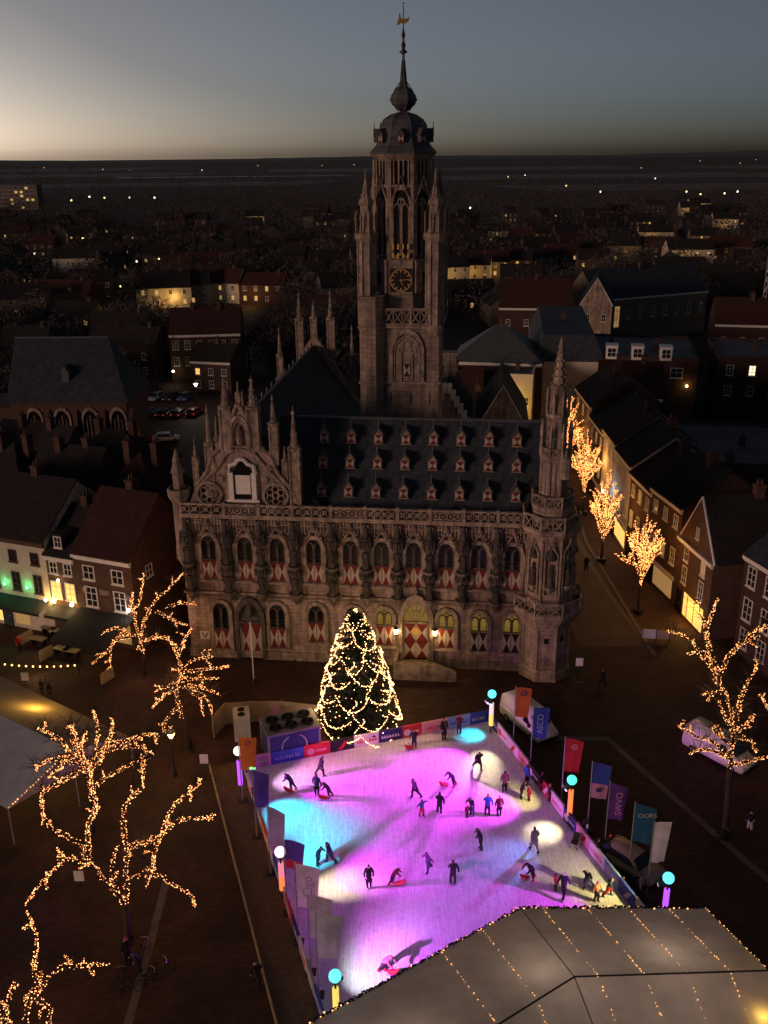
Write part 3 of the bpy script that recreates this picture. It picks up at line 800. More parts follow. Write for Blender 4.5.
mb.prism([(-0.54,52.00),(-0.40,51.96),(-0.22,52.11),(0.00,52.04),(0.25,52.11),(0.43,52.22),(0.52,52.61),(0.36,52.43),(0.18,52.43),(-0.04,52.36),(-0.22,52.54),(-0.25,52.79),(-0.36,52.83),(-0.36,52.54),(-0.45,52.29)], -.05, .05, axis='y')
mb.lathe([(.1,53.5),(.1,53.6)], 6); mb.build('weathercock', VANE, TW)
for k in range(8):
    a = R(45*k); T = Matrix.Rotation(a + R(90), 4, 'Z') @ Matrix.Translation((0,-2.3,42.95))
    d = link('lead_dormer', d_body.mesh('lead_dormer', LEAD), TW); d.matrix_local = T; d.scale = (.6,.62,.72)
    link('dormer_roof', mr, d); link('shutter', msh, d, (-.36,-.41,.02))

# back gable of the wing, with pinnacles
mb = MB(); mb.prism([(.2,13.9),(12.6,13.9),(9.6,18.4),(8.2,21),(6.4,23.5),(4.6,21),(3.2,18.4)], 30.6, 31.3, axis='y')
bgm = mb.build('rear_gable', STONE, TH)
for x, z0, z1, w in ((6.4,22.5,27.2,.6),(8.3,20.8,28.4,.75),(4.8,20.8,28.2,.75),(10.6,16.5,24.6,.6),(2.4,16.5,24.4,.6)):
    mb = MB(); pinnacle(mb, x, 31.0, z0, z1, w); mb.build('pinnacle', STONE2, bgm)
for y in (10.5, 20.5):
    mb = MB(); pinnacle(mb, .6, y, 13.9, 19.5, .5); mb.build('pinnacle', STONE2, TH)
# ------------------------------------------------------------------ ice rink
RK = R(18.0); BL = (-10.3, 57.8)
E1 = Vector((math.cos(RK), math.sin(RK), 0)); E2 = Vector((math.sin(RK), -math.cos(RK), 0))
def rk(a, b, z=0.0):
    p = Vector((BL[0], BL[1], z)) + E1*a + E2*b
    return (p.x, p.y, z)
RW, RL = 19.2, 25.5
ICE = M('scratched_ice', (0.78, 0.78, 0.80), 0.34, (0.54, 0.55, 0.58), 3.5, 0.6, 22, spec=0.5, detail=10)
def scratch(m):
    nt = m.node_tree; b = nt.nodes['Principled BSDF']; src = b.inputs['Base Color'].links[0].from_socket
    geo = nt.nodes.new('ShaderNodeNewGeometry')
    for ang, sc_, lo in ((25,(26,.9,1),.56),(-40,(20,.7,1),.57),(80,(23,.8,1),.58),(140,(30,1.1,1),.57)):
        mp = nt.nodes.new('ShaderNodeMapping'); mp.vector_type = 'TEXTURE' if False else 'POINT'
        mp.inputs['Rotation'].default_value = (0,0,R(ang)); mp.inputs['Scale'].default_value = sc_
        nt.links.new(geo.outputs['Position'], mp.inputs[0])
        n = nt.nodes.new('ShaderNodeTexNoise'); n.inputs['Scale'].default_value = .55; n.inputs['Detail'].default_value = 3; n.inputs['Distortion'].default_value = .4
        nt.links.new(mp.outputs[0], n.inputs['Vector'])
        rp = nt.nodes.new('ShaderNodeValToRGB'); rp.color_ramp.elements[0].position = lo; rp.color_ramp.elements[0].color = (0,0,0,1); rp.color_ramp.elements[1].position = lo+.05; rp.color_ramp.elements[1].color = (.55,.55,.55,1)
        nt.links.new(n.outputs['Fac'], rp.inputs[0])
        mx = nt.nodes.new('ShaderNodeMixRGB'); mx.inputs[2].default_value = (.9,.9,.92,1)
        nt.links.new(rp.outputs[0], mx.inputs[0]); nt.links.new(src, mx.inputs[1]); src = mx.outputs[0]
    nt.links.new(src, b.inputs['Base Color'])
scratch(ICE)
mb = MB(); mb.prism([rk(0,0)[:2], rk(0,RL)[:2], rk(RW,RL)[:2], rk(RW,0)[:2]], 0.02, 0.22)
tag(mb.build('ice_rink', ICE), kind='structure')
# timber deck left of the rink and its pale edge board
mb = MB()
n = 62
for k in range(n):
    b0, b1 = -1.2 + k*.44, -1.2 + k*.44 + .425
    mb.prism([rk(-2.3,b0)[:2], rk(-2.3,b1)[:2], rk(-.18,b1)[:2], rk(-.18,b0)[:2]], 0.02, 0.20)
dk = tag(mb.build('rink_deck', WOOD), kind='structure')
mb = MB(); mb.prism([rk(-2.42,-1.4)[:2], rk(-2.42,26.2)[:2], rk(-2.32,26.2)[:2], rk(-2.32,-1.4)[:2]], 0.02, 0.30)
EDGE = M('pale_edge_board', (0.42, 0.30, 0.18), .7)
mb.build('deck_edge_board', EDGE, dk)

def banner_mat(name, c, r=.5): return M('banner_'+name, c, r, tuple(x*.86 for x in c), 1.0)
BAN = {k: banner_mat(k, c) for k, c in dict(magenta=(.62,.30,.55), blue=(.05,.09,.42), red=(.55,.03,.05), black=(.02,.02,.02), white=(.72,.66,.68), navy=(.025,.03,.14), pink=(.65,.33,.42), sky=(.30,.44,.68), orange=(.62,.17,.03), teal=(.03,.14,.24), purple=(.16,.05,.28), grey=(.30,.30,.31), silver=(.5,.48,.5), violet=(.10,.07,.30)).items()}
BR = thing('rink_barrier', 'low boards with coloured advertising banners round the ice rink', 'barrier', (BL[0], BL[1], 0), RK)
def board(x0, y0, x1, y1, col, marks=None, mcol=None):
    """one banner board from (x0,y0) to (x1,y1) in rink coordinates (y towards the tent)"""
    dx, dy = x1-x0, y1-y0; L = math.hypot(dx, dy); ang = math.atan2(-dy, dx)
    mb = MB(); mb.box((0.02,-.05,.02),(L-.02,.05,1.12)); mb.box((0.0,-.07,1.12),(L,.07,1.20))
    o = mb.build('board', BAN[col], BR, loc=(x0,-y0,0), rz=ang)
    if marks:
        m2 = MB(); r_ = random.Random(int(x0*10+y0*31))
        for side in (-1,1):
            if marks == 'text':
                x = L*.12
                while x < L*.86:
                    w = r_.uniform(.10,.2)
                    h = r_.choice((.26,.26,.4))
                    m2.box((x,side*.058-.006,.5),(x+w*.35,side*.058+.006,.5+h)); m2.box((x+w*.35,side*.058-.006,.5),(x+w,side*.058+.006,.56 if r_.random()<.5 else .68))
                    x += w + .07
            elif marks == 'disc':
                m2.prism(circ(L*.25,.62,.28,14), side*.058-.006, side*.058+.006, axis='y')
                m2.box((L*.45,side*.058-.006,.55),(L*.85,side*.058+.006,.7))
            elif marks == 'slash':
                m2.prism([(L*.3,.3),(L*.5,.3),(L*.75,.95),(L*.6,.95)], side*.058-.006, side*.058+.006, axis='y')
        m2.build('banner_print', BAN[mcol], o)
back = [('magenta','disc','white',1.95),('blue','text','sky',2.5),('red','disc','pink',2.0),('black','slash','red',1.85),('white','text','red',1.95),('navy','text','white',1.9),('red','disc','white',1.55),('pink','text','red',2.15),('sky','text','blue',1.9),('blue','text','white',1.45)]
x = 0.0
for c, mk, mc_, w in back:
    board(x, -.1, x+w, -.1, c, mk, mc_); x += w
side = ['navy','white','white','pink','black','red','white','navy','pink','white','sky','blue','white','navy']
y = 0.0
for i, c in enumerate(side):
    board(RW+.1, y, RW+.1, y+1.75, c, ('text','disc','slash')[i % 3], 'red' if c in ('white','pink') else 'white'); y += 1.75
y = 0.0
for i, c in enumerate(['violet','white','navy','grey','orange','white','blue','silver','red','navy','white','grey','blue','white']):
    board(-.1, y+1.75, -.1, y, c, ('text','disc','slash')[i % 3], 'red' if c in ('white','silver') else 'white'); y += 1.75

# light columns with glowing balls and coloured spot heads
def glow(name, c, e): return M(name, tuple(min(1,x) for x in c), .5, emit=c, es=e)
CY = glow('ball_cyan', (.12,.85,.95), 1.5); TE = glow('ball_teal', (.10,.9,.65), 1.3); WH = glow('ball_white', (1,.86,.70), 1.6)
T_Y = glow('tube_yellow', (1,.75,.15), .9); T_O = glow('tube_orange', (1,.22,.06), 1.2); T_P = glow('tube_purple', (.55,.10,1), 1.1); T_W = glow('tube_pale', (1,.75,.8), .8); T_K = glow('tube_pink', (1,.32,.38), .7)
HEADG = glow('head_lens', (.9,.6,1), 2.0)
MAG = (.82, .05, 1.0); PINK = (1.0, .22, .60); WARM = (1.0, .80, .48); WHT = (1.0, .95, .9); CYA = (.02, .72, 1.0); BLU = (.16, .28, 1.0); YEL = (1.0, .78, .25); ORG = (1.0, .42, .20)
def column(pos, ballm, tubes, label, spots, rz=0.0, ballc=(1,1,1)):
    c = thing('light_column', label, 'light column', (pos[0], pos[1], 0), 0, 'glowing light columns round the rink')
    mb = MB(); mb.lathe([(.5,0),(.5,.12),(.12,.16)], 12); mb.lathe([(.06,.1),(.06,3.4)], 8); mb.build('base', IRON, c)
    lo, hi = tubes
    mb = MB(); mb.lathe([(.17,.9),(.17,1.9)], 12); mb.build('light_tube', lo, c)
    mb = MB(); mb.lathe([(.17,1.9),(.17,2.85)], 12); mb.build('light_tube', hi, c)
    mb = MB(); mb.ball((0,0,3.65), .33, 14); mb.build('ball_lamp', ballm, c, smooth=True)
    lamp('POINT', c, (0,0,3.65), 14, ballc, .34)
    for (tx, ty, power, colr, cone, bl) in spots:
        d = Vector((tx-pos[0], ty-pos[1], 0)).normalized()
        h = Vector((d.x*.42, d.y*.42, 3.12))
        t = (tx-pos[0], ty-pos[1], .2)
        f = (Vector(t)-h).normalized()
        mb = MB(); mb.tube([h-f*.22, h+f*.10], [.10,.13], 8); mb.tube([(0,0,3.12), tuple(h-f*.1)], .03, 4); hd = mb.build('spot_head', IRON, c)
        mb = MB(); mb.tube([h+f*.10, h+f*.115], [.11,.11], 8); mb.build('lens', HEADG, hd)
        if colr is not MAG and colr is not BLU:      # narrow pools of light
            cone = min(cone, 2*math.degrees(math.atan(3.9/(Vector(t)-h).length))); bl = 1.0
        lamp('SPOT', c, tuple(h+f*.14), power, colr, .07, t, cone, 1.0)
E_ = 1.0
PC = [(8.05, 62.2, 3.65), (12.1, 51.59, 3.65), (15.84, 42.58, 3.65), (-10.23, 55.2, 3.65), (-6.33, 45.05, 3.65), (-2.69, 36.01, 3.65)]
def T(px): return px
column(PC[0], CY, (T_Y, T_W), 'slim light column with cyan ball and yellow tube at the far right rink corner',
   [(*(6.58, 61.83), 1686, CYA, 48, .7), (*(6.96, 58.02), 1561, WARM, 44, .9), (*(0.9, 54.46), 13641, MAG, 64, .8), (*(0.64, 60.37), 1000, ORG, 56, 1.0)], ballc=(.1,.8,1))
column(PC[1], TE, (T_O, T_O), 'light column with teal ball and orange-red tube behind the right rink boards',
   [(*(10.37, 50.69), 1377, WARM, 50, .9), (*(8.88, 54.33), 1180, YEL, 44, .9), (*(3.68, 54.41), 6740, MAG, 60, .9), (*(5.08, 46.64), 2464, BLU, 58, .9)], ballc=(.1,.9,.6))
column(PC[2], CY, (T_P, T_P), 'light column with pale cyan ball and violet tube beside the big marquee',
   [(*(12.33, 45.85), 1706, YEL, 54, .9), (*(9.82, 49.27), 550, WHT, 44, .9), (*(4.33, 44.97), 4813, MAG, 56, .9)], ballc=(.3,.9,.9))
column(PC[3], WH, (T_P, T_P), 'light column with white ball and violet tube beside the orange flag',
   [(*(-6.37, 56.6), 1785, (1,.5,.95), 46, .9), (*(-5.88, 52.25), 4874, CYA, 54, .8), (*(2.34, 55.54), 7380, MAG, 56, .9), (*(-1.99, 59.78), 2885, PINK, 60, .9)], ballc=(1,.8,.6))
column(PC[4], WH, (T_O, T_K), 'light column with white ball and pink to orange tube beside the left deck',
   [(*(-4.48, 49.3), 3561, CYA, 46, .8), (*(-3.06, 46.08), 1744, WARM, 48, .9), (*(2.06, 48.46), 5776, MAG, 58, .9)], ballc=(1,.8,.6))
column(PC[5], CY, (T_Y, T_Y), 'light column with cyan ball and yellow tube at the near left rink corner',
   [(*(-0.92, 39.82), 1575, (.92,.9,1), 52, .9), (*(1.86, 43.42), 5776, MAG, 62, .9), (*(5.08, 46.64), 2001, BLU, 50, .9)], ballc=(.1,.8,1))

# flags on tall poles
def text_mesh(body, size, mat, rot=0.0):
    cu = bpy.data.curves.new('lettering', 'FONT'); cu.body = body; cu.size = size; cu.extrude = .004; cu.align_x = 'CENTER'; cu.align_y = 'CENTER'
    o = bpy.data.objects.new('t', cu); COL.objects.link(o)
    dg = bpy.context.evaluated_depsgraph_get()
    me = bpy.data.meshes.new_from_object(o.evaluated_get(dg))
    me.transform(Matrix.Rotation(R(90), 4, 'X') @ Matrix.Rotation(rot, 4, 'Z'))
    bpy.data.objects.remove(o); me.materials.clear(); me.materials.append(mat)
    return me
CLOTH = {}
def cloth(c):
    if c not in CLOTH:
        m = M('flag_'+c, BAN[c].node_tree.nodes['Color Ramp'].color_ramp.elements[0].color[:3], .7); translucent(m, .35); CLOTH[c] = m
    return CLOTH[c]
def flag(pos, label, w, h, top, bands, seed, ang=0.0, deco=None, sag=0.25):
    """bands: list of (colour, fraction) from the top"""
    f = thing('flag', label, 'flag', (pos[0], pos[1], 0), ang, 'banner flags on poles round the rink')
    mb = MB(); mb.lathe([(.045,0),(.03,top),(.045,top+.02),(.01,top+.1)], 8); mb.build('pole', STEEL, f)
    mb = MB(); mb.lathe([(.42,0),(.42,.22),(.08,.24)], 4, ph=R(45)); mb.build('pole_base', IRON, f)
    r_ = random.Random(seed); ph = r_.uniform(0, 6)
    def S(s, t):   # s across 0..1, t down 0..1
        droop = sag*s**1.3*(1-.4*t); shrink = 1 - .18*t*s
        return (w*s*shrink + .05, .10*math.sin(3.2*s+ph+2*t)*s + .06*math.sin(9*s+ph)*s*t, top-.05-h*t-droop)
    t0 = 0.0
    for c, fr in bands:
        mb = MB(); NX, NY = 8, max(2, int(10*fr)); vs = []; fs = []
        for j in range(NY+1):
            for i in range(NX+1): vs.append(S(i/NX, t0+fr*j/NY))
        for j in range(NY):
            for i in range(NX): fs.append((j*(NX+1)+i, j*(NX+1)+i+1, (j+1)*(NX+1)+i+1, (j+1)*(NX+1)+i))
        mb.add(vs, fs); mb.build('flag_cloth', cloth(c), f, smooth=True); t0 += fr
    if deco:
        kind, arg, col, s, t, size = deco
        p = S(s, t)
        for sd in (-1, 1):
            if kind == 'text' and sd == -1:
                o = link('flag_print', text_mesh(arg, size, BAN[col], R(90)), f, (p[0], p[1]-.14, p[2]))
            elif kind == 'htext' and sd == -1:
                o = link('flag_print', text_mesh(arg, size, BAN[col], 0), f, (p[0], p[1]-.14, p[2]))
            elif kind == 'ring' and sd == -1:
                mb = MB(); mb.ring(circ(0,0,size,14), circ(0,0,size*.72,14), -.005, .005); mb.tube([(-size*.4,0,-size*.4),(0,0,size*.4),(size*.4,0,-size*.4)], size*.1, 4)
                mb.build('flag_print', BAN[col], f, loc=(p[0],p[1]-.12,p[2]))
            elif kind == 'square' and sd == -1:
                mb = MB(); mb.box((-size,-.005,-size*.8),(size,.005,size*.8)); mb.build('flag_print', BAN[col], f, loc=(p[0],p[1]-.12,p[2]))
FR = [(9.55, 60.47), (10.41, 57.6), (12.01, 53.95), (13.19, 50.94), (13.91, 49.11), (14.89, 46.84), (15.52, 44.98)]
flag(FR[0], 'orange flag with dark ring emblem in front of the white van', 1.15, 2.5, 5.3, [('orange',1.0)], 1, deco=('ring',None,'navy',.5,.16,.26), sag=.1)
flag(FR[1], 'blue flag with vertical white lettering overlapping the white van', 1.15, 2.55, 5.4, [('blue',1.0)], 2, deco=('text','ASCO','sky',.45,.5,.62), sag=.1)
flag(FR[2], 'plain red flag with small round emblem above the teal ball lamp', 1.2, 2.6, 5.3, [('red',1.0)], 3, deco=('ring',None,'pink',.5,.2,.2))
flag(FR[3], 'flag blue above and pink below with a small dark square', 1.2, 2.7, 5.5, [('blue',.58),('pink',.42)], 4, deco=('square',None,'navy',.4,.72,.17))
flag(FR[4], 'purple flag with swirling pale print on the right rink side', 1.15, 2.7, 5.3, [('purple',1.0)], 5, deco=('text','SWVO','magenta',.55,.5,.6), sag=.45)
flag(FR[5], 'teal blue flag with pale word near its top', 1.35, 2.8, 5.5, [('teal',1.0)], 6, deco=('htext','OORS','silver',.55,.22,.42), sag=.55)
flag(FR[6], 'narrow white flag, nearest of the right rink side to the marquee', .95, 2.9, 5.6, [('white',1.0)], 7, sag=-.1)
FL = [(-10.0, 54.31), (-8.57, 50.6), (-7.28, 47.17), (-5.92, 43.84), (-5.09, 41.64), (-4.26, 39.52), (-3.73, 38.01)]
flag(FL[0], 'orange flag with small emblem beside the cooling unit', 1.2, 2.6, 5.4, [('orange',1.0)], 11, deco=('ring',None,'navy',.5,.13,.2), sag=.0)
flag(FL[1], 'dark violet flag over the far left rink corner', 1.0, 2.8, 5.4, [('violet',1.0)], 12, deco=('text','TRANS','navy',.5,.5,.42))
flag(FL[2], 'slate grey flag hanging over the cyan lit ice', 1.05, 2.8, 5.3, [('grey',1.0)], 13, sag=.5)
flag(FL[3], 'dark violet flag with red foot beside the white ball lamp', 1.15, 2.0, 5.6, [('violet',.7),('red',.3)], 14, sag=.35)
flag(FL[4], 'white flag with large grey script on the left rink side', 1.3, 3.0, 5.8, [('white',1.0)], 15, deco=('text','Cigo','grey',.5,.45,.75), sag=.45)
flag(FL[5], 'plain off-white flag between the script flag and the grey lettered flag', 1.3, 2.9, 5.6, [('silver',1.0)], 16, sag=.3)
flag(FL[6], 'pale grey flag with vertical dark lettering, nearest on the left rink side', 1.3, 3.0, 5.8, [('silver',1.0)], 17, deco=('text','omac','grey',.5,.4,.6), sag=.2)

# cooling unit, white condenser box, hoarding behind the rink
CU = thing('cooling_unit', 'big dark blue cooling unit with six roof fans behind the rink', 'cooling unit', (-8.6,58.5,0), R(20))
DBL = M('cooling_unit_side', (.035,.04,.16), .5); CGR = M('cooling_unit_top', (.26,.24,.23), .6)
mb = MB(); mb.box((0,0,.15),(3.95,2.5,2.45)); mb.build('casing', DBL, CU)
mb = MB(); mb.box((-.06,-.06,2.45),(4.01,2.56,2.62)); 
for x, y in ((0,0),(3.85,0),(0,2.4),(3.85,2.4)): mb.box((x-.03,y-.03,0),(x+.13,y+.13,2.45))
mb.build('frame', CGR, CU)
for i in range(3):
    for j in range(2):
        mb = MB(); cx, cy = .75+i*1.22, .72+j*1.1
        mb.ring(circ(cx,cy,.5,16), circ(cx,cy,.42,16), 2.62, 2.74, 'z', 0); mb.prism(circ(cx,cy,.42,16), 2.625, 2.64, mi=1)
        for k in range(5):
            a = R(72*k); mb.tube([(cx,cy,2.68),(cx+.4*math.cos(a),cy+.4*math.sin(a),2.68)], [.05,.08], 4, 1)
        mb.build('fan', [IRON, RUBBER], CU)
mb = MB()
for a0, a1 in ((115,245),(-65,65)):
    mb.tube([(1.95+.95*math.cos(R(a0+(a1-a0)*k/12)), -.03, 1.3+.95*math.sin(R(a0+(a1-a0)*k/12))) for k in range(13)], .05, 5)
mb.build('printed_arc', BAN['silver'], CU)
o = link('printed_word', text_mesh('ICE', .5, BAN['navy']), CU, (1.95,-.02,1.75))
CB = thing('condenser_box', 'white condenser box with round fans left of the dark cooling unit', 'condenser', (-11.6,61.6,0), R(10))
mb = MB(); mb.box((0,0,0),(1.25,1.6,2.1)); mb.build('casing', WPAINT, CB)
for k in range(2):
    mb = MB(); mb.ring(circ(.62,.45+.7*k,.28,12), circ(.62,.45+.7*k,.2,12), 2.1, 2.16, 'z'); mb.prism(circ(.62,.45+.7*k,.2,12), 2.1, 2.115); mb.build('fan', IRON, CB)
FP = [(-13.3, 62.19), (-12.67, 64.1), (-10.64, 64.34), (-8.26, 64.3), (-5.37, 63.68)]
HO = thing('hoarding', 'pale beige hoarding of wide panels behind the cooling unit', 'hoarding', (FP[0][0], FP[0][1], 0))
HM = M('hoarding_panel', (.40,.31,.22), .8)
for a, b in zip(FP, FP[1:]):
    L = math.dist(a, b); mb = MB(); mb.box((.02,-.03,.05),(L-.02,.03,1.9)); mb.box((-.03,-.06,0),(.03,.06,1.98))
    mb.build('panel', HM, HO, loc=(a[0]-FP[0][0], a[1]-FP[0][1], 0), rz=math.atan2(b[1]-a[1], b[0]-a[0]))

# ------------------------------------------------------------------ marquees
def bulbs_on(mb, a, b, n, r, seed, jit=.04, skip=0.0):
    r_ = random.Random(seed); a, b = Vector(a), Vector(b)
    for k in range(n):
        if r_.random() < skip: continue
        p = a.lerp(b, (k+r_.uniform(.2,.8))/n)
        mb.bulb((p.x+r_.uniform(-jit,jit), p.y+r_.uniform(-jit,jit), p.z+.05), r*r_.uniform(.6,1.2))
MQ = thing('marquee', 'big grey marquee with bent ridge and fairy lights beside the rink', 'marquee', (7.3,41.3,0))
def loc_(p): return (p[0]-7.3, p[1]-41.3, p[2])
ez, rz_ = 2.8, 5.0
eA, eB, eC = (-9.0,30.65,ez), (7.32,41.33,ez), (17.54,41.18,ez)
rA, rB, rC = (-5.4,25.1,rz_), (8.9,34.55,rz_), (18.3,34.8,rz_)
fA, fB, fC = (-1.8,19.5,ez), (10.5,27.7,ez), (19.0,28.3,ez)
def lerp3(a, b, t): return tuple(a[i]+(b[i]-a[i])*t for i in range(3))
SEAM = M('marquee_seam', (.035,.033,.034), .7); GARL = M('garland', (.012,.016,.012), .9)
for (e0,e1,r0,r1,f0,f1,n) in ((eA,eB,rA,rB,fA,fB,4),(eB,eC,rB,rC,fB,fC,3)):
    for k in range(n):
        t0, t1 = k/n, (k+1)/n
        for q0, q1 in ((e0,r0),(r0,f0)):
            q2, q3 = (e1,r1) if q0 is e0 else (r1,f1)
            A_, B_, C_, D_ = lerp3(q0,q2,t0), lerp3(q0,q2,t1), lerp3(q1,q3,t1), lerp3(q1,q3,t0)
            mb = MB(); NN = 6; vs = []; fs = []
            for i in range(NN+1):
                for j in range(NN+1):
                    p = Vector(lerp3(lerp3(A_,B_,i/NN), lerp3(D_,C_,i/NN), j/NN))
                    sag = -.06*math.sin(math.pi*i/NN)*math.sin(math.pi*j/NN)
                    vs.append(loc_((p.x,p.y,p.z+sag)))
            for i in range(NN):
                for j in range(NN): fs.append((i*(NN+1)+j,(i+1)*(NN+1)+j,(i+1)*(NN+1)+j+1,i*(NN+1)+j+1))
            mb.add(vs, fs); mb.build('roof_panel', CANVAS, MQ, smooth=True)
mb = MB()
mb.tube([loc_(rA), loc_(rB), loc_(rC)], .05, 6); mb.tube([loc_(eB), loc_(rB), loc_(fB)], .025, 5)
mb.build('ridge_seam', SEAM, MQ)
mb = MB()
for a, b in ((eA,eB),(eB,eC)):
    L = math.dist(a,b); r_ = random.Random(4)
    for k in range(int(L/.16)):
        p = lerp3(a,b,(k+.5)/(L/.16))
        for q in range(4): 
            c = (p[0]+r_.uniform(-.1,.1)-7.3, p[1]+r_.uniform(-.1,.1)-41.3, p[2]+r_.uniform(-.1,.1)); mb.bulb(c, r_.uniform(.05,.10))
o = mb.build('garland', GARL, MQ); tag(o, kind='stuff')
mb = MB(); bulbs_on(mb, loc_(eA), loc_(eB), 60, .045, 1, .1, .3); bulbs_on(mb, loc_(eB), loc_(eC), 26, .045, 2, .1, .3)
for i, t in enumerate((.12,.36,.58,.80,1.0)):
    bulbs_on(mb, loc_(lerp3(eB,eC,t)), loc_(lerp3(rB,rC,t)), 34, .024, 20+i, .03, .35)
    bulbs_on(mb, loc_(lerp3(rB,rC,t)), loc_(lerp3(fB,fC,t)), 34, .024, 30+i, .03, .35)
for i, t in enumerate((.72,.86)):
    bulbs_on(mb, loc_(lerp3(eA,eB,t)), loc_(lerp3(rA,rB,t)), 34, .024, 40+i, .03, .35)
    bulbs_on(mb, loc_(lerp3(rA,rB,t)), loc_(lerp3(fA,fB,t)), 34, .024, 50+i, .03, .35)
o = mb.build('fairy_lights', BULBY, MQ); tag(o, kind='stuff')
mb = MB()
for a, b in ((eA,eB),(eB,eC),(eC,(19.0,28.3,ez))):
    n = max(1, int(math.dist(a,b)/2.6))
    for k in range(n):
        p, q = lerp3(a,b,k/n), lerp3(a,b,(k+1)/n)
        mb.add([loc_((p[0],p[1]-.06,0)),loc_((q[0],q[1]-.06,0)),loc_((q[0],q[1]-.06,ez-.05)),loc_((p[0],p[1]-.06,ez-.05))], [(0,1,2,3)])
mb.build('side_wall', CANVAS, MQ)
mb = MB(); mb.add([loc_((eC[0],eC[1],ez)),loc_((rC[0],rC[1],rz_)),loc_((fC[0],fC[1],ez))], [(0,1,2)]); mb.build('gable_wall', CANVAS, MQ)
lamp('POINT', MQ, loc_((17.4,32.9,4.0)), 70, (1.0,.62,.10), .2)
lamp('POINT', MQ, loc_((8,35,2.6)), 200, (1.0,.78,.6), .5); lamp('POINT', MQ, loc_((14,36,2.6)), 200, (1.0,.78,.6), .5); lamp('POINT', MQ, loc_((1,31,2.6)), 200, (1.0,.78,.6), .5); lamp('POINT', MQ, loc_((13,30.5,2.6)), 200, (1.0,.78,.6), .5)

CANVAS2 = M('grey_tent_canvas', (0.40, 0.42, 0.46), 0.75, (0.29, 0.305, 0.34), 0.7, 0.5, 1.6, detail=8); CANVAS3 = M('lamplit_tent_canvas', (0.42, 0.38, 0.33), 0.75, (0.33, 0.30, 0.26), 0.7, 0.5, 1.6, detail=8); translucent(CANVAS3, 0.5)  # one tent's canvas; back slope copy tinted warm to suggest lamplight
LT = thing('market_tent', 'large grey gabled tent with one slope glowing yellow left of the square', 'tent', (-24,58,0))
def l2(p): return (p[0]+24, p[1]-58, p[2])
a0, a1 = (-38.0,71.8,2.8), (-18.53,58.28,2.8)          # back eave
d0, d1 = (-44.0,63.2,2.8), (-24.4,50.3,2.8)            # front eave
m0, m1 = (-41.0,67.5,4.6), (-21.3,54.2,4.6)            # ridge
for q0,q1,q2,q3 in ((a0,a1,m1,m0),(m0,m1,d1,d0)):
    for k in range(4):
        A_, B_, C_, D_ = lerp3(q0,q1,k/4), lerp3(q0,q1,(k+1)/4), lerp3(q3,q2,(k+1)/4), lerp3(q3,q2,k/4)
        mb = MB(); NN = 5; vs = []; fs = []
        for i in range(NN+1):
            for j in range(NN+1):
                p = lerp3(lerp3(A_,B_,i/NN), lerp3(D_,C_,i/NN), j/NN)
                vs.append(l2((p[0],p[1],p[2]-.08*math.sin(math.pi*i/NN)*math.sin(math.pi*j/NN))))
        for i in range(NN):
            for j in range(NN): fs.append((i*(NN+1)+j,(i+1)*(NN+1)+j,(i+1)*(NN+1)+j+1,i*(NN+1)+j+1))
        mb.add(vs, fs); mb.build('roof_panel', CANVAS3 if q0 is a0 else CANVAS2, LT, smooth=True)
mb = MB(); mb.add([l2(a1),l2(m1),l2(d1)], [(0,1,2)]); mb.build('gable_wall', CANVAS2, LT)
for p in (a1,d1,m1,a0,d0,lerp3(a0,a1,.5),lerp3(d0,d1,.5)):
    mb = MB(); mb.tube([l2((p[0],p[1],0)), l2(p)], .05, 5); mb.build('tent_pole', STEEL, LT)
mb = MB(); bulbs_on(mb, l2(lerp3(d1,m1,.0)), l2(lerp3(d1,m1,1.0)), 22, .045, 9, .03); o = mb.build('fairy_lights', BULBY, LT); tag(o, kind='stuff')
q = lerp3(lerp3(a0,a1,.66), lerp3(m0,m1,.66), .45); lamp('POINT', LT, l2((q[0],q[1],q[2]-.9)), 380, (1.0,.50,.07), .2)
lamp('POINT', LT, l2((-26,59,2.5)), 8, (1.0,.62,.25), .3)
# ------------------------------------------------------------------ houses
WM = {}
def win_meshes(w, h, cols, rows, frame, pane):
    key = (round(w,2), round(h,2), cols, rows, frame.name, pane.name)
    if key not in WM:
        a = MB(); t = .09
        a.ring([(0,0),(w,0),(w,h),(0,h)], [(t,t),(w-t,t),(w-t,h-t),(t,h-t)], -.07, 0)
        for k in range(1, cols): a.box((w*k/cols-.025,-.055,t),(w*k/cols+.025,-.008,h-t))
        for k in range(1, rows): a.box((t,-.05,h*k/rows-.025),(w-t,-.008,h*k/rows+.025))
        a.box((-.08,-.14,-.1),(w+.08,0,0))
        p = MB(); p.box((t*.5,-.006,t*.5),(w-t*.5,0,h-t*.5))
        WM[key] = (a.mesh('window', frame), p.mesh('pane', pane))
    return WM[key]
def add_window(par, loc, rz, w, h, cols=2, rows=2, frame=None, pane=None):
    a, p = win_meshes(w, h, cols, rows, frame or WPAINT, pane or GLASS)
    o = link('window', a, par, loc, rz); link('pane', p, o)
    return o

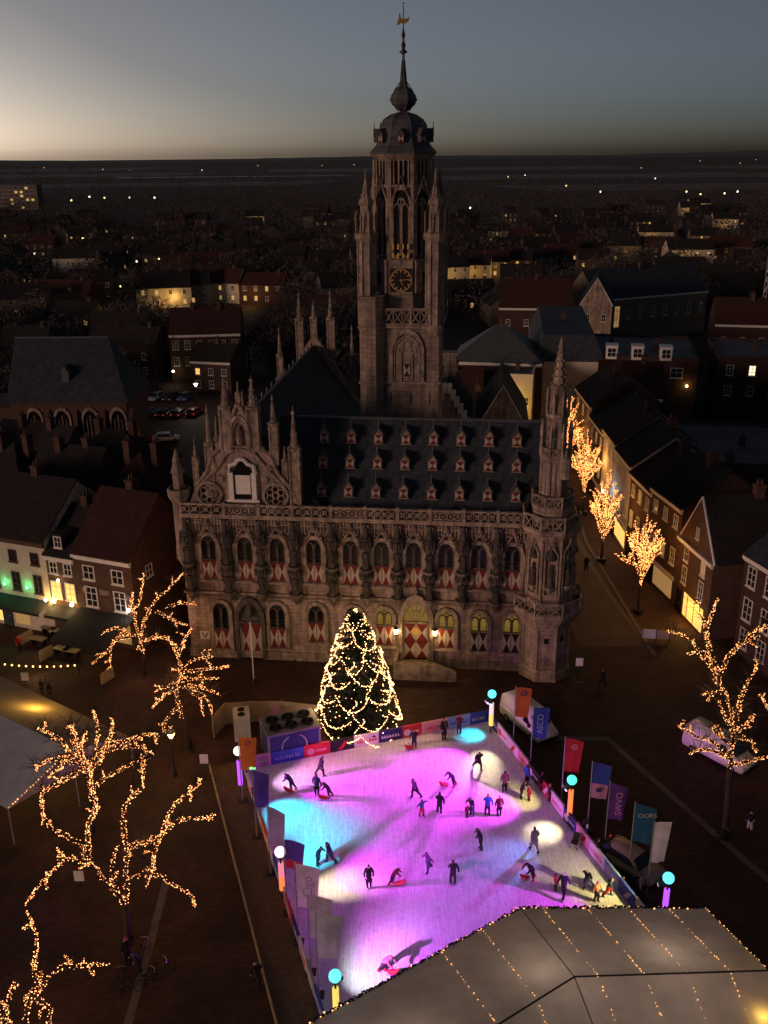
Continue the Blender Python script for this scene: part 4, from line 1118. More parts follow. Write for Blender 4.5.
def house(name, label, P, Q, d, h, roof='ridge', rh=3.0, wall=None, roofm=None, rows=(), cornice=True, side_rows=(), chimneys=1,
          group=None, ww=1.0, door=None, cat='house', frame=None, lit=(), litm=None, seed=0, rsides=()):
    """front runs from P to Q (seen left to right from outside), the house lies behind it. rows: (sill z, height, count)"""
    wall = wall or BRICK; roofm = roofm or TILED
    P = Vector((P[0],P[1],0)); Q = Vector((Q[0],Q[1],0)); w = (Q-P).length
    H = thing(name, label, cat, tuple(P), math.atan2(Q.y-P.y, Q.x-P.x), group)
    mb = MB(); mb.box((0,0,0),(w,d,h))
    if roof == 'gable': mb.prism([(0,h),(w,h),(w/2,h+rh)], 0, d, axis='y')
    mb.build('wall', wall, H)
    e = .3; mb = MB()
    if roof == 'ridge':
        mb.prism([(-e,h-.05),(d/2,h+rh),(d+e,h-.05),(d+e,h+.1),(d/2,h+rh+.18),(-e,h+.1)], -.1, w+.1, axis='x')
        g2 = MB(); g2.prism([(0,h),(d,h),(d/2,h+rh)], .02, w-.02, axis='x'); g2.build('gable_wall', wall, H)
    elif roof == 'gable':
        mb.prism([(-e,h-.1),(w/2,h+rh),(w+e,h-.1),(w+e,h+.1),(w/2,h+rh+.2),(-e,h+.1)], .25, d+.1, axis='y')
        cp = MB(); cp.tube([(-.1,.05,h-.1),(w/2,.05,h+rh+.1),(w+.1,.05,h-.1)], .12, 5); cp.build('gable_coping', frame or WPAINT, H)
    elif roof in ('hip','mansard'):
        k = min(d, w)/2 if roof == 'hip' else 1.4
        i0, i1 = (min(k, w/2-.01), min(k, d/2-.01))
        vs = [(-e,-e,h),(w+e,-e,h),(w+e,d+e,h),(-e,d+e,h),(i0,i1,h+rh),(w-i0,i1,h+rh),(w-i0,d-i1,h+rh),(i0,d-i1,h+rh)]
        mb.add(vs, [(3,2,1,0),(4,5,6,7),(0,1,5,4),(1,2,6,5),(2,3,7,6),(3,0,4,7)])
    else:
        mb.box((.25,.25,h-.1),(w-.25,d-.25,h+.06)); 
        pa = MB(); pa.ring([(-.05,-.05),(w+.05,-.05),(w+.05,d+.05),(-.05,d+.05)], [(.25,.25),(w-.25,.25),(w-.25,d-.25),(.25,d-.25)], h-.02, h+.4, 'z'); pa.build('parapet', wall, H)
    rf = mb.build('roof', roofm, H)
    r_ = random.Random(seed*17+3)
    for c in range(chimneys):
        cx = w*(.12+.76*((c+.5)/max(1,chimneys))); cy = d*.5 + r_.uniform(-.5,.5)
        zt = h + (rh if roof != 'flat' else .2)
        mb = MB(); mb.box((cx-.35,cy-.45,zt-1.5),(cx+.35,cy+.45,zt+1.0)); mb.box((cx-.42,cy-.52,zt+.85),(cx+.42,cy+.52,zt+1.02)); mb.lathe([(.14,0),(.11,.5)], 6, (cx,cy-.2,zt+1.0)); mb.lathe([(.14,0),(.11,.5)], 6, (cx,cy+.2,zt+1.0))
        mb.build('chimney', BRICK2, rf)
    if cornice:
        mb = MB(); mb.box((-.05,-.3,h-.32),(w+.05,.02,h-.02)); mb.box((-.02,-.16,h-.5),(w+.02,.02,h-.32)); mb.build('cornice', frame or WPAINT, H)
    idx = 0
    for ri, row in enumerate(rows):
        z, wh, n = row[:3]; wwid = row[3] if len(row) > 3 else ww
        for k in range(n):
            x = w*(k+.5)/n - wwid/2
            pane = GLASS
            if idx in lit or (ri, k) in lit: pane = litm or LITY
            add_window(H, (x, 0, z), 0, wwid, wh, 2, 2 if wh < 1.7 else 3, frame, pane); idx += 1
    for (z, wh, n) in side_rows:            # left side
        for k in range(n):
            y = d*(k+.5)/n + ww/2
            add_window(H, (0, y, z), R(-90), ww, wh, 2, 2, frame, GLASS)
    for (z, wh, n) in rsides:               # right side
        for k in range(n):
            y = d*(k+.5)/n - ww/2
            add_window(H, (w, y, z), R(90), ww, wh, 2, 2, frame, GLASS)
    if door:
        x, dw, dh, dm = door
        mb = MB(); mb.box((x-.08,-.05,0),(x+dw+.08,0,dh+.1)); mb.box((x,-.09,.02),(x+dw,-.05,dh)); dd = mb.build('door', dm, H)
        mb = MB(); mb.ball((x+dw*.85,-.12,dh*.48), .05, 6); mb.build('handle', GOLD, dd)
    return H, w

GREEND = M('door_green', (.02,.05,.035), .5); BROWND = M('door_brown', (.07,.03,.02), .6); BLACKD = M('door_black', (.012,.012,.014), .4)
def glowlamp(parent, loc, color, power, r=.12, es=20, size=.12, lightloc=None):
    m = M('lamp_glow', (1,1,1), .5, emit=color, es=es)
    mb = MB(); mb.ball(loc, r, 8); o = mb.build('lamp_globe', m, parent, smooth=True)
    if power: lamp('POINT', parent, lightloc or (loc[0], loc[1]-.4, loc[2]), power, color, size)
    return o
def awning(H, x0, x1, z, out, drop, mat, name='awning'):
    mb = MB(); mb.prism([(0,z),(-out,z-drop),(-out,z-drop-.3),(-out+.04,z-drop-.3),(-out+.04,z-drop-.05),(0,z-.06)], x0, x1, axis='x'); mb.build(name, mat, H)

# left row on the square
H, w = house('cafe_house', 'white rendered cafe house lit by green lamps at the left edge', (-45,84.9), (-31,79.5), 11, 9.3, 'ridge', 4.2, CREAM, TILED, [(6.9,1.25,6,.95),(4.0,1.9,6,1.0)], seed=1, chimneys=2, frame=BRICK2, door=(9.0,1.0,2.3,GREEND))
awning(H, .5, w-.3, 3.4, 1.6, .6, CANVASD)
for k in (2.45, 3.45, 4.5):
    x = w*(k+.55)/6 - .1
    glowlamp(H, (x, -.18, 4.5), (.05,1.0,.28), 32, .13, 5, .1, (x,-.45,4.6))
glowlamp(H, (w-.3,-.4,3.7), (1.0,.62,.24), 40, .16, 18)
for k in range(5): 
    mb = MB(); mb.box((1.2+k*2.3,-.03,.4),(2.9+k*2.3,.0,2.3)); mb.build('shop_window', LITO if k != 3 else LITY, H)
H, w = house('brick_house', 'narrow brick house with two brightly lit yellow first-floor windows', (-31,79.5), (-28.05,78.35), 9, 8.2, 'ridge', 3.4, BRICK2, TILED, [(6.4,1.2,2,.9),(3.9,1.75,2,1.15)], lit=(2,3), seed=2, door=(.4,.9,2.2,BROWND))
add_window(H, (w*.3,.35,8.9), 0, .85, 1.1); mb = MB(); mb.box((w*.3-.1,.36,8.2),(w*.3+.95,2.6,10.1)); mb.box((w*.3-.2,.25,10.1),(w*.3+1.05,2.7,10.25)); mb.build('dormer', TILED, H)
glowlamp(H, (1.35,-.3,5.9), (1.0,.75,.4), 14, .13, 16); glowlamp(H, (.5,-.25,3.6), (1.0,.62,.2), 130, .18, 16); glowlamp(H, (2.5,-.25,3.6), (1.0,.66,.25), 60, .18, 16)
awning(H, .1, w-.1, 3.2, 1.4, .5, CANVASD)
mb = MB(); mb.box((1.5,-.03,.6),(2.9,0,2.4)); mb.build('shop_window', LITY, H)
H, w = house('brick_house', 'wide brown brick house with white cornice above a big dark awning', (-28.05,78.35), (-22.3,76.05), 10, 8.8, 'ridge', 4.6, BRICK2, TILER, [(6.4,1.4,2,1.25),(3.7,2.0,2,1.3)], seed=3, chimneys=1, rsides=[(6.4,1.2,2)], door=(.6,1.0,2.3,BLACKD))
awning(H, .1, w-.1, 3.4, 4.4, 1.1, CANVASD)
mb = MB(); mb.prism(circ(.9,5.3,.28,10), -.06, 0, axis='y'); mb.prism(circ(5.4,5.3,.28,10), -.06, 0, axis='y'); mb.box((2.5,-.06,5.1),(3.6,0,5.6)); mb.build('wall_plaque', STONE2, H)
glowlamp(H, (w-.5,-.35,4.2), (1.0,.95,.8), 25, .17, 22)
mb = MB(); mb.box((1.9,-.03,.5),(5.4,0,2.4)); mb.build('shop_window', LITO, H)
# second row behind them
for i, (P, Q, d, h, rh, rm, lb) in enumerate([((-46,97),(-38,93.5),9,8.5,4.6,TILED,'dark roofed house behind the white cafe house'),((-38,93.5),(-30.5,91),9,8.6,4.8,TILED,'dark roofed house behind the narrow lit brick house'),((-30.5,91),(-22.6,88),9,8.4,5.2,TILER,'house with reddish tiled roof beside the alley left of the town hall'),((-48,108),(-38,104),9,8,4.2,TILED,'far dark house with long ridge in front of the church'),((-38,104),(-27,101),9,8,4.4,TILED,'dark house in front of the church buttress'),((-70,98),(-58,94),12,9,5,TILED,'dark tall roofed house at the far left edge')]):
    house('town_house', lb, P, Q, d, h, 'ridge' if i % 2 else 'hip', rh, BRICK2, rm, [(5.6,1.2,3)], seed=10+i, chimneys=2)

# right row along the street (front faces west), from far to near
row = [((27.2,130),(27.0,119),11.2,'ridge',BRICK,'far brick house with slate roof where the street trees begin'),
       ((27.0,119),(26.9,111),10.0,'ridge',BRICK2,'brown brick house beside the farthest lit street tree'),
       ((26.9,111),(26.8,104),10.6,'ridge',CREAM,'cream house glowing orange behind the street trees'),
       ((26.8,104),(26.8,97),10.2,'ridge',CREAM,'cream rendered house between the brick houses of the lit street'),
       ((26.8,97),(27.3,90.5),9.6,'ridge',BRICK,'brick house right behind the nearest golden street tree'),
       ((27.3,90.5),(28.4,84),10.2,'ridge',BRICK2,'brown brick house with white cornice next to the lit corner shop')]
for i, (P, Q, h, rt, wm, lb) in enumerate(row):
    H, w = house('street_house', lb, P, Q, 9, h, rt, 3.4, wm, TILED if i % 2 else TILER, [(h-2.3,1.35,3,.9),(3.6+(h-8.6)*.3,1.75,3,.95)], seed=20+i, chimneys=1,
        lit=[(0,1),(1,0),(1,2)] if i in (1,4) else ([(1,1)] if i in (0,2,5) else []), litm=LITO, door=(w_ if False else .5, 1.0, 2.3, (GREEND,BROWND,BLACKD)[i % 3]))
    mb = MB(); mb.box((1.9,-.04,.5),(w-.6,0,2.4)); mb.build('shop_window', (LITO, GLASS, LITO, LITY, GLASS, LITO)[i], H)
    mb = MB(); mb.box((1.6,-.1,2.5),(w-.3,0,2.95)); mb.build('shop_fascia', WPAINT if i % 2 else BLACKD, H)
H, w = house('corner_shop', 'gabled brown brick corner shop with golden lit window', (28.4,84), (29.3,77), 10, 7.6, 'gable', 5.0, BRICK2, TILED, [(5.6,1.5,2,.9),(3.3,1.8,2,.95)], lit=[(0,1)], litm=LITO, seed=31, door=(.6,1.0,2.3,BLACKD))
mb = MB(); mb.box((2.2,-.05,.3),(6.2,0,2.6)); mb.build('shop_window', LITY, H)
mb = MB(); mb.box((3.0,-.07,.3),(3.1,-.05,2.6)); mb.box((4.4,-.07,.3),(4.5,-.05,2.6)); mb.build('glazing_bar', BLACKD, H)
lamp('POINT', H, (4.2,-.9,1.8), 140, (1.0,.52,.10), .3)
add_window(H, (w/2-.3,0,8.6), 0, .6, 1.1)
H, w = house('brick_house', 'red brick house with white sash windows at the right edge', (31.3,75.2), (34.6,63.8), 12, 9.3, 'ridge', 4.4, BRICK, SLATE, [(6.7,1.9,5,1.15),(3.5,2.1,5,1.2),(.8,1.9,5,1.1)], seed=32, chimneys=2, side_rows=[(6.6,1.5,2)])
mb = MB(); mb.box((3.2,.6,9.3),(4.6,3.4,11.6)); mb.prism([(3.0,11.6),(4.8,11.6),(3.9,12.3)], .5, 3.6, axis='y'); dm = mb.build('dormer', WPAINT, H)
add_window(H, (3.45,.59,9.75), 0, .9, 1.5)
H, w = house('brick_house', 'dark brick house with two skylights set back in the alley', (30.6,88.5), (39,87), 10, 6.6, 'ridge', 5.2, BRICK2, TILER, [(4.2,1.2,2,1.6),(1.2,1.8,2,1.6)], lit=[(1,0)], litm=LITO, seed=33)
for x in (2.2, 4.4):
    mb = MB(); mb.box((-.35,-.05,0),(.35,.05,.9)); o = mb.build('skylight', FELT, H, loc=(x,1.4,8.2)); o.rotation_euler = (R(-44),0,0)
# block behind the right row
blk = [('flat_roof_building','large flat roofed building with pale patches on its dark roof',(31,152),(50,148),20,11,'flat',BRICK,FELT,[(8.2,1.6,3,1.9)],()),
       ('brick_building','red brick building with three brightly lit top windows',(54,150),(74,146),16,11,'flat',BRICK,FELT,[(8.3,1.7,6,1.1),(5,1.6,6,1.1)],((0,1),(0,2),(0,3))),
       ('shed','wide low dark roofed hall behind the street row',(38,112),(62,107),20,5.5,'flat',BRICK2,FELT,[(3,1.2,4)],()),
       ('shed','dark flat roofed store between the street row and the hall',(38,96),(56,92),12,5.0,'flat',BRICK2,FELT,[(2.6,1.2,3)],()),
       ('town_house','reddish roofed house rising behind the street row',(31,134),(40,132),9,9,'ridge',BRICK,TILER,[(6,1.3,2)],()),
       ('town_house','brick house with long red roof right of the flat roofed hall',(58,124),(76,120),11,8.5,'ridge',BRICK,TILER,[(5.6,1.4,5)],()),
       ('town_house','dark slate house beyond the red brick house at the right edge',(44,84),(58,80),11,7,'ridge',BRICK2,TILED,[(4,1.3,3)],()),
       ('town_house','brick house with red roof below the three lit windows',(62,138),(82,134),10,9,'ridge',BRICK,TILER,[(6,1.6,5)],())]
for i, (nm, lb, P, Q, d, h, rt, wm, rm, rows, lit) in enumerate(blk):
    H, w = house(nm, lb, P, Q, d, h, rt, 4.2, wm, rm, rows, seed=40+i, chimneys=2, lit=lit, litm=LITW, cornice=(rt != 'flat'), cat='building' if rt == 'flat' else 'house')
    if i == 2: glowlamp(H, (17,10,6.2), (1.0,.8,.3), 25, .2, 10); 
    if i == 0:
        glowlamp(H, (w-1.5,-.3,7), (1.0,.62,.2), 30, .2, 10)
        for x in (5,9,13.4):
            mb = MB(); mb.box((x,-.5,11.0),(x+1.8,2,13)); mb.box((x-.1,-.6,13),(x+1.9,2.1,13.15)); mb.build('dormer', WPAINT, H); add_window(H, (x+.2,-.5,11.3), 0, 1.4, 1.5)

# behind the tower on the right
oth = [('stepped_gable_house','house with pale stepped gable just right of the tower',(4.5,101),(9.5,100.5),12,14.2,'gable',STONE,TILED,4.2,[(7,1.3,2)]),
       ('gabled_house','dark roofed house with pale plain gable behind the town hall roof',(10.3,100),(15.6,99.4),12,14.0,'gable',STONE,TILED,4.6,[(7,1.3,2)]),
       ('lit_facade_house','narrow house front glowing yellow behind the town hall ridge',(17.6,141),(22.6,140),8,10.5,'flat',CREAM,FELT,0,[(6,1.4,3,.7),(3,1.6,3,.7)]),
       ('hip_roof_house','square red brick house with grey hipped roof right of the tower',(11,150),(25,147),13,11,'hip',BRICK,LEAD,5,[(7,1.6,3)]),
       ('mansard_house','long house with slate mansard roof on the far street',(29,186),(24.5,152),11,10.5,'mansard',CREAM,SLATE,4,[(7,1.8,11,.9),(3.5,1.8,11,.9)]),
       ('red_roof_house','long house with orange-red roof and pale gable at the street end',(26,212),(42,210),13,10,'ridge',BRICK,TILER,5.5,[(6,1.5,4)]),
       ('gabled_house','tall pale gabled front lit orange at its foot',(42.5,205),(49,203.5),14,11.5,'gable',STONE,TILED,5.5,[(8,1.6,2),(4.5,1.8,2)]),
       ('long_hall','long dark roofed hall with pale eaves far right of the tower',(50,222),(80,236),13,10,'ridge',BRICK3,SLATE,6,[(5,2.4,9)]),
       ('town_house','low dark roofed house left of the mansard house',(6.5,139),(14.5,137.6),9,7.5,'ridge',BRICK,TILER,4,[(4,1.3,3)]),
       ('town_house','small house with dark hip roof between tower and far street',(9,128),(16,126.5),9,7,'hip',BRICK2,TILED,3.4,[(4,1.3,3)]),
       ('pointed_roof_house','dark house with steep pointed roof at the far right edge',(84,200),(96,198),11,10,'hip',BRICK2,LEAD,7,[(6,1.5,3)]),
       ('town_house','brick house with dark tiled roof left of the far mast',(66,188),(80,185),11,10,'ridge',BRICK,TILER,4.4,[(6,1.5,4)])]
for i, (nm, lb, P, Q, d, h, rt, wm, rm, rh, rows) in enumerate(oth):
    H, w = house(nm, lb, P, Q, d, h, rt, rh, wm, rm, rows, seed=60+i, chimneys=1 if rt != 'gable' else 0, cornice=rt not in ('gable','flat'))
    if i == 0:
        mb = MB()
        for k in range(6):
            for s in (-1,1):
                x = w/2 + s*(w/2-.2-k*.42); mb.box((x-.3,-.12,h-.3+k*.75),(x+.3,.45,h+.75+k*.75))
        mb.build('gable_step', WPAINT, H)
        mb = MB(); mb.box((w/2-.8,5,h+3),(w/2+.8,6.2,h+6.6)); mb.box((w/2-.95,4.85,h+6.6),(w/2+.95,6.35,h+6.9)); mb.build('chimney_stack', STONE2, H)
    if i == 2: lamp('POINT', H, (2.4,-1.8,6), 420, (1.0,.60,.10), .4)
    if i == 6: lamp('POINT', H, (2.5,-1.8,2.2), 160, (1.0,.55,.16), .4)
    if i == 3: glowlamp(H, (-.4,-.3,10.4), (1.0,.6,.3), 20, .22, 14)
    if i == 7: add_window(H, (2.2,-.02,3.2), 0, 1.6, 5, 2, 4, None, LITO); add_window(H, (5,-.02,3.2), 0, 1.6, 5, 2, 4, None, LITO)

# church at the left
CH = thing('church', 'dark brick church with steep slate roof and tall pointed windows', 'church', (-53,131.5,0), R(-1))
mb = MB(); mb.box((0,0,0),(16.5,12,9.5)); mb.box((-7,3,0),(0,12,8)); mb.build('wall', BRICK2, CH)
mb = MB()
vs = [(-.4,-.4,9.5),(16.9,-.4,9.5),(16.9,12.4,9.5),(-.4,12.4,9.5),(-.4,6,17.6),(13.2,6,17.6)]
mb.add(vs, [(3,2,1,0),(0,1,5,4),(1,2,5),(2,3,4,5),(3,0,4)]); mb.build('roof', SLATE, CH)
mb = MB(); mb.box((-.4,5.85,17.55),(13.2,6.15,17.75)); mb.build('ridge_capping', LEAD, CH)
for k in range(4):
    x = 3.2 + k*4.0
    mb = MB(); mb.ring(arch(2.5,5.8,1.6,z0=3.0,cx=x), arch(2.0,5.3,1.4,z0=3.0,cx=x), -.18, 0); mb.box((x-.05,-.1,3),(x+.05,-.02,7.6)); mb.box((x-.55,-.1,3),(x-.47,-.02,7.0)); mb.box((x+.47,-.1,3),(x+.55,-.02,7.0)); mb.box((x-1.4,-.3,2.75),(x+1.4,0,3.0))
    wn_ = mb.build('window', STONE2, CH)
    mb = MB(); mb.prism(arch(2.0,5.3,1.4,z0=3.0,cx=x), -.012, 0, axis='y'); mb.build('pane', GLASSD, wn_)
    mb = MB(); mb.prism([(0,0),(-1.1,0),(-1.0,5),(-.4,8),(0,8.6)], x+1.7, x+2.3, axis='x'); mb.build('buttress', BRICK2, CH)
mb = MB(); mb.box((0,-4.2,0),(15.5,-.02,2.2)); mb.prism([(-4.4,2.2),(0,2.6),(0,2.7),(-4.4,2.32)], -.1, 15.6, axis='x'); mb.build('lean_to', BRICK2, CH)
mb = MB(); mb.box((7.3,1.6,11.6),(8.3,3.4,13.2)); mb.prism([(7.1,13.2),(8.5,13.2),(7.8,14.4)], 1.5, 4.2, axis='y'); mb.build('roof_hatch', LEAD, CH)
glowlamp(CH, (1.2,-.6,3.3), (1.0,.5,.12), 40, .22, 12); glowlamp(CH, (15.2,-4.6,2.9), (1.0,.55,.15), 0, .05, 5)
lamp('POINT', CH, (17.6,3,2.5), 90, (1.0,.45,.14), .3)

# brick house with red roof beyond the car park, lit terrace rows further back
H, w = house('red_roof_house', 'brick house with red tiled roof and two rows of white windows beyond the car park', (-41.6, 184.81), (-27.86, 185.94), 12, 9.5, 'ridge', 4.2, BRICK, TILER, [(6.6,1.7,6,1.1),(3.4,1.7,6,1.1)], seed=80, chimneys=2)
glowlamp(H, (.4,-1.2,2.6), (1.0,.8,.4), 45, .22, 12)
house('annex', 'low dark brick annex in front of the red roofed house', (-36.18, 176.96), (-28.45, 175.0), 8, 6, 'ridge', 2.6, BRICK2, TILED, [(3.4,1.3,3),(.9,1.5,3)], lit=(0,), seed=81, chimneys=1)
# ------------------------------------------------------------------ trees wrapped in fairy lights
def smooth_line(pts, sub=4, rnd_=None, jit=0.0):
    P = [Vector(p) for p in pts]
    if len(P) < 3: 
        out = [P[0].lerp(P[-1], k/sub) for k in range(sub+1)]
    else:
        out = []
        for i in range(len(P)-1):
            p0, p1, p2, p3 = P[max(0,i-1)], P[i], P[i+1], P[min(len(P)-1,i+2)]
            for k in range(sub):
                t = k/sub
                out.append(.5*((2*p1) + (p2-p0)*t + (2*p0-5*p1+4*p2-p3)*t*t + (3*p1-p0-3*p2+p3)*t**3))
        out.append(P[-1])
    if jit and rnd_: out = [out[0]] + [p + Vector((rnd_.uniform(-jit,jit),rnd_.uniform(-jit,jit),rnd_.uniform(-jit,jit))) for p in out[1:]]
    return out
def lit_tree(name, label, base, limbs, bulbm, seed, per_m=28.0, br=.030, power=60, r0=.2, trunk_to=None, spread=.07, group='trees wrapped in fairy lights', twigs=True, lightcol=(1,.46,.16)):
    r_ = random.Random(seed)
    t = thing(name, label, 'tree', (base[0], base[1], 0), 0, group)
    B = Vector((base[0], base[1], 0))
    L = [[Vector(p)-B for p in l] for l in limbs]
    fork = Vector(trunk_to)-B if trunk_to else L[0][0]
    mb = MB()
    mb.tube([(0,0,-.05),(fork.x*.3+r_.uniform(-.05,.05),fork.y*.3,fork.z*.4),tuple(fork)], [r0*1.35,r0*1.05,r0*.95], 8)
    mb.build('trunk', BARK, t, smooth=True)
    bl = MB(); lb = MB(); tw = MB(); cen = Vector((0,0,0)); cnt = 0
    allL = [(l, r0*.6) for l in L]
    if twigs:
        for l in L:
            for q in range(len(l) - 1):
                i = r_.randrange(1, len(l)); a = l[i-1].lerp(l[i], r_.random()); dd = (l[i]-l[i-1]).normalized()
                d = (dd*.9 + Vector((r_.gauss(0,.8), r_.gauss(0,.8), r_.gauss(.25,.6)))).normalized()*r_.uniform(.25,.75)
                allL.append(([a, a+d*.55+Vector((r_.uniform(-.1,.1),0,r_.uniform(-.05,.1))), a+d], .035))
    for l, rbase in allL:
        S = smooth_line(l, 4, r_, .06)
        n = len(S); rad = [max(.02, rbase*(1-.8*i/(n-1))) for i in range(n)]
        lb.tube([tuple(p) for p in S], rad, 6)
        for i in range(n-1):
            a, b = S[i], S[i+1]; m = (b-a).length*per_m
            k = int(m) + (1 if r_.random() < m-int(m) else 0)
            for q in range(k):
                p = a.lerp(b, r_.random()); d = Vector((r_.gauss(0,1),r_.gauss(0,1),r_.gauss(0,1))).normalized()
                p = p + d*(rad[i]+r_.uniform(.01,spread))
                bl.bulb(tuple(p), br*r_.uniform(.55,1.2), 0 if r_.random() < .75 else 1); cen += p; cnt += 1
        if twigs:
            for i in range(2, n):
                for q in range(3):
                    a = S[i]; d = Vector((r_.gauss(0,1),r_.gauss(0,1),abs(r_.gauss(.4,.8)))).normalized()*r_.uniform(.4,1.3)
                    m = a + d*.5 + Vector((r_.uniform(-.15,.15),r_.uniform(-.15,.15),r_.uniform(-.1,.1)))
                    tw.tube([tuple(a), tuple(m), tuple(a+d)], [.018,.012,.005], 3)
    lo = lb.build('limb', BARK, t, smooth=True)
    o = bl.build('fairy_lights', [bulbm, BULBR], t); tag(o, kind='stuff')
    if twigs: tag(tw.build('twigs', TWIG, t), kind='stuff')
    if cnt and power:
        c = cen/cnt
        ex = [c + Vector((-1.2,0,.5)), c + Vector((1.2,0,.2)), c + Vector((0,-.3,-.8))]
        for e in ex: lamp('POINT', t, tuple(e), power/3, lightcol, .6)
    return t

lit_tree('plane_tree', 'crooked lit tree in front of the wide brown brick house', (-20.95, 71.79),
  [[(-20.83, 71.9, 2.03), (-20.86, 71.5, 3.7), (-20.93, 71.1, 6.12), (-20.05, 70.7, 8.46), (-19.62, 70.3, 10.44)], [(-20.92, 71.73, 3.58), (-20.22, 72.02, 5.65), (-19.3, 72.31, 7.06), (-18.46, 72.6, 7.69), (-17.14, 72.89, 8.93)], [(-21.06, 71.78, 3.71), (-22.3, 71.78, 4.05), (-23.42, 71.77, 2.95), (-23.82, 71.76, 0.68)], [(-22.34, 71.89, 3.99), (-22.94, 72.22, 4.46), (-24.41, 72.55, 3.66)], [(-21.72, 71.66, 3.88), (-22.85, 71.06, 3.8), (-23.49, 70.47, 3.03), (-24.67, 69.87, 2.26)], [(-20.83, 71.78, 3.23), (-19.63, 72.27, 3.43), (-18.65, 72.76, 2.83), (-18.32, 73.26, 1.08)], [(-19.24, 71.65, 6.13), (-18.05, 72.23, 5.04), (-17.09, 72.8, 4.25)], [(-18.41, 71.87, 6.48), (-17.23, 71.75, 6.84), (-15.82, 71.63, 6.73)], [(-21.29, 71.93, 6.02), (-21.15, 71.34, 7.24), (-20.74, 70.74, 8.45)]], BULBW, 1, power=340)
lit_tree('plane_tree', 'lit tree with spidery drooping branches beside the hoarding', (-14.91, 60.9),
  [[(-15.28, 61.03, 2.51), (-15.63, 61.44, 4.58), (-15.31, 61.84, 6.33), (-15.64, 62.24, 7.8), (-16.27, 62.64, 8.57), (-17.65, 63.04, 8.09)], [(-15.08, 60.78, 8.05), (-14.39, 59.8, 9.67), (-13.48, 58.82, 11.23)], [(-15.1, 60.97, 6.83), (-14.24, 61.71, 7.1), (-12.88, 62.45, 7.03)], [(-14.97, 60.84, 6.63), (-13.44, 61.22, 6.67), (-11.66, 61.59, 6.57)], [(-14.93, 60.93, 5.87), (-13.74, 61.17, 5.86), (-12.43, 61.4, 5.7)], [(-14.92, 60.8, 5.67), (-13.52, 60.98, 5.12), (-12.36, 61.15, 4.48)], [(-14.95, 60.87, 5.49), (-13.77, 60.72, 4.43), (-13.6, 60.56, 3.09)], [(-14.76, 61.05, 5.23), (-13.46, 61.54, 3.91), (-13.29, 62.03, 2.29)], [(-15.33, 60.91, 5.46), (-16.8, 61.9, 3.87), (-18.04, 62.89, 2.39)], [(-15.43, 60.83, 5.51), (-16.39, 60.71, 5.46), (-17.01, 60.59, 5.12)], [(-15.31, 60.76, 3.85), (-15.95, 60.08, 3.43), (-16.36, 59.4, 2.74), (-15.5, 58.72, 2.61)]], BULBW, 2, power=340)
lit_tree('plane_tree', 'densely lit spreading tree in front of the yellow glowing tent', (-19.66, 51.46),
  [[(-19.24, 51.01, 2.93), (-19.04, 50.73, 4.66), (-19.09, 50.44, 6.26), (-19.23, 50.15, 7.81), (-19.27, 49.86, 9.33)], [(-19.2, 51.03, 5.44), (-19.34, 50.75, 7.02), (-18.92, 50.46, 8.17)], [(-19.04, 50.87, 4.96), (-18.59, 51.05, 6.4), (-18.29, 51.24, 8.03), (-18.42, 51.42, 9.44)], [(-18.76, 51.1, 5.78), (-17.55, 50.39, 7.44), (-16.85, 49.67, 9.05), (-16.51, 48.96, 10.44)], [(-18.72, 50.92, 5.71), (-17.47, 50.71, 7.41), (-16.4, 50.5, 7.73), (-15.14, 50.28, 8.34), (-14.27, 50.07, 8.47), (-14.25, 49.86, 8.24)], [(-17.97, 50.99, 6.64), (-17.12, 51.54, 6.54), (-16.28, 52.08, 6.25), (-15.8, 52.63, 5.57), (-16.12, 53.17, 4.48)], [(-19.15, 50.99, 3.66), (-18.33, 51.36, 4.38), (-17.37, 51.73, 4.71), (-16.23, 52.1, 5.13), (-15.47, 52.47, 5.06)], [(-19.23, 50.9, 5.54), (-20.16, 51.05, 6.43), (-20.6, 51.2, 7.3), (-21.41, 51.35, 7.79), (-22.25, 51.51, 8.09)], [(-19.3, 51.11, 5.48), (-20.51, 51.31, 5.65), (-21.34, 51.51, 4.92), (-22.18, 51.7, 4.18)], [(-19.43, 51.07, 5.71), (-21.06, 51.11, 6.1), (-22.32, 51.14, 5.5), (-22.56, 51.17, 5.08)], [(-19.25, 50.87, 5.36), (-20.74, 51.02, 4.47), (-21.71, 51.17, 3.86), (-22.44, 51.32, 3.25), (-22.73, 51.47, 2.1), (-22.69, 51.62, 0.83)], [(-19.08, 51.03, 5.04), (-19.88, 51.6, 6.04), (-20.45, 52.16, 6.84)], [(-18.91, 50.86, 5.36), (-18.0, 50.42, 6.45), (-17.57, 49.98, 7.72)]], BULBW, 3, power=170, per_m=32)
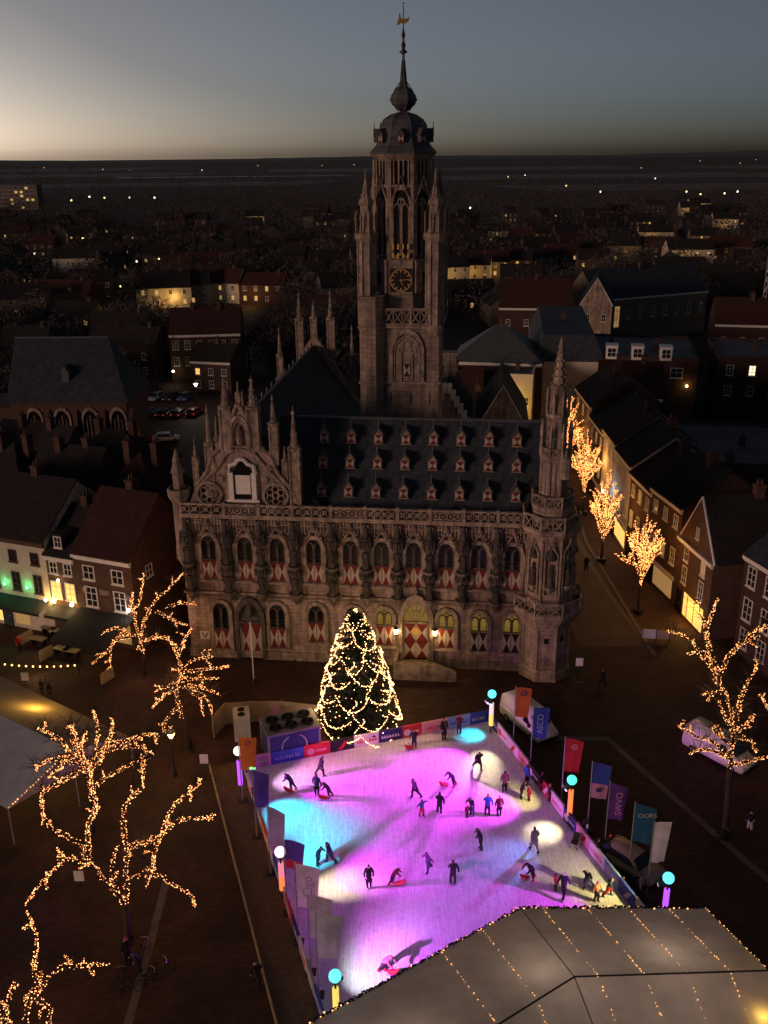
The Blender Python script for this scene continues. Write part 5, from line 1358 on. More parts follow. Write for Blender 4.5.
lit_tree('plane_tree', 'low wide lit tree over the bicycles left of the rink', (-14.88, 42.14),
  [[(-15.1, 42.88, 1.87), (-15.89, 42.69, 3.74), (-16.61, 42.49, 5.09), (-17.51, 42.3, 5.61), (-18.1, 42.11, 5.56), (-19.11, 41.91, 4.48), (-20.01, 41.72, 3.5)], [(-16.68, 42.9, 4.74), (-16.97, 42.81, 5.98), (-17.59, 42.71, 6.75), (-18.47, 42.62, 7.51), (-18.77, 42.53, 8.48), (-18.61, 42.44, 9.64)], [(-16.74, 42.97, 5.14), (-16.38, 42.49, 7.81), (-15.73, 42.02, 9.07), (-15.49, 41.54, 10.72), (-15.31, 41.06, 12.53)], [(-15.55, 43.09, 2.65), (-15.96, 44.01, 3.75), (-15.85, 44.93, 4.28)], [(-15.03, 42.92, 2.08), (-14.77, 43.31, 5.06), (-14.44, 43.69, 5.54), (-13.82, 44.08, 5.09)], [(-14.62, 42.93, 5.61), (-14.58, 42.97, 7.86), (-14.19, 43.0, 8.94), (-13.39, 43.03, 9.78), (-13.17, 43.06, 11.06), (-13.14, 43.09, 11.89)], [(-14.2, 42.88, 5.99), (-12.65, 42.52, 6.73), (-11.96, 42.16, 8.46), (-11.04, 41.8, 9.93), (-9.8, 41.44, 11.25)], [(-12.93, 43.13, 6.23), (-11.58, 42.71, 7.8), (-10.36, 42.29, 8.34), (-9.28, 41.87, 8.55)], [(-12.82, 43.09, 6.26), (-13.44, 43.82, 4.37), (-13.86, 44.54, 2.78)], [(-14.85, 42.91, 3.4), (-13.93, 43.17, 3.75), (-13.07, 43.44, 3.38), (-12.25, 43.7, 2.41), (-11.51, 43.97, 1.42), (-11.45, 44.23, 0.43)], [(-18.41, 43.04, 4.75), (-18.23, 42.62, 5.58), (-17.98, 42.2, 6.16)]], BULBW, 4, power=120)
lit_tree('plane_tree', 'cropped lit tree in the lower left corner of the square', (-18.59, 35.28),
  [[(-18.79, 36.07, 0.08), (-18.16, 36.13, 2.27), (-17.73, 36.2, 3.09), (-17.8, 36.26, 3.9), (-17.46, 36.32, 5.35), (-17.34, 36.38, 6.35), (-17.68, 36.44, 7.55)], [(-18.08, 36.13, 2.27), (-17.08, 36.43, 3.49), (-16.29, 36.72, 3.83), (-16.04, 37.02, 3.85)], [(-16.2, 36.13, 4.34), (-15.18, 36.49, 4.06), (-14.23, 36.85, 3.67)], [(-17.92, 35.99, 2.43), (-16.92, 35.28, 2.54), (-16.64, 34.58, 2.24)], [(-18.95, 36.04, 0.11), (-19.71, 36.38, 0.43), (-19.75, 36.71, 0.97), (-19.46, 37.04, 1.97), (-19.4, 37.37, 2.06)], [(-19.07, 35.88, 0.07), (-19.97, 36.49, 0.08), (-20.3, 37.09, 0.56)]], BULBW, 5, power=80)
lit_tree('plane_tree', 'tall lit tree in front of the brick house on the right, beside a parked van', (22.0, 50.22),
  [[(21.92, 50.7, 4.93), (21.91, 50.91, 7.9), (21.16, 51.13, 10.45), (20.49, 51.34, 11.52), (19.59, 51.56, 12.82), (18.72, 51.77, 13.87), (17.39, 51.99, 14.35)], [(20.45, 50.53, 11.29), (20.05, 50.51, 12.94), (19.15, 50.48, 13.65), (18.25, 50.46, 13.56)], [(20.42, 50.65, 11.93), (19.29, 49.92, 14.42), (18.78, 49.18, 15.92), (18.79, 48.45, 18.01)], [(19.58, 50.68, 14.0), (19.1, 50.61, 15.39), (18.62, 50.55, 16.87)], [(20.53, 50.68, 11.9), (20.8, 50.5, 13.4), (21.43, 50.31, 14.29), (22.38, 50.12, 14.94)], [(20.73, 50.69, 12.83), (21.27, 50.36, 14.15), (21.84, 50.02, 15.0), (22.55, 49.69, 15.83)], [(21.83, 50.57, 8.13), (22.01, 50.83, 9.42), (22.18, 51.08, 10.46), (22.77, 51.33, 11.49), (23.13, 51.59, 11.82)], [(21.83, 50.65, 7.83), (21.23, 50.74, 8.76), (20.81, 50.82, 9.92)], [(21.82, 50.62, 7.86), (22.19, 49.94, 8.79), (22.31, 49.27, 9.94)], [(21.79, 50.53, 6.93), (20.9, 51.2, 7.48), (20.89, 51.87, 7.28)], [(20.95, 50.66, 10.86), (20.42, 51.32, 10.21), (20.05, 51.99, 9.81)], [(21.82, 50.55, 5.92), (20.72, 51.06, 6.83), (19.79, 51.56, 7.0), (18.85, 52.07, 7.3)], [(21.88, 50.69, 5.82), (19.84, 49.79, 7.22), (18.61, 48.9, 7.49)], [(21.95, 50.58, 5.39), (23.12, 51.25, 5.15), (24.85, 51.92, 5.03)], [(22.13, 50.51, 7.56), (22.61, 49.62, 7.79), (22.6, 48.72, 7.69)]], BULBY, 6, power=130)
lit_tree('plane_tree', 'lit tree cut by the right edge of the picture', (29.22, 57.4),
  [[(28.97, 56.9, 1.33), (27.61, 56.78, 3.94), (26.58, 56.66, 5.66), (25.72, 56.54, 6.94)], [(27.66, 56.87, 3.87), (27.16, 57.02, 6.23), (26.55, 57.17, 7.74)]], BULBY, 7, power=50)

BULBS = M('street_tree_bulb', (1, .7, .4), 0.5, emit=(1.0, 0.38, 0.10), es=4.2)
def vase_tree(base, label, h, w, seed, fork=2.0):
    """upright street tree: many ascending lit branches"""
    r_ = random.Random(seed); limbs = []
    for k in range(17):
        a = 2*math.pi*k/17*3 + r_.uniform(-.3,.3); rr_ = w*math.sqrt((k+.5)/17)*r_.uniform(.8,1.05); top = h - (rr_/w)**1.5*(h-fork)*.5 - r_.uniform(0, .12)*h
        z0 = fork + r_.uniform(0, .3)*(h-fork)
        p0 = Vector((base[0], base[1], z0)); p2 = Vector((base[0]+rr_*math.cos(a), base[1]+rr_*math.sin(a), top))
        p1 = Vector((base[0]+rr_*.6*math.cos(a)+r_.uniform(-.15,.15), base[1]+rr_*.6*math.sin(a)+r_.uniform(-.15,.15), z0+(top-z0)*.5))
        limbs.append([tuple(p0), tuple(p1), tuple(p2)])
        for q in range(4):
            m = p1.lerp(p2, r_.uniform(-.2,.8)); d = Vector((r_.gauss(0,.35)+.4*math.cos(a), r_.gauss(0,.35)+.4*math.sin(a), r_.uniform(.5,1.2)))
            limbs.append([tuple(m), tuple(m+d*.5), tuple(m+d)])
    limbs.append([(base[0],base[1],fork-.6),(base[0],base[1],fork+1.2),(base[0],base[1],h)])
    t = lit_tree('street_tree', label, base, limbs, BULBS, seed, per_m=14, br=.048, power=480, spread=.05, r0=.14, trunk_to=(base[0],base[1],fork), group='lit trees along the side street', twigs=False, lightcol=(1,.5,.13))
    mb = MB(); mb.lathe([(.5,0),(.55,.5),(.48,.5)], 10); mb.build('planter', IRON, t)
    return t
vase_tree((24.63, 82.6), 'golden lit street tree nearest the corner shop', 10.4, 2.3, 21, 2.9)
vase_tree((23.72, 94.95), 'second golden street tree from the corner shop', 10.2, 2.2, 22, 2.8)
vase_tree((24.6,109.5), 'third golden street tree from the corner shop', 11.0, 2.9, 23, 2.8)
vase_tree((25.0,122.5), 'fourth golden street tree from the corner shop', 10.6, 2.4, 24, 2.8)
vase_tree((25.8,131.5), 'farthest golden street tree beside the corner turret', 11.5, 2.2, 25, 2.8)

# ------------------------------------------------------------------ Christmas tree
XB = (-2.22, 63.62)
XT = thing('christmas_tree', 'tall fir Christmas tree hung with swags of warm lights before the town hall', 'christmas tree', XB)
mb = MB(); mb.tube([(0,0,0),(0,0,9.6)], [.2,.03], 8); mb.build('trunk', BARK, XT)
def xr(z): return max(.12, 3.35*max(.0005,1-(z-.4)/9.9)**.62) if z < 10.2 else .1
r_ = random.Random(12); nd = MB(); br_ = MB()
for k in range(620):
    z = .5 + 9.4*(r_.random()**1.35); a = r_.uniform(0, 2*math.pi); R_ = xr(z)*r_.uniform(.72,1.04)
    tip = Vector((R_*math.cos(a), R_*math.sin(a), z-.25*R_)); st = Vector((0,0,z+.12*R_))
    if k % 3 == 0: br_.tube([tuple(st), tuple(tip)], [.03,.008], 3)
    n = int(5 + R_*8)
    for q in range(n):
        t = r_.uniform(.2,1.0); p = st.lerp(tip, t)
        d = Vector((r_.uniform(-1,1), r_.uniform(-1,1), r_.uniform(-.6,.5)))*.32; s = Vector((r_.uniform(-1,1), r_.uniform(-1,1), r_.uniform(-1,1)))*.10
        nd.add([tuple(p-s), tuple(p+s), tuple(p+d)], [(0,1,2)])
tag(nd.build('crown', FIR, XT), kind='stuff'); tag(br_.build('branches', BARK, XT), kind='stuff')
bl = MB(); z = 9.9; a = 0.0
def put(p, n=1):
    for _ in range(n): bl.bulb((p[0]+r_.uniform(-.05,.05), p[1]+r_.uniform(-.05,.05), p[2]+r_.uniform(-.05,.05)), r_.uniform(.03,.06))
levels = [9.4,8.2,6.9,5.5,4.0,2.6,1.3]
for li, zl in enumerate(levels):
    nsw = 4 if li < 2 else 6
    off = r_.uniform(0, 1)
    for k in range(nsw):
        a0, a1 = 2*math.pi*(k+off)/nsw, 2*math.pi*(k+1+off)/nsw
        z0, z1 = zl+r_.uniform(-.3,.3), zl+r_.uniform(-.3,.3); sag = r_.uniform(.3,1.25)
        m = max(6, int(xr(zl)*2*math.pi/nsw/.085))
        for q in range(m):
            t = q/m; aa = a0+(a1-a0)*t; zz = z0+(z1-z0)*t - sag*4*t*(1-t)
            rr_ = xr(max(.5,zz))*1.05 + .05*math.sin(9*t+k); put((rr_*math.cos(aa), rr_*math.sin(aa), zz))
        # a riser joining to the level above
        if li and k % 2 == 0:
            zt = levels[li-1]; m = int((zt-z0)/.1)
            for q in range(m):
                t = q/m; aa = a0+.12*math.sin(5*t+k); zz = z0+(zt-z0)*t; rr_ = xr(zz)*1.05; put((rr_*math.cos(aa), rr_*math.sin(aa), zz))
for k in range(260):
    z = .6 + 9.0*r_.random()**1.2; a = r_.uniform(0,6.283); rr_ = xr(z)*r_.uniform(.9,1.04); put((rr_*math.cos(a), rr_*math.sin(a), z))
for k in range(14): put((r_.uniform(-.1,.1), r_.uniform(-.1,.1), 9.9+r_.uniform(0,.3)))
o = bl.build('light_swags', BULBC, XT); tag(o, kind='stuff')
for p in ((0,-2.2,6.0),(-2.8,-1.8,3),(2.8,-1.8,3),(0,2.6,6.5),(-2.2,2.6,4),(2.2,2.6,4)): lamp('POINT', XT, p, 110, (1.0,.66,.32), .5)
# ------------------------------------------------------------------ people
def body_mesh(name, joints, bones, skates, scale=1.0):
    """one continuous figure grown over a posed skeleton; material zones: 0 coat 1 trousers 2 skin 3 hair/hat 4 boots"""
    me = bpy.data.meshes.new('sk'); keys = list(joints)
    me.from_pydata([joints[k][0] for k in keys], [(keys.index(a), keys.index(b)) for a, b in bones], [])
    o = bpy.data.objects.new('sk', me); COL.objects.link(o)
    o.modifiers.new('skin', 'SKIN'); sb = o.modifiers.new('sub', 'SUBSURF'); sb.levels = 1; sb.render_levels = 1
    lay = me.skin_vertices[0].data
    for i, k in enumerate(keys):
        r = joints[k][1]; r = r if hasattr(r, '__len__') else (r, r)
        if k not in ('head','top','neck'): r = (r[0]*1.2, r[1]*1.2)
        lay[i].radius = r; lay[i].use_root = (k == 'hip')
    dg = bpy.context.evaluated_depsgraph_get(); dg.update()
    m2 = bpy.data.meshes.new_from_object(o.evaluated_get(dg)); m2.name = name
    bpy.data.objects.remove(o)
    m2.materials.clear()
    for _ in range(5): m2.materials.append(None)
    J = {k: Vector(v[0]) for k, v in joints.items()}
    def seg(p, a, b):
        ab = b-a; t = max(0, min(1, (p-a).dot(ab)/max(1e-6, ab.length_squared))); return (p-(a+ab*t)).length
    for f in m2.polygons:
        c = f.center; best = min(bones, key=lambda e: seg(c, J[e[0]], J[e[1]])); s = set(best)
        if s & {'head','top'}:
            d = (c - J['head']); zi = 3 if (d.dot((J['top']-J['head']).normalized()) > .035 or d.dot(FACE) < -.01) else 2
        elif s & {'handL','handR'} and not s & {'sh'}: zi = 2 if min((c-J['handL']).length, (c-J['handR']).length) < .09 else 0
        elif s & {'footL','footR','toeL','toeR'}: zi = 4 if c.z < min(J['footL'].z, J['footR'].z)+.16 or min((c-J['footL']).length,(c-J['footR']).length) < .16 else 1
        elif s & {'kneeL','kneeR'}: zi = 1
        else: zi = 0 if c.z > min(J['kneeL'].z,J['kneeR'].z)+.22 else 1
        f.material_index = zi; f.use_smooth = True
    if skates:
        bm = bmesh.new(); bm.from_mesh(m2)
        for sd in 'LR':
            a, b = J['foot'+sd], J['toe'+sd]; d = (b-a).normalized(); z = min(a.z, b.z)-.075
            vs = [bm.verts.new((p.x, p.y, zz)) for p in (a-d*.09, b+d*.07) for zz in (z-.05, z+.03)]
            f = bm.faces.new((vs[0], vs[2], vs[3], vs[1])); f.material_index = 4
        bm.to_mesh(m2); bm.free()
    m2.update()
    return m2
FACE = Vector((0,-1,0))
BONES = [('hip','chest'),('chest','neck'),('neck','head'),('head','top'),('chest','shL'),('shL','elL'),('elL','handL'),('chest','shR'),('shR','elR'),('elR','handR'),('hip','kneeL'),('kneeL','footL'),('footL','toeL'),('hip','kneeR'),('kneeR','footR'),('footR','toeR')]
def pose(lean=0.0, footL=(.1,0), footR=(-.1,0), handL=(.25,-.08,.80), handR=(-.25,-.08,.80), hipz=.93, kL=None, kR=None, bend=.0):
    y = -lean
    J = {'hip': ((0,0,hipz),(.155,.125)), 'chest': ((0,y*.6,hipz+.38-bend*.1),(.175,.135)), 'neck': ((0,y*.95,hipz+.56-bend*.16),.065),
         'head': ((0,y*1.05-.02,hipz+.68-bend*.2),(.095,.105)), 'top': ((0,y*1.1-.015,hipz+.79-bend*.24),(.085,.095)),
         'shL': ((.18,y*.8,hipz+.46-bend*.13),.075), 'shR': ((-.18,y*.8,hipz+.46-bend*.13),.075)}
    for s, h in (('L',handL),('R',handR)):
        sh = Vector(J['sh'+s][0]); hv = Vector(h); mid = (sh+hv)/2 + Vector((.07 if s == 'L' else -.07, .05, -.03))
        J['el'+s] = (tuple(mid), .052); J['hand'+s] = (h, .042)
    for s, f, kk in (('L',footL,kL),('R',footR,kR)):
        fz = f[2] if len(f) > 2 else .09
        k = kk or (f[0]*.9+(.02 if s == 'L' else -.02), f[1]*.5-.06, hipz*.52)
        J['knee'+s] = (k, .078); J['foot'+s] = ((f[0], f[1]+.03, fz), .056); J['toe'+s] = ((f[0]*1.1, f[1]-.13, fz-.03), (.05,.04))
    return J
POSES = {
 'stand': pose(), 'stand2': pose(handL=(.2,-.22,1.08), handR=(-.3,-.02,.8), footL=(.13,-.05), footR=(-.1,.06)),
 'skate': pose(.16, (.16,-.2), (-.22,.38,.16), (.42,.12,.92), (-.34,-.28,.98), .88, bend=.3),
 'skate2': pose(.14, (.26,.34,.14), (-.12,-.18), (.36,-.26,.98), (-.42,.14,.92), .88, bend=.3),
 'push': pose(.42, (.1,.02), (-.12,.32), (.2,-.66,.86), (-.2,-.66,.86), .84, bend=.9),
 'arms': pose(.05, (.14,-.1), (-.14,.12), (.62,-.1,1.22), (-.62,-.1,1.2), .9),
 'walk': pose(.04, (.1,-.28), (-.1,.30,.13), (.28,.2,.86), (-.28,-.22,.88), .91),
 'lean': pose(.26, (.1,.05), (-.1,.0), (.24,-.44,1.06), (-.24,-.44,1.06), .9, bend=.4),
 'sit': pose(.06, (.12,-.42), (-.12,-.42), (.18,-.3,.62), (-.18,-.3,.62), .52, (.12,-.40,.52), (-.12,-.40,.52)),
}
PM = {}
for k, J in POSES.items():
    PM[k, True] = body_mesh('person_'+k, J, BONES, True); PM[k, False] = body_mesh('person_'+k, J, BONES, False)
CC = {}
def colm(c):
    if c not in CC:
        v = dict(black=(.015,.015,.018), navy=(.02,.025,.06), blue=(.03,.10,.45), red=(.45,.03,.035), grey=(.14,.14,.15), white=(.6,.6,.6), brown=(.08,.045,.03), green=(.03,.09,.05), yellow=(.55,.5,.05), pink=(.55,.14,.25), purple=(.14,.04,.18), teal=(.03,.16,.2), beige=(.35,.28,.2), jeans=(.04,.06,.12), dark=(.02,.018,.02), blond=(.35,.24,.10), orange=(.55,.16,.03), maroon=(.12,.015,.03))[c]
        CC[c] = M('cloth_'+c, v, .85, tuple(x*.7 for x in v), 6)
    return CC[c]
def person(label, pos, z, ps, rz, coat='black', legs='dark', hair='brown', h=1.0, skates=True, boots='black', group=None):
    me = PM[ps, skates]
    o = link('person', me, None, (pos[0], pos[1], z + (.045*h if skates else -.02)), rz, h)
    for i, m in enumerate((colm(coat), colm(legs), SKIN, colm(hair), colm(boots))):
        o.material_slots[i].link = 'OBJECT'; o.material_slots[i].material = m
    return tag(o, label, 'person', group)
IZ = .22
GS = 'skaters on the ice'
SK = [
 ('skater in black jacket standing in the white light pool by the far right boards', (478,769), 'skate', 20, 'black','dark','brown',1.0),
 ('skater in purple coat gliding left on the magenta ice', (415,797), 'skate2', -60, 'purple','dark','black',1.0),
 ('small skater in teal jacket with arms out on the magenta ice', (421.5,816), 'arms', 40, 'teal','red','brown',.82),
 ('skater in dark coat bent over a red skating aid near the middle', (453,786), 'push', -70, 'navy','dark','black',.95),
 ('skater in black coat seen from behind in mid rink', (439.5,813.5), 'stand2', 170, 'black','dark','black',1.0),
 ('adult in black stooping over a small child at mid rink', (472,815), 'lean', -40, 'black','jeans','brown',1.0),
 ('small child held by a stooping adult at mid rink', (467,817), 'stand', 30, 'maroon','dark','red',.6),
 ('skater in bright blue jacket holding hands with a skater in maroon', (487.5,815.5), 'stand2', 180, 'blue','dark','blond',1.02),
 ('skater in maroon coat holding hands with the blue jacketed one', (499,815.5), 'stand', 190, 'maroon','dark','pink',.95),
 ('skater in brown jacket standing alone near the right boards', (504.5,792), 'stand', 190, 'brown','dark','black',1.02),
 ('skater in dark coat reaching forward in the right half of the ice', (481,849), 'lean', -90, 'black','dark','brown',1.03),
 ('tall skater in grey with arms apart in the warm light pool', (534,852), 'walk', 200, 'grey','grey','brown',1.12),
 ('skater in long black coat pushing a red aid near the yellow light', (532,880), 'push', -60, 'black','dark','black',1.05),
 ('skater in black standing still on the left half of the ice', (369,887), 'stand', 10, 'black','dark','black',1.0),
 ('child in dark jacket behind a red skating aid at the left half', (393,884), 'push', 90, 'maroon','dark','brown',.85),
 ('slim skater in purple top gliding left in purple light', (428.5,871), 'skate', -60, 'purple','jeans','black',.95),
 ('skater in black facing away on the blue lit ice', (453,884), 'stand2', 185, 'black','dark','brown',1.06),
 ('person in blue jacket leaning at the right boards', (526.5,785), 'stand', 120, 'blue','dark','brown',1.0),
 ('person in dark coat bending beside a child in red at the right boards', (521,798), 'lean', 60, 'black','dark','black',.92),
 ('small child in red suit at the right boards', (529,800), 'stand', -60, 'red','red','red',.68),
 ('skater in dark blue coat with white hat casting a long shadow near the marquee', (563,897), 'walk', 150, 'navy','dark','white',1.08),
 ('child in red jacket beside the white hatted skater', (555,890), 'stand', 90, 'red','dark','brown',.75),
 ('skater in black with pale hat crouching near the marquee edge', (587,888), 'skate2', -40, 'black','jeans','white',.95),
 ('child in yellow jacket nearest the marquee edge', (596,901), 'stand2', 30, 'yellow','dark','blond',.88),
 ('child in green and red jacket by the near right boards', (608,896), 'skate', 70, 'green','red','orange',.85),
 ('skater in navy bending over a red aid in the bright magenta light', (292,790), 'push', -100, 'navy','dark','black',.95),
 ('skater in black turning near the back boards', (321,776), 'skate2', 120, 'black','dark','brown',1.0),
 ('skater in navy standing upright near the back left', (317,795), 'stand', 160, 'navy','dark','brown',1.03),
 ('skater in dark jacket kneeling at a red aid at the back left', (329,797), 'push', -80, 'black','dark','brown',.92),
 ('left one of two skaters in the cyan light', (318,865), 'lean', 60, 'navy','dark','black',.97),
 ('right one of two skaters in the cyan light', (330,862), 'skate2', -70, 'navy','jeans','brown',1.0),
 ('skater in pink with red aid near the lower left corner of the ice', (384,972), 'push', 60, 'pink','dark','blond',.95),
 ('skater in black at the back boards beside a red aid', (414,748), 'stand2', 0, 'black','dark','black',.98),
 ('skater in dark coat at the back boards under the sky blue banner', (444,739), 'stand', 30, 'black','dark','black',1.12),
 ('skater in red cap leaning on the back boards', (459,734), 'lean', 170, 'maroon','jeans','red',.97),
]
POS = [(6.66, 57.91), (1.96, 54.77), (2.33, 52.73), (4.7, 55.95), (3.56, 52.97), (5.76, 52.78), (5.4, 52.58), (6.8, 52.71), (7.58, 52.7), (8.26, 55.22), (6.03, 49.42), (9.41, 49.09), (8.9, 46.59), (-1.16, 46.13), (0.31, 46.37), (2.55, 47.46), (4.0, 46.31), (9.92, 55.98), (9.33, 54.54), (9.85, 54.31), (10.55, 45.13), (10.17, 45.72), (12.15, 45.86), (12.47, 44.78), (13.28, 45.18), (-6.72, 55.69), (-4.76, 57.27), (-4.91, 55.1), (-4.06, 54.87), (-4.41, 48.1), (-3.66, 48.36), (-0.26, 39.68), (2.08, 60.6), (4.42, 61.73), (5.62, 62.38)]
KZ = 1 - .27/42
for (lb, px, ps, rz, c, lg, hr, h), p in zip(SK, POS):
    person(lb, (p[0]*KZ, p[1]*KZ), IZ, ps, R(rz), c, lg, hr, h, True, 'red' if 'aid' in lb else 'black', GS)
# red skating aids (seal shaped)
RP = M('red_plastic', (.55,.03,.03), .35, (.5,.025,.025), 3, spec=.5)
sm = MB(); sm.tube([(0,.45,.12),(0,.3,.2),(0,.0,.26),(0,-.25,.4),(0,-.42,.62),(0,-.5,.66)], [.05,.16,.2,.17,.12,.05], 10)
sm2_ = MB(); sm2_.tube([(-.3,.1,.62),(0,.05,.58),(.3,.1,.62)], .03, 6); sm2_.tube([(0,.05,.58),(0,.0,.3)], .03, 6)
sm3 = MB(); sm3.box((-.16,-.5,.0),(-.12,.5,.04)); sm3.box((.12,-.5,.0),(.16,.5,.04)); sm3.tube([(-.14,.3,.03),(0,.3,.16)], .03, 5); sm3.tube([(.14,.3,.03),(0,.3,.16)], .03, 5); sm3.tube([(-.14,-.2,.03),(0,-.2,.24)], .03, 5); sm3.tube([(.14,-.2,.03),(0,-.2,.24)], .03, 5)
sA, sB, sC = sm.mesh('skating_aid_shell', RP, True), sm2_.mesh('handle', RP), sm3.mesh('runner', STEEL)
for lb, p, rz in [('red skating aid near the middle of the rink', (4.06, 55.96), -75), ('red skating aid of the skater in long black coat', (8.48, 46.68), -70), ('red skating aid in front of a child at the left half', (0.74, 46.28), 85), ('red skating aid in the bright magenta pool', (-6.91, 55.47), -95), ('red skating aid in front of the kneeling skater at the back left', (-4.46, 54.66), -80), ('pink lit skating aid near the lower left corner of the ice', (0.23, 39.53), 70), ('red skating aid by the back boards', (1.7, 60.48), -60)]:
    t = thing('skating_aid', lb, 'skating aid', (p[0]*KZ, p[1]*KZ, IZ), R(rz), 'red seal shaped skating aids')
    t.scale = (.74,.74,.74); link('shell', sA, t); link('handle', sB, t); link('runner', sC, t)
# spectators and passers-by
SP = [('spectator in dark coat outside the right boards under the red flag', (541,792),'stand',70,'black','dark','black',1.0),
 ('spectator with pink hat outside the right boards', (549,803),'stand2',80,'brown','dark','pink',.95),
 ('spectator in black behind the orange light column', (581,838),'lean',80,'black','dark','black',1.0),
 ('spectator with pale hat behind the pushchair', (586,846),'stand',75,'navy','jeans','white',1.0),
 ('spectator beside the blue and pink flag', (597,860),'stand',70,'black','dark','brown',1.0),
 ('spectator in navy leaning over the right boards', (603,862),'lean',100,'navy','dark','black',1.02),
 ('spectator in light coat near the white flag', (640,897),'stand2',70,'beige','dark','brown',1.0),
 ('child spectator near the near right boards', (622,893),'stand',80,'orange','dark','brown',.75),
 ('person in black walking along the dark paving left of the rink deck', (257,985),'walk',10,'black','dark','black',1.05),
 ('dark figure standing alone on the dark square right of the corner turret', (602,686),'walk',30,'black','dark','black',1.0),
 ('pedestrian walking up the lit side street', (586,571),'walk',180,'black','dark','black',1.0),
 ('person in pale trousers at the right of the square', (749,832),'stand2',-30,'black','white','black',1.0),
 ('person in red hat standing by the parked bicycles', (128,962),'stand',40,'black','dark','red',1.05),
 ('person in dark coat by the bicycles', (140,972),'lean',-50,'navy','dark','brown',1.0),
 ('person in grey standing behind the lit tent', (50,694),'stand',20,'grey','dark','brown',1.02),
 ('person in black beside the one in grey behind the lit tent', (43,697),'stand2',-40,'black','dark','black',1.02),
 ('cafe guest sitting at a table under the big awning', (68,655),'sit',90,'black','dark','brown',1.0),
 ('cafe guest standing by the white cafe house', (20,652),'stand',60,'red','dark','brown',1.0)]
SPP = [(10.82, 55.18), (11.18, 53.96), (12.68, 50.37), (12.85, 49.6), (13.28, 48.29), (13.62, 48.1), (15.18, 45.07), (14.18, 45.41), (-7.15, 38.89), (18.18, 69.2), (21.6, 92.6), (23.83, 50.78), (-14.54, 40.55), (-13.71, 39.85), (-28.14, 68.85), (-28.57, 68.39), (-28.67, 75.46), (-33.24, 76.11)]
for (lb, px, ps, rz, c, lg, hr, h), p in zip(SP, SPP):
    person(lb, p, .02, ps, R(rz), c, lg, hr, h, False)

# ------------------------------------------------------------------ vehicles
CARP = {}
def carpaint(n, c):
    if n not in CARP: CARP[n] = M('car_paint_'+n, c, .3, tuple(x*.9 for x in c), 1, spec=.5)
    return CARP[n]
CGL = M('car_glass', (.01,.01,.012), .08, spec=.6)
TAIL = M('tail_lamp', (.4,.01,.01), .4, emit=(1,.05,.03), es=.5); HEADL = M('head_lamp_off', (.5,.5,.5), .2)
def wheel_mesh():
    a = MB(); b = MB()
    T = Matrix.Rotation(R(90), 4, 'X'); a.T = T; b.T = T
    a.lathe([(.20,-.1),(.30,-.11),(.33,-.06),(.33,.06),(.30,.11),(.20,.1)], 16); b.lathe([(.05,-.115),(.2,-.1),(.21,-.05),(.21,.05),(.2,.1),(.05,.115)], 10)
    return a.mesh('tyre', RUBBER), b.mesh('rim', STEEL)
TYRE, RIM = wheel_mesh()
def car_mesh(prof, roofprof, w, wr):
    """lower body from a side profile, cabin from roofprof with tumblehome"""
    mb = MB(); n = len(prof)
    vs = []
    for s, k in ((-1,1.0),(1,1.0)):
        for x, z in prof: vs.append((x, s*w/2*(.96 if z < .35 else 1.0), z))
    fs = [tuple(range(n)), tuple(range(n, 2*n))[::-1]] + [(i, (i+1) % n, n+(i+1) % n, n+i) for i in range(n)]
    mb.add(vs, fs)
    n = len(roofprof); vs = []
    zmin = min(z for x, z in roofprof); zmax = max(z for x, z in roofprof)
    for s in (-1,1):
        for x, z in roofprof: vs.append((x, s*(w/2-(z-zmin)/(zmax-zmin)*(w/2-wr/2)-.01), z))
    fs = [tuple(range(n)), tuple(range(n, 2*n))[::-1]] + [(i, (i+1) % n, n+(i+1) % n, n+i) for i in range(n)]
    mb.add(vs, fs)
    me = mb.mesh('body', RUBBER)
    bm = bmesh.new(); bm.from_mesh(me); bmesh.ops.bevel(bm, geom=[e for e in bm.edges], offset=.06, segments=2, affect='EDGES'); bm.to_mesh(me); bm.free()
    for p in me.polygons: p.use_smooth = True
    return me
# a van: x forward
VB = car_mesh([(-2.5,.3),(2.4,.3),(2.55,.5),(2.5,.85),(1.75,1.12),(1.7,1.2),(-2.55,1.2),(-2.58,.6)], [(-2.55,1.15),(1.78,1.15),(1.05,1.98),(.7,2.12),(-2.35,2.12),(-2.52,1.95)], 1.95, 1.66)
CBd = car_mesh([(-2.0,.28),(1.95,.28),(2.08,.45),(2.05,.68),(1.2,.88),(-2.0,.92),(-2.1,.6)], [(-1.9,.86),(1.15,.86),(.45,1.38),(-1.2,1.42),(-1.75,1.15)], 1.74, 1.3)
def quadmesh(name, polys, mat):
    mb = MB()
    for p in polys: mb.add(p, [tuple(range(len(p)))])
    return mb.mesh(name, mat)
def side_y(z, w=1.95, wr=1.66, z0=1.15, z1=2.12): return w/2-(z-z0)/(z1-z0)*(w/2-wr/2)
VW = [quadmesh('windscreen', [[(1.70,-.80,1.30),(1.70,.80,1.30),(1.13,.72,1.95),(1.13,-.72,1.95)]], CGL)] + [quadmesh('side_window', [[(1.45,s*(side_y(1.3)+.012),1.3),(.55,s*(side_y(1.3)+.012),1.3),(.55,s*(side_y(1.9)+.012),1.9),(.95,s*(side_y(1.9)+.012),1.9)]], CGL) for s in (-1,1)]
def cy(z): return 1.74/2-(z-.86)/(1.42-.86)*(1.74/2-.65)
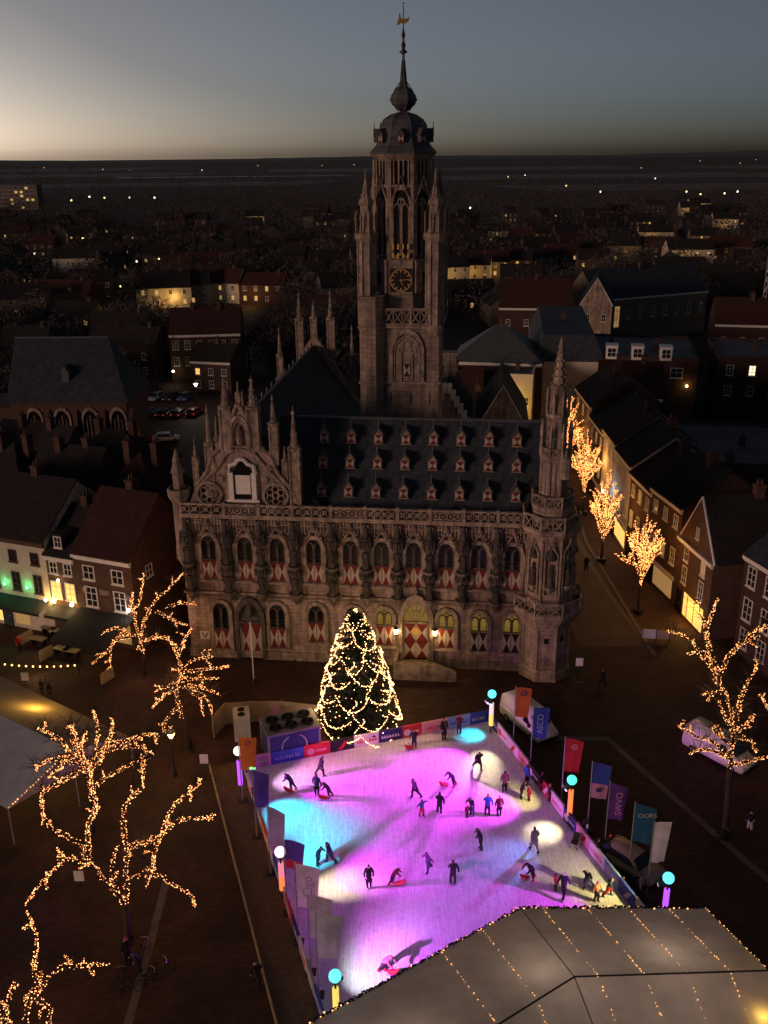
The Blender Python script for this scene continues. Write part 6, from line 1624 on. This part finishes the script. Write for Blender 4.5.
CW = [quadmesh('windscreen', [[(1.12,-.78,.93),(1.12,.78,.93),(.53,.64,1.35),(.53,-.64,1.35)]], CGL), quadmesh('rear_window', [[(-1.87,-.72,.95),(-1.87,.72,.95),(-1.55,.62,1.28),(-1.55,-.62,1.28)]], CGL)] + [quadmesh('side_window', [[(.85,s*(cy(.95)+.015),.95),(-1.5,s*(cy(.95)+.015),.95),(-1.2,s*(cy(1.33)+.015),1.33),(.35,s*(cy(1.33)+.015),1.33)]], CGL) for s in (-1,1)]
for m in VW[:1]:
    m.transform(Matrix.Translation((.07,0,.04)))
for m in CW[:1]: m.transform(Matrix.Translation((.05,0,.03)))
for m in CW[1:2]: m.transform(Matrix.Translation((-.06,0,.02)))
lmb = MB(); lmb.box((-.03,-.18,-.07),(.03,.18,.07)); LMP = lmb.mesh('headlight', HEADL); lmb = MB(); lmb.box((-.03,-.08,-.12),(.03,.08,.12)); TLP = lmb.mesh('tail_light', TAIL)
def vehicle(kind, label, pos, rz, paint, group=None, parts=True):
    v = thing(kind, label, 'van' if kind == 'van' else 'car', pos, rz, group)
    van = kind == 'van'
    b = link('body', VB if van else CBd, v); b.material_slots[0].link = 'OBJECT'; b.material_slots[0].material = paint
    for m in (VW if van else CW): link(m.name.split('.')[0], m, v)
    ax = (1.6, -1.6) if van else (1.28, -1.28); yw = .88 if van else .78
    for x in ax:
        for s in (-1,1):
            w_ = link('wheel', TYRE, v, (x, s*yw, .33)); link('rim', RIM, w_)
    fx, bx = (2.52, -2.6) if van else (2.06, -2.1); hz = .72 if van else .6
    for s in (-1,1):
        link('headlight', LMP, v, (fx, s*.66, hz)); link('tail_light', TLP, v, (bx, s*.72, hz+.1))
    if van:
        mb = MB(); mb.box((2.5,-.9,.32),(2.62,.9,.5)); mb.build('bumper', RUBBER, v)
        for s in (-1,1): mb = MB(); mb.box((1.35,s*1.05-.1,1.25),(1.5,s*1.05+.1,1.5)); mb.build('wing_mirror', RUBBER, v)
    return v
WP = carpaint('white', (.80,.78,.76))
vehicle('van', 'white van behind the orange and blue flags beside the rink', (11.07, 63.1), R(-62), WP)
vehicle('van', 'white van half hidden by the lit tree on the right', (24.52, 58.94), R(-52), WP)
vehicle('car', 'beige car parked behind the teal and white flags', (15.19, 47.54), R(-50), carpaint('beige', (.32,.25,.19)))
# cars in the car park beyond the alley
carcols = [('white',(.6,.6,.6)),('black',(.015,.015,.018)),('blue',(.03,.06,.16)),('silver',(.35,.36,.38)),('red',(.2,.02,.02)),('grey',(.12,.12,.13))]
CP = [('white estate car parked alone beside the church corner','white',8),('dark blue car next to the church corner','blue',76),('black car in the front row of the dark car park','black',76),('grey car in the front row of the dark car park','grey',76),('small red car in the front row of the dark car park','red',76),('silver car in the back row of the car park','silver',-104),('black car in the back row of the car park','black',-104),('blue car under the bright lamp of the car park','blue',-104)]
CPP = [(-34.16, 143.9), (-40.54, 160.11), (-37.76, 159.32), (-35.14, 159.21), (-32.65, 159.78), (-41.89, 170.92), (-39.1, 170.8), (-36.31, 170.68)]
cd = dict(carcols)
for ((lb, c, rz), p) in zip(CP, CPP):
    vehicle('car', lb, p, R(rz), carpaint(c, cd[c]), 'cars in the car park')
for i, (p, lb, c, rz) in enumerate([((41.18, 165.85), 'pale car on the far side street', 'silver', 80), ((-84.98, 233.81), 'pale car beside the far left houses', 'white', 10), ((33.7, 169.16), 'dark car at the far end of the lit street', 'black', 80)]):
    vehicle('car', lb, p, R(rz), carpaint(c, cd[c]))

# ------------------------------------------------------------------ street furniture
def bicycle(label, pos, rz):
    t = thing('bicycle', label, 'bicycle', pos, rz, 'parked bicycles')
    for x in (-.52,.52):
        mb = MB(); P = [(x+.33*math.cos(R(20*k)),0,.34+.33*math.sin(R(20*k))) for k in range(19)]; mb.tube(P, .022, 5)
        for k in range(6): mb.tube([(x,0,.34),(x+.32*math.cos(R(60*k)),0,.34+.32*math.sin(R(60*k)))], .004, 3)
        mb.build('wheel', RUBBER, t)
    mb = MB()
    for a, b in (((-.52,0,.34),(-.05,0,.30)),((-.05,0,.30),(-.2,0,.82)),((-.52,0,.34),(-.18,0,.72)),((-.18,0,.72),(.36,0,.78)),((-.05,0,.3),(.36,0,.74)),((.33,0,.95),(.52,0,.34))): mb.tube([a,b], .02, 5)
    mb.build('frame', IRON, t)
    mb = MB(); mb.tube([(.24,-.28,1.0),(.33,-.1,1.0),(.33,.1,1.0),(.24,.28,1.0)], .015, 5); mb.build('handlebar', STEEL, t)
    mb = MB(); mb.prism([(-.36,-.09),(-.36,.09),(-.08,.03),(-.08,-.03)], .82, .88); mb.build('saddle', RUBBER, t)
for lb, p, rz in [('bicycle standing right of the gutter strip at the lower left', (-12.45, 39.63), 30), ('bicycle parked beside the person in red hat', (-13.71, 41.03), 80), ('bicycle parked furthest left of the gutter strip', (-14.48, 38.99), 95), ('bicycle below the lit tree left of the rink', (-12.96, 38.97), 40), ('bicycle leaning by the right-hand lit tree', (21.64, 49.75), 20), ('bicycle against the town hall wall left of the Christmas tree', (-7.66, 72.54), -5)]:
    bicycle(lb, p, R(rz))
def lantern_post(label, pos, h, power, color, es, group, r=.22):
    t = thing('street_lamp', label, 'street lamp', pos, 0, group)
    mb = MB(); mb.lathe([(.16,0),(.16,.5),(.09,.6),(.05,1.2),(.045,h-.4),(.1,h-.35)], 8); mb.build('post', IRON, t)
    mb = MB(); mb.lathe([(.12,h-.34),(r,h+.12)], 6); mb.build('lamp_glass', M('lamp_glass', (1,.8,.5), .4, emit=color, es=es), t)
    mb = MB(); mb.lathe([(r+.04,h+.12),(.1,h+.32),(.02,h+.5)], 6); mb.build('lamp_cap', IRON, t)
    lamp('POINT', t, (0,0,h+.65), power*.3, color, .2); lamp('POINT', t, (0,-.3,h-.1), power*.7, color, .2)
    return t
lantern_post('black lantern glowing amber between the lit trees left of the rink', (-15.35, 57.45), 3.6, 160, (1.0,.55,.16), 10, 'lanterns on the square', .34)
lantern_post('bluish street lamp among the golden street trees', (25.6,104), 5.2, 60, (.75,.85,1.0), 22, 'lanterns on the square')
# notice board, sign stands, cafe furniture, litter bins
NB = thing('notice_board', 'pale notice board beside the kerb of the side street', 'notice board', (24.69, 76.74), R(-8))
mb = MB(); mb.box((-1.2,-.05,.35),(0,.05,1.25)); mb.build('panel', WPAINT, NB); mb = MB(); mb.box((.1,-.05,.35),(1.2,.05,1.2)); mb.build('panel', HM, NB)
mb = MB(); [mb.box((x-.04,-.04,0),(x+.04,.04,1.3)) for x in (-1.2,.05,1.2)]; mb.build('post', IRON, NB)
TM = M('table_top', (.42,.33,.22), .6)
def table(label, pos, rz):
    t = thing('cafe_table', label, 'table', pos, rz, 'cafe tables in front of the left houses')
    mb = MB(); mb.box((-.8,-.4,.70),(.8,.4,.75)); mb.build('table_top', TM, t)
    for x in (-.6,.6):
        mb = MB(); mb.box((x-.04,-.3,0),(x+.04,.3,.70)); mb.build('leg', IRON, t)
for i, (lb, p) in enumerate([('cafe table furthest back by the lit shop window', (-31.63, 79.53)),('cafe table with pale top left of the big awning', (-30.58, 78.91)),('cafe table nearest the open square', (-31.94, 77.39)),('cafe table at the front edge of the big awning', (-29.13, 75.47)),('cafe table right of the windbreak', (-28.2, 75.09)),('cafe table under the big awning on the right', (-29.3, 78.1))]):
    table(lb, p, R(-21))
for lb, p in [('pale windbreak panel at the left end of the cafe terrace', (-33.19, 77.8)), ('pale windbreak panel between cafe tables', (-30.34, 74.77)), ('low pale board near the big dark awning', (-23.77, 70.69))]:
    t = thing('windbreak', lb, 'windbreak', p, R(60), 'windbreaks of the cafe terrace')
    mb = MB(); mb.box((-.75,-.03,.1),(.75,.03,1.15)); mb.build('panel', HM, t); mb = MB(); mb.box((-.8,-.2,0),(-.72,.2,.1)); mb.box((.72,-.2,0),(.8,.2,.1)); mb.build('foot', IRON, t)
AB = [('white pavement sign beside the string of bulbs', (-30.73, 70.5), 1.1), ('white sign panel on a post by the lantern', (-13.25, 57.89), 1.5), ('pale square panel standing below the low wide lit tree', (-19.03, 46.65), 1.0), ('pale signpost panel on the dark square right of the turret', (16.27, 69.72), 2.4)]
for lb, p, h in AB:
    t = thing('sign', lb, 'sign', p, 0)
    mb = MB(); mb.box((-.3,-.03,h-.75),(.3,.03,h)); mb.build('panel', WPAINT, t); mb = MB(); mb.box((-.03,.03,0),(.03,.08,h)); mb.box((-.25,-.12,0),(.25,.2,.05)); mb.build('post', IRON, t)
# flagpole before the side door
FPo = thing('flagpole', 'bare white flagpole in front of the side door of the town hall', 'flagpole', (-11.25, 70.44))
mb = MB(); mb.lathe([(.06,0),(.04,5.6),(.07,5.62),(.02,5.75)], 8); mb.build('pole', WPAINT, FPo); mb = MB(); mb.lathe([(.25,0),(.2,.3)], 8); mb.build('base', IRON, FPo)
# string of bulbs over the terrace
SB = thing('bulb_string', 'string of round bulbs hung across the cafe terrace', 'light string', (-36,72,0))
P0, P1 = (-33.83, 72.0, 1.32), (-26.61, 72.0, 1.03)
mb = MB(); wv = MB(); pts = []
for k in range(25):
    t = k/24; p = (P0[0]+(P1[0]-P0[0])*t, 72, P0[2]+(P1[2]-P0[2])*t - .5*4*t*(1-t)*.5)
    pts.append((p[0]+36, 0, p[2]))
wv.tube(pts, .012, 4); wv.build('cable', IRON, SB)
for p in pts[1:-1:2]: mb.ball((p[0],p[1],p[2]-.1), .085, 6)
mb.build('bulbs', BULBY, SB); mb = MB(); mb.tube([(pts[0][0],0,0),(pts[0][0],0,pts[0][2])], .04, 5); mb.tube([(pts[-1][0],0,0),(pts[-1][0],0,pts[-1][2])], .04, 5); mb.build('post', IRON, SB)
lamp('POINT', SB, (pts[12][0],-.3,pts[12][2]), 40, (1.0,.6,.25), .5)
SB2 = thing('bulb_string', 'short string of bulbs from the tent corner to the left edge', 'light string', (-24.4,50.3,0))
mb = MB(); wv = MB(); pts = [tuple(Vector((-.2,-.1,2.6)).lerp(Vector((-6.5,-1.8,3.0)), k/8) - Vector((0,0,.25*4*(k/8)*(1-k/8)))) for k in range(9)]
wv.tube(pts, .012, 4); wv.tube([(pts[-1][0],pts[-1][1],0), pts[-1]], .04, 5); wv.build('cable', IRON, SB2)
for p in pts[1:-1:2]: mb.ball((p[0],p[1],p[2]-.1), .07, 6)
mb.build('bulbs', BULBY, SB2)
# pushchair by the rink boards
PCH = thing('pushchair', 'dark pushchair parked beside the right rink boards', 'pushchair', (12.1, 49.42), R(60))
mb = MB(); mb.prism([(-.25,.45),(.3,.4),(.4,.95),(.25,1.0),(.1,.6),(-.3,.6)], -.22, .22, axis='y'); mb.build('seat', CANVASD, PCH)
for x in (-.3,.3):
    for y in (-.24,.24):
        mb = MB(); mb.tube([(x+.14*math.cos(R(30*k)),y,.15+.14*math.sin(R(30*k))) for k in range(13)], .025, 4); mb.build('wheel', RUBBER, PCH)
mb = MB(); mb.tube([(-.3,-.24,.15),(.3,-.24,1.05),(.3,.24,1.05),(-.3,.24,.15)], .02, 4); mb.tube([(.3,-.24,.15),(0,-.24,.6)], .02, 4); mb.tube([(.3,.24,.15),(0,.24,.6)], .02, 4); mb.build('frame', STEEL, PCH)
# ------------------------------------------------------------------ background town, trees and lights
br = random.Random(99)
def twig_tree_mesh(seed, h, w, n, name):
    r_ = random.Random(seed); t = MB(); c = MB()
    t.tube([(0,0,0),(r_.uniform(-.2,.2),0,h*.35),(0,0,h*.7)], [.035*h*.6,.022*h*.6,.006*h], 5)
    lim = []
    for k in range(12):
        a = r_.uniform(0,6.28); z0 = h*r_.uniform(.28,.6); rr_ = w*r_.uniform(.5,1.0)*.5; tip = Vector((rr_*math.cos(a), rr_*math.sin(a), z0+h*r_.uniform(.15,.4)))
        t.tube([(0,0,z0), tuple(Vector((0,0,z0)).lerp(tip,.5)+Vector((0,0,-.02*h))), tuple(tip)], [.008*h,.006*h,.002*h], 4); lim.append((Vector((0,0,z0)), tip))
    for k in range(n):
        a, b = r_.choice(lim); p = a.lerp(b, r_.uniform(.3,1.05)) + Vector((r_.gauss(0,.07)*w, r_.gauss(0,.07)*w, r_.gauss(0,.05)*h))
        d = Vector((r_.gauss(0,1), r_.gauss(0,1), r_.gauss(.6,.8))).normalized()*h*r_.uniform(.05,.13); s = Vector((r_.gauss(0,1), r_.gauss(0,1), r_.gauss(0,.5))).normalized()*h*.006
        c.add([tuple(p-s), tuple(p+s), tuple(p+d)], [(0,1,2)])
    return t.mesh('trunk', BARK), c.mesh('crown', TWIG)
TT = [twig_tree_mesh(s, 11, 8, 420, 'bare_tree') for s in (1,2,3,4)]
def bare_tree(label, pos, sc, k, group):
    t = thing('bare_tree', label, 'tree', pos, br.uniform(0,6), group)
    link('trunk', TT[k % 4][0], t, sc=sc); link('crown', TT[k % 4][1], t, sc=sc)

NT = [(-54.47, 195.58), (-53.56, 205.73), (-43.11, 177.27), (-61.94, 157.64), (-68.27, 168.3), (-27.54, 194.27), (-24.13, 201.09), (-19.53, 186.44), (-40.58, 245.37), (-59.82, 239.26)]
NTL = ['bare tree nearest the red roofed house, right of the church roof','bare tree rising behind the right end of the church roof','thin bare tree standing in the car park','bare tree close to the left wall of the church','bare tree at the left edge beside the church','bare tree just left of the front gable pinnacles','bare tree behind the ridge of the slate wing','bare tree between the red roofed house and the tower','bare tree behind the red roofed house','bare tree on the brown street behind the church']
for i, p in enumerate(NT):
    bare_tree(NTL[i], p, br.uniform(.85,1.3), i, 'bare trees behind the church' if i < 5 or i == 9 else 'bare trees behind the gable')

# distant houses, each its own object
FW, FWL, FRm = {}, {}, {}
def far_house(label, pos, rz, w, d, h, rh, wm, rm, litn, group, nwin=4, floors=2):
    H = thing('distant_house', label, 'house', pos, rz, group)
    mb = MB(); mb.box((-w/2,0,0),(w/2,d,h)); mb.prism([(0,h),(d,h),(d/2,h+rh*.97)], -w/2, w/2, axis='x'); mb.build('wall', wm, H)
    mb = MB(); e = .3; mb.prism([(-e,h-.1),(d/2,h+rh),(d+e,h-.1),(d+e,h+.05),(d/2,h+rh+.2),(-e,h+.05)], -w/2-.1, w/2+.1, axis='x'); rf = mb.build('roof', rm, H)
    mb = MB(); mb.box((w*.3,d*.45,h+rh-1),(w*.3+.7,d*.45+.8,h+rh+1)); mb.build('chimney', BRICK2, rf)
    for f in range(floors):
        for k in range(nwin):
            x = -w/2 + w*(k+.5)/nwin - .5; z = 1.0 + f*2.9
            on = br.random() < litn
            add_window(H, (x,0,z), 0, 1.0, 1.4, 2, 2, None, LITF if on else GLASS)
    return H
LW = [GROUND]
rows_ = [ # px, py (base), width m, lit, wall
 (165,308,16,.55,CREAM),(188,306,14,.3,BRICK3),(215,303,16,.55,CREAM),(240,300,16,.7,CREAM),(262,304,14,.3,BRICK),(60,316,18,.12,BRICK),(20,322,16,.15,BRICK3),(92,300,14,.15,BRICK),(75,276,16,.2,CREAM),(105,272,14,.1,BRICK),(160,272,13,.1,BRICK),(215,268,14,.15,BRICK),(300,288,16,.25,BRICK3),(330,282,14,.15,BRICK),
 (450,284,14,.35,CREAM),(470,281,14,.5,CREAM),(490,278,14,.55,BRICK3),(512,276,14,.3,BRICK),(535,273,16,.35,BRICK3),(560,270,14,.25,BRICK),(590,268,14,.2,BRICK),(520,250,12,.3,CREAM),(500,243,12,.1,CREAM),(540,246,12,.3,BRICK),(620,262,16,.35,BRICK3),(660,262,16,.25,BRICK),(655,246,16,.5,CREAM),(690,266,18,.35,CREAM),(705,248,14,.5,BRICK3),(730,262,16,.3,BRICK),(755,276,16,.25,BRICK),(680,292,16,.15,BRICK),(715,300,18,.1,BRICK),(740,312,18,.1,BRICK),(640,232,14,.3,BRICK),(600,240,14,.15,BRICK),(570,248,14,.15,BRICK),(760,240,16,.3,CREAM),(725,230,14,.4,CREAM),(700,212,16,.5,CREAM),(690,216,14,.3,CREAM),(655,214,14,.2,BRICK),(130,248,14,.2,BRICK),(80,244,14,.2,CREAM),(40,258,14,.15,BRICK),(180,252,14,.1,BRICK),(250,262,14,.2,BRICK),(255,226,12,.5,CREAM),(15,236,14,.2,BRICK),(300,258,14,.15,BRICK),(460,256,14,.15,BRICK)]
FPOS = [(-64.4, 284.46), (-58.24, 288.0), (-51.05, 293.63), (-44.21, 299.51), (-36.3, 290.51), (-91.43, 271.36), (-99.31, 261.56), (-91.35, 302.95), (-116.39, 368.14), (-108.36, 380.49), (-86.37, 378.51), (-66.9, 390.59), (-27.65, 326.56), (-18.25, 341.9), (23.59, 332.95), (31.16, 340.59), (39.08, 348.58), (47.69, 353.83), (57.4, 362.32), (68.32, 371.15), (80.97, 376.79), (64.28, 452.7), (59.47, 490.36), (76.56, 471.77), (97.44, 397.1), (113.34, 395.53), (130.33, 465.54), (120.8, 380.05), (150.1, 453.0), (140.88, 392.81), (133.75, 346.32), (95.27, 307.12), (100.44, 288.98), (99.73, 265.79), (145.02, 550.56), (111.98, 501.62), (88.81, 459.95), (190.22, 491.93), (195.35, 558.51), (235.7, 731.06), (214.54, 686.08), (197.49, 712.74), (-124.2, 484.09), (-156.7, 510.29), (-153.44, 438.75), (-94.78, 460.37), (-55.61, 412.18), (-80.67, 631.59), (-211.78, 569.14), (-35.59, 426.68), (34.54, 428.09)]
FSP = {0:'yellow lit terrace house left of the red roofed house',3:'brightest lit house of the yellow terrace left of the tower',15:'row house with lit windows just right of the tower'}
ORD = ['leftmost','second','third','fourth','fifth','sixth','seventh','eighth','ninth','tenth','eleventh','twelfth','thirteenth','fourteenth','fifteenth','sixteenth','seventeenth','eighteenth']
def order(i):
    c = lambda k: (rows_[k][0] < 384, rows_[k][3] >= .3)
    same = sorted([k for k in range(len(rows_)) if k not in FSP and c(k) == c(i)], key=lambda k: rows_[k][0])
    return ORD[same.index(i)] + ('' if same.index(i) == 0 else ' from the left')
for i, ((px, py, w, lit, wm), p) in enumerate(zip(rows_, FPOS)):
    far = p[1] > 420
    side = 'left' if px < 384 else 'right'
    lb = FSP.get(i) or f'{order(i)} of the far {"lit" if lit >= .3 else "dark"} houses {side} of the tower'
    gp = None if i in FSP else (f'far houses {"lit" if lit >= .3 else "dark"} {side}')
    H = far_house(lb, p, R(br.uniform(-14,14)), w, 9, br.uniform(5.4,6.6), br.uniform(3,4.2), wm, TILER if br.random() < .2 else TILED, lit*.8, gp, 4)
    if lit >= .3: lamp('POINT', H, (br.uniform(-4,4),-4,3.2), 300, (1.0,.55,.14), .5)
# closely packed roofs between them
EX = []; gd = 0
while len(EX) < 125 and gd < 4000:
    gd += 1
    y = 185 + 480*br.random()**1.5; x = br.uniform(-.43,.43)*y
    if -52 < x < -18 and y < 250: continue
    if -2 < x < 105 and y < 250: continue
    if -30 < x < 0 and y < 215: continue
    if any(abs(x-q[0]) < 17 and abs(y-q[1]) < 13 for q in list(FPOS)+EX): continue
    if -60 < x < -25 and 215 < y < 235: continue
    if any(abs(x-q[0]) < 13 and -40 < y-q[1] < 0 for q, r in zip(FPOS, rows_) if r[3] >= .3): continue
    EX.append((x, y))
def exkey(x, y): return ('left' if x/y < .02 else 'right', 'nearer' if y < 290 else ('middle' if y < 420 else 'farther'))
for i, (x, y) in enumerate(EX):
    peers = sorted([k for k in range(len(EX)) if exkey(*EX[k]) == exkey(x, y)], key=lambda k: EX[k][0]/EX[k][1]); on = peers.index(i)
    side = 'left' if x/y < .02 else 'right'; band = 'nearer' if y < 290 else ('middle' if y < 420 else 'farther')
    wm = (BRICK, BRICK2, BRICK2, BRICK3)[br.randrange(4)]
    H = far_house((ORD[on] + ('' if on == 0 else ' from left') + f' of the packed {band}-distance houses {side} of the tower') if len(peers) <= len(ORD) else f'small house packed among the {band} dark roofs {side} of the tower', (x,y), R(br.choice((0,0,90,12,-12))+br.uniform(-8,8)), br.uniform(9,15), br.uniform(7.5,9.5), br.uniform(4.8,6.6), br.uniform(3,4.4), wm, TILER if br.random() < .12 else TILED, .12, f'packed {band} roofs {side} of the tower', 3)
# distant street lamps
fl = MB(); fl.ball((0,0,5.0), .30, 6); FLM = fl.mesh('lamp_globe', M('far_lamp_warm', (1,.8,.5), .5, emit=(1.0,.62,.28), es=3.2)); fl = MB(); fl.ball((0,0,5.0), .30, 6); FLW = fl.mesh('lamp_globe', M('far_lamp_white', (1,1,1), .5, emit=(1.0,.95,.85), es=3.0))
fl = MB(); fl.tube([(0,0,0),(0,0,4.8)], [.07,.05], 5); fl.tube([(0,0,4.8),(0,0,5.0)], .04, 4); FPM = fl.mesh('post', IRON)
FLP = [(-94.97, 248.65), (-93.21, 280.66), (-90.21, 280.45), (-80.04, 295.7), (-92.73, 369.24), (-86.37, 378.51), (-64.5, 351.51), (-59.83, 354.06), (-96.27, 310.03), (-143.82, 405.2), (-11.61, 303.73), (-1382.84, 4141.34), (-919.92, 3337.6), (-758.56, 3047.4), (-514.32, 2899.13), (-492.22, 4051.56), (-221.52, 3821.2), (-106.03, 4049.62), (-379.84, 1025.89), (-338.78, 955.31), (-319.57, 932.48), (-287.55, 925.89), (-293.99, 1006.72), (-271.75, 980.75), (-245.7, 975.06), (-219.95, 969.43), (-110.37, 618.24), (-116.98, 549.86), (-146.11, 481.25), (-79.25, 605.29), (-34.87, 662.79), (213.71, 1679.6), (259.93, 1803.36), (222.6, 1198.59), (41.69, 613.45), (29.61, 446.85), (66.06, 371.36), (406.4, 1481.68), (643.74, 2482.54), (1329.86, 4191.47), (1625.14, 4359.11), (1136.2, 3179.29), (220.05, 998.93), (293.79, 914.76), (346.41, 967.4), (320.8, 929.26), (300.3, 978.91), (131.82, 499.16), (73.36, 399.47), (37.71, 419.18), (63.92, 291.64), (205.36, 625.07), (79.07, 376.97), (93.18, 230.28), (108.5, 303.78), (76.45, 308.57), (56.4, 872.35), (65.18, 723.86), (20.11, 583.11)]
NEARL = sorted([k for k in range(len(FLP)) if math.hypot(*FLP[k]) <= 420], key=lambda k: FLP[k][0]/FLP[k][1])
for i, p in enumerate(FLP):
    d = math.hypot(*p); sc = max(1.0, d/330)
    far = d > 420
    t = thing('distant_street_lamp', ('tiny street lamp glinting in the far dark landscape' if far else ORD[NEARL.index(i)] + ('' if NEARL.index(i) == 0 else ' from the left') + ' of the small street lamps behind the town hall'), 'street lamp', (p[0], p[1], 0), 0, 'far street lamps' if far else 'street lamps behind the town hall')
    o = link('lamp_globe', FLM if (i*7) % 5 < 3 else FLW, t, (0,0,5*(1-min(sc,3))), sc=min(sc,3.0)) ; o.scale = (min(sc,3),)*3
    link('post', FPM, t)
    if d < 330: lamp('POINT', t, (0,0,5.5), 160, (1.0,.58,.22), .3)
# bright lamp in the car park
lantern_post('bright white lamp in the dark car park', (-32.5, 161.83), 5.0, 300, (1.0,.85,.6), 26, 'street lamps behind the town hall', .35)
lantern_post('amber lamp in the alley left of the town hall', (-30.7, 114.61), 4.0, 45, (1.0,.55,.16), 22, 'street lamps behind the town hall')
lantern_post('amber lamp lighting the empty brown street behind the church', (-62.86, 246.71), 6.0, 1500, (1.0,.5,.16), 14, 'street lamps behind the town hall')
lantern_post('amber lamp beside the red brick hipped house', (17.73, 189.24), 6.0, 60, (1.0,.5,.16), 10, 'street lamps behind the town hall')
# slender mast at the right edge
t = thing('mast', 'slender lattice mast at the far right edge', 'mast', (83.53, 209.6))
mb = MB(); 
for s in ((-.5,-.4),(.5,-.4),(0,.5)): mb.tube([(s[0],s[1],0),(s[0]*.3,s[1]*.3,30)], .1, 5)
for k in range(14): z = k*2.1; f = 1-.7*z/30; mb.tube([(-.5*f,-.4*f,z),(.5*f,-.4*f,z+2.1)], .05, 4); mb.tube([(.5*f,-.4*f,z),(-.5*f,-.4*f,z+2.1)], .05, 4)
mb.build('lattice', STEEL, t); mb = MB(); mb.tube([(0,0,29),(0,0,37)], [.12,.03], 5); mb.build('tip', STEEL, t)
# wood masses
WOODM = M('far_wood', (0.085, 0.072, 0.065), 1.0, (0.05, 0.043, 0.04), 0.02)
def clump(c, pos, s, n, r_):
    for _ in range(n):
        a = r_.uniform(0,6.28); q = math.sqrt(r_.random())*s*.55; z = s*(.15+.85*r_.random()**.8)*(1-.5*(q/(s*.55))**2)
        p = Vector((pos[0]+q*math.cos(a), pos[1]+q*math.sin(a), z)); L = s*r_.uniform(.08,.2)
        d = Vector((r_.gauss(0,1), r_.gauss(0,1), r_.gauss(.5,.8))).normalized()*L; e = Vector((r_.gauss(0,1), r_.gauss(0,1), r_.gauss(0,1))).normalized()*L*.12
        c.add([tuple(p-e), tuple(p+e), tuple(p+d)], [(0,1,2)])
LITP = [q for q, r in zip(FPOS, rows_) if r[3] >= .3]
def free(x, y):
    if y < 160: return False
    for q in list(FPOS)+EX:
        if abs(x-q[0]) < 9 and -7 < y-q[1] < 14: return False
        if q in LITP and abs(x-q[0]) < 10 and -45 < y-q[1] <= -7: return False
    if any(abs(x-q[0]) < 5 and -22 < y-q[1] < 5 for q in FLP): return False
    if -45 < x < -25 and y < 250: return False
    if 5 < x < 100 and y < 250: return False
    if -30 < x < 4 and y < 190: return False
    return True
for nm, (y0, y1), num, smin, smax, tri in (('near_wood', (165,420), 700, 7, 12, 300), ('mid_wood', (420,1100), 2300, 8, 13, 100), ('far_wood', (1100,5200), 1700, 12, 26, 40)):
    c = MB(); k = 0; guard = 0
    while k < num and guard < num*8:
        guard += 1
        y = y0 + (y1-y0)*br.random()**1.25; x = br.uniform(-.52,.52)*y*.95
        if nm == 'near_wood' and not free(x, y): continue
        if nm == 'mid_wood':
            if any(abs(x-q[0]) < 9 and -8 < y-q[1] < 10 for q in FPOS) or any(abs(x-q[0]) < 12 and -60 < y-q[1] <= 0 for q in LITP) or any(abs(x-q[0]) < 8 and -50 < y-q[1] < 5 for q in FLP): continue
        if nm == 'far_wood':
            cl = math.sin(x*.004+y*.0021)+math.sin(x*.0017-y*.0013+2)
            if cl < .1 and br.random() < .85: continue
        clump(c, (x,y), br.uniform(smin,smax), tri, br); k += 1
    o = c.build('wood', WOODM); tag(o, {'near_wood':'dark bare trees massed between the houses behind the town hall','mid_wood':'dark belt of bare trees beyond the town','far_wood':'faint far hedgerows and woods towards the horizon'}[nm], 'trees', kind='stuff')
# low flats at the far left with lit windows
p = (-319.14, 863.98)
H = thing('apartment_block', 'far pale apartment block with lit windows at the left edge', 'building', (p[0], p[1], 0))
mb = MB(); mb.box((-22,0,0),(22,14,20)); mb.build('wall', BRICK3, H); mb = MB(); mb.box((-22.4,-.4,20),(22.4,14.4,20.6)); mb.build('roof', FELT, H)
for f in range(6):
    for k in range(9):
        a, b_ = win_meshes(2.6, 1.9, 2, 1, WPAINT, LITF if br.random() < .28 else GLASS)
        o = link('window', a, H, (-20.5+k*4.6,0,1.0+f*3.2)); link('pane', b_, o)
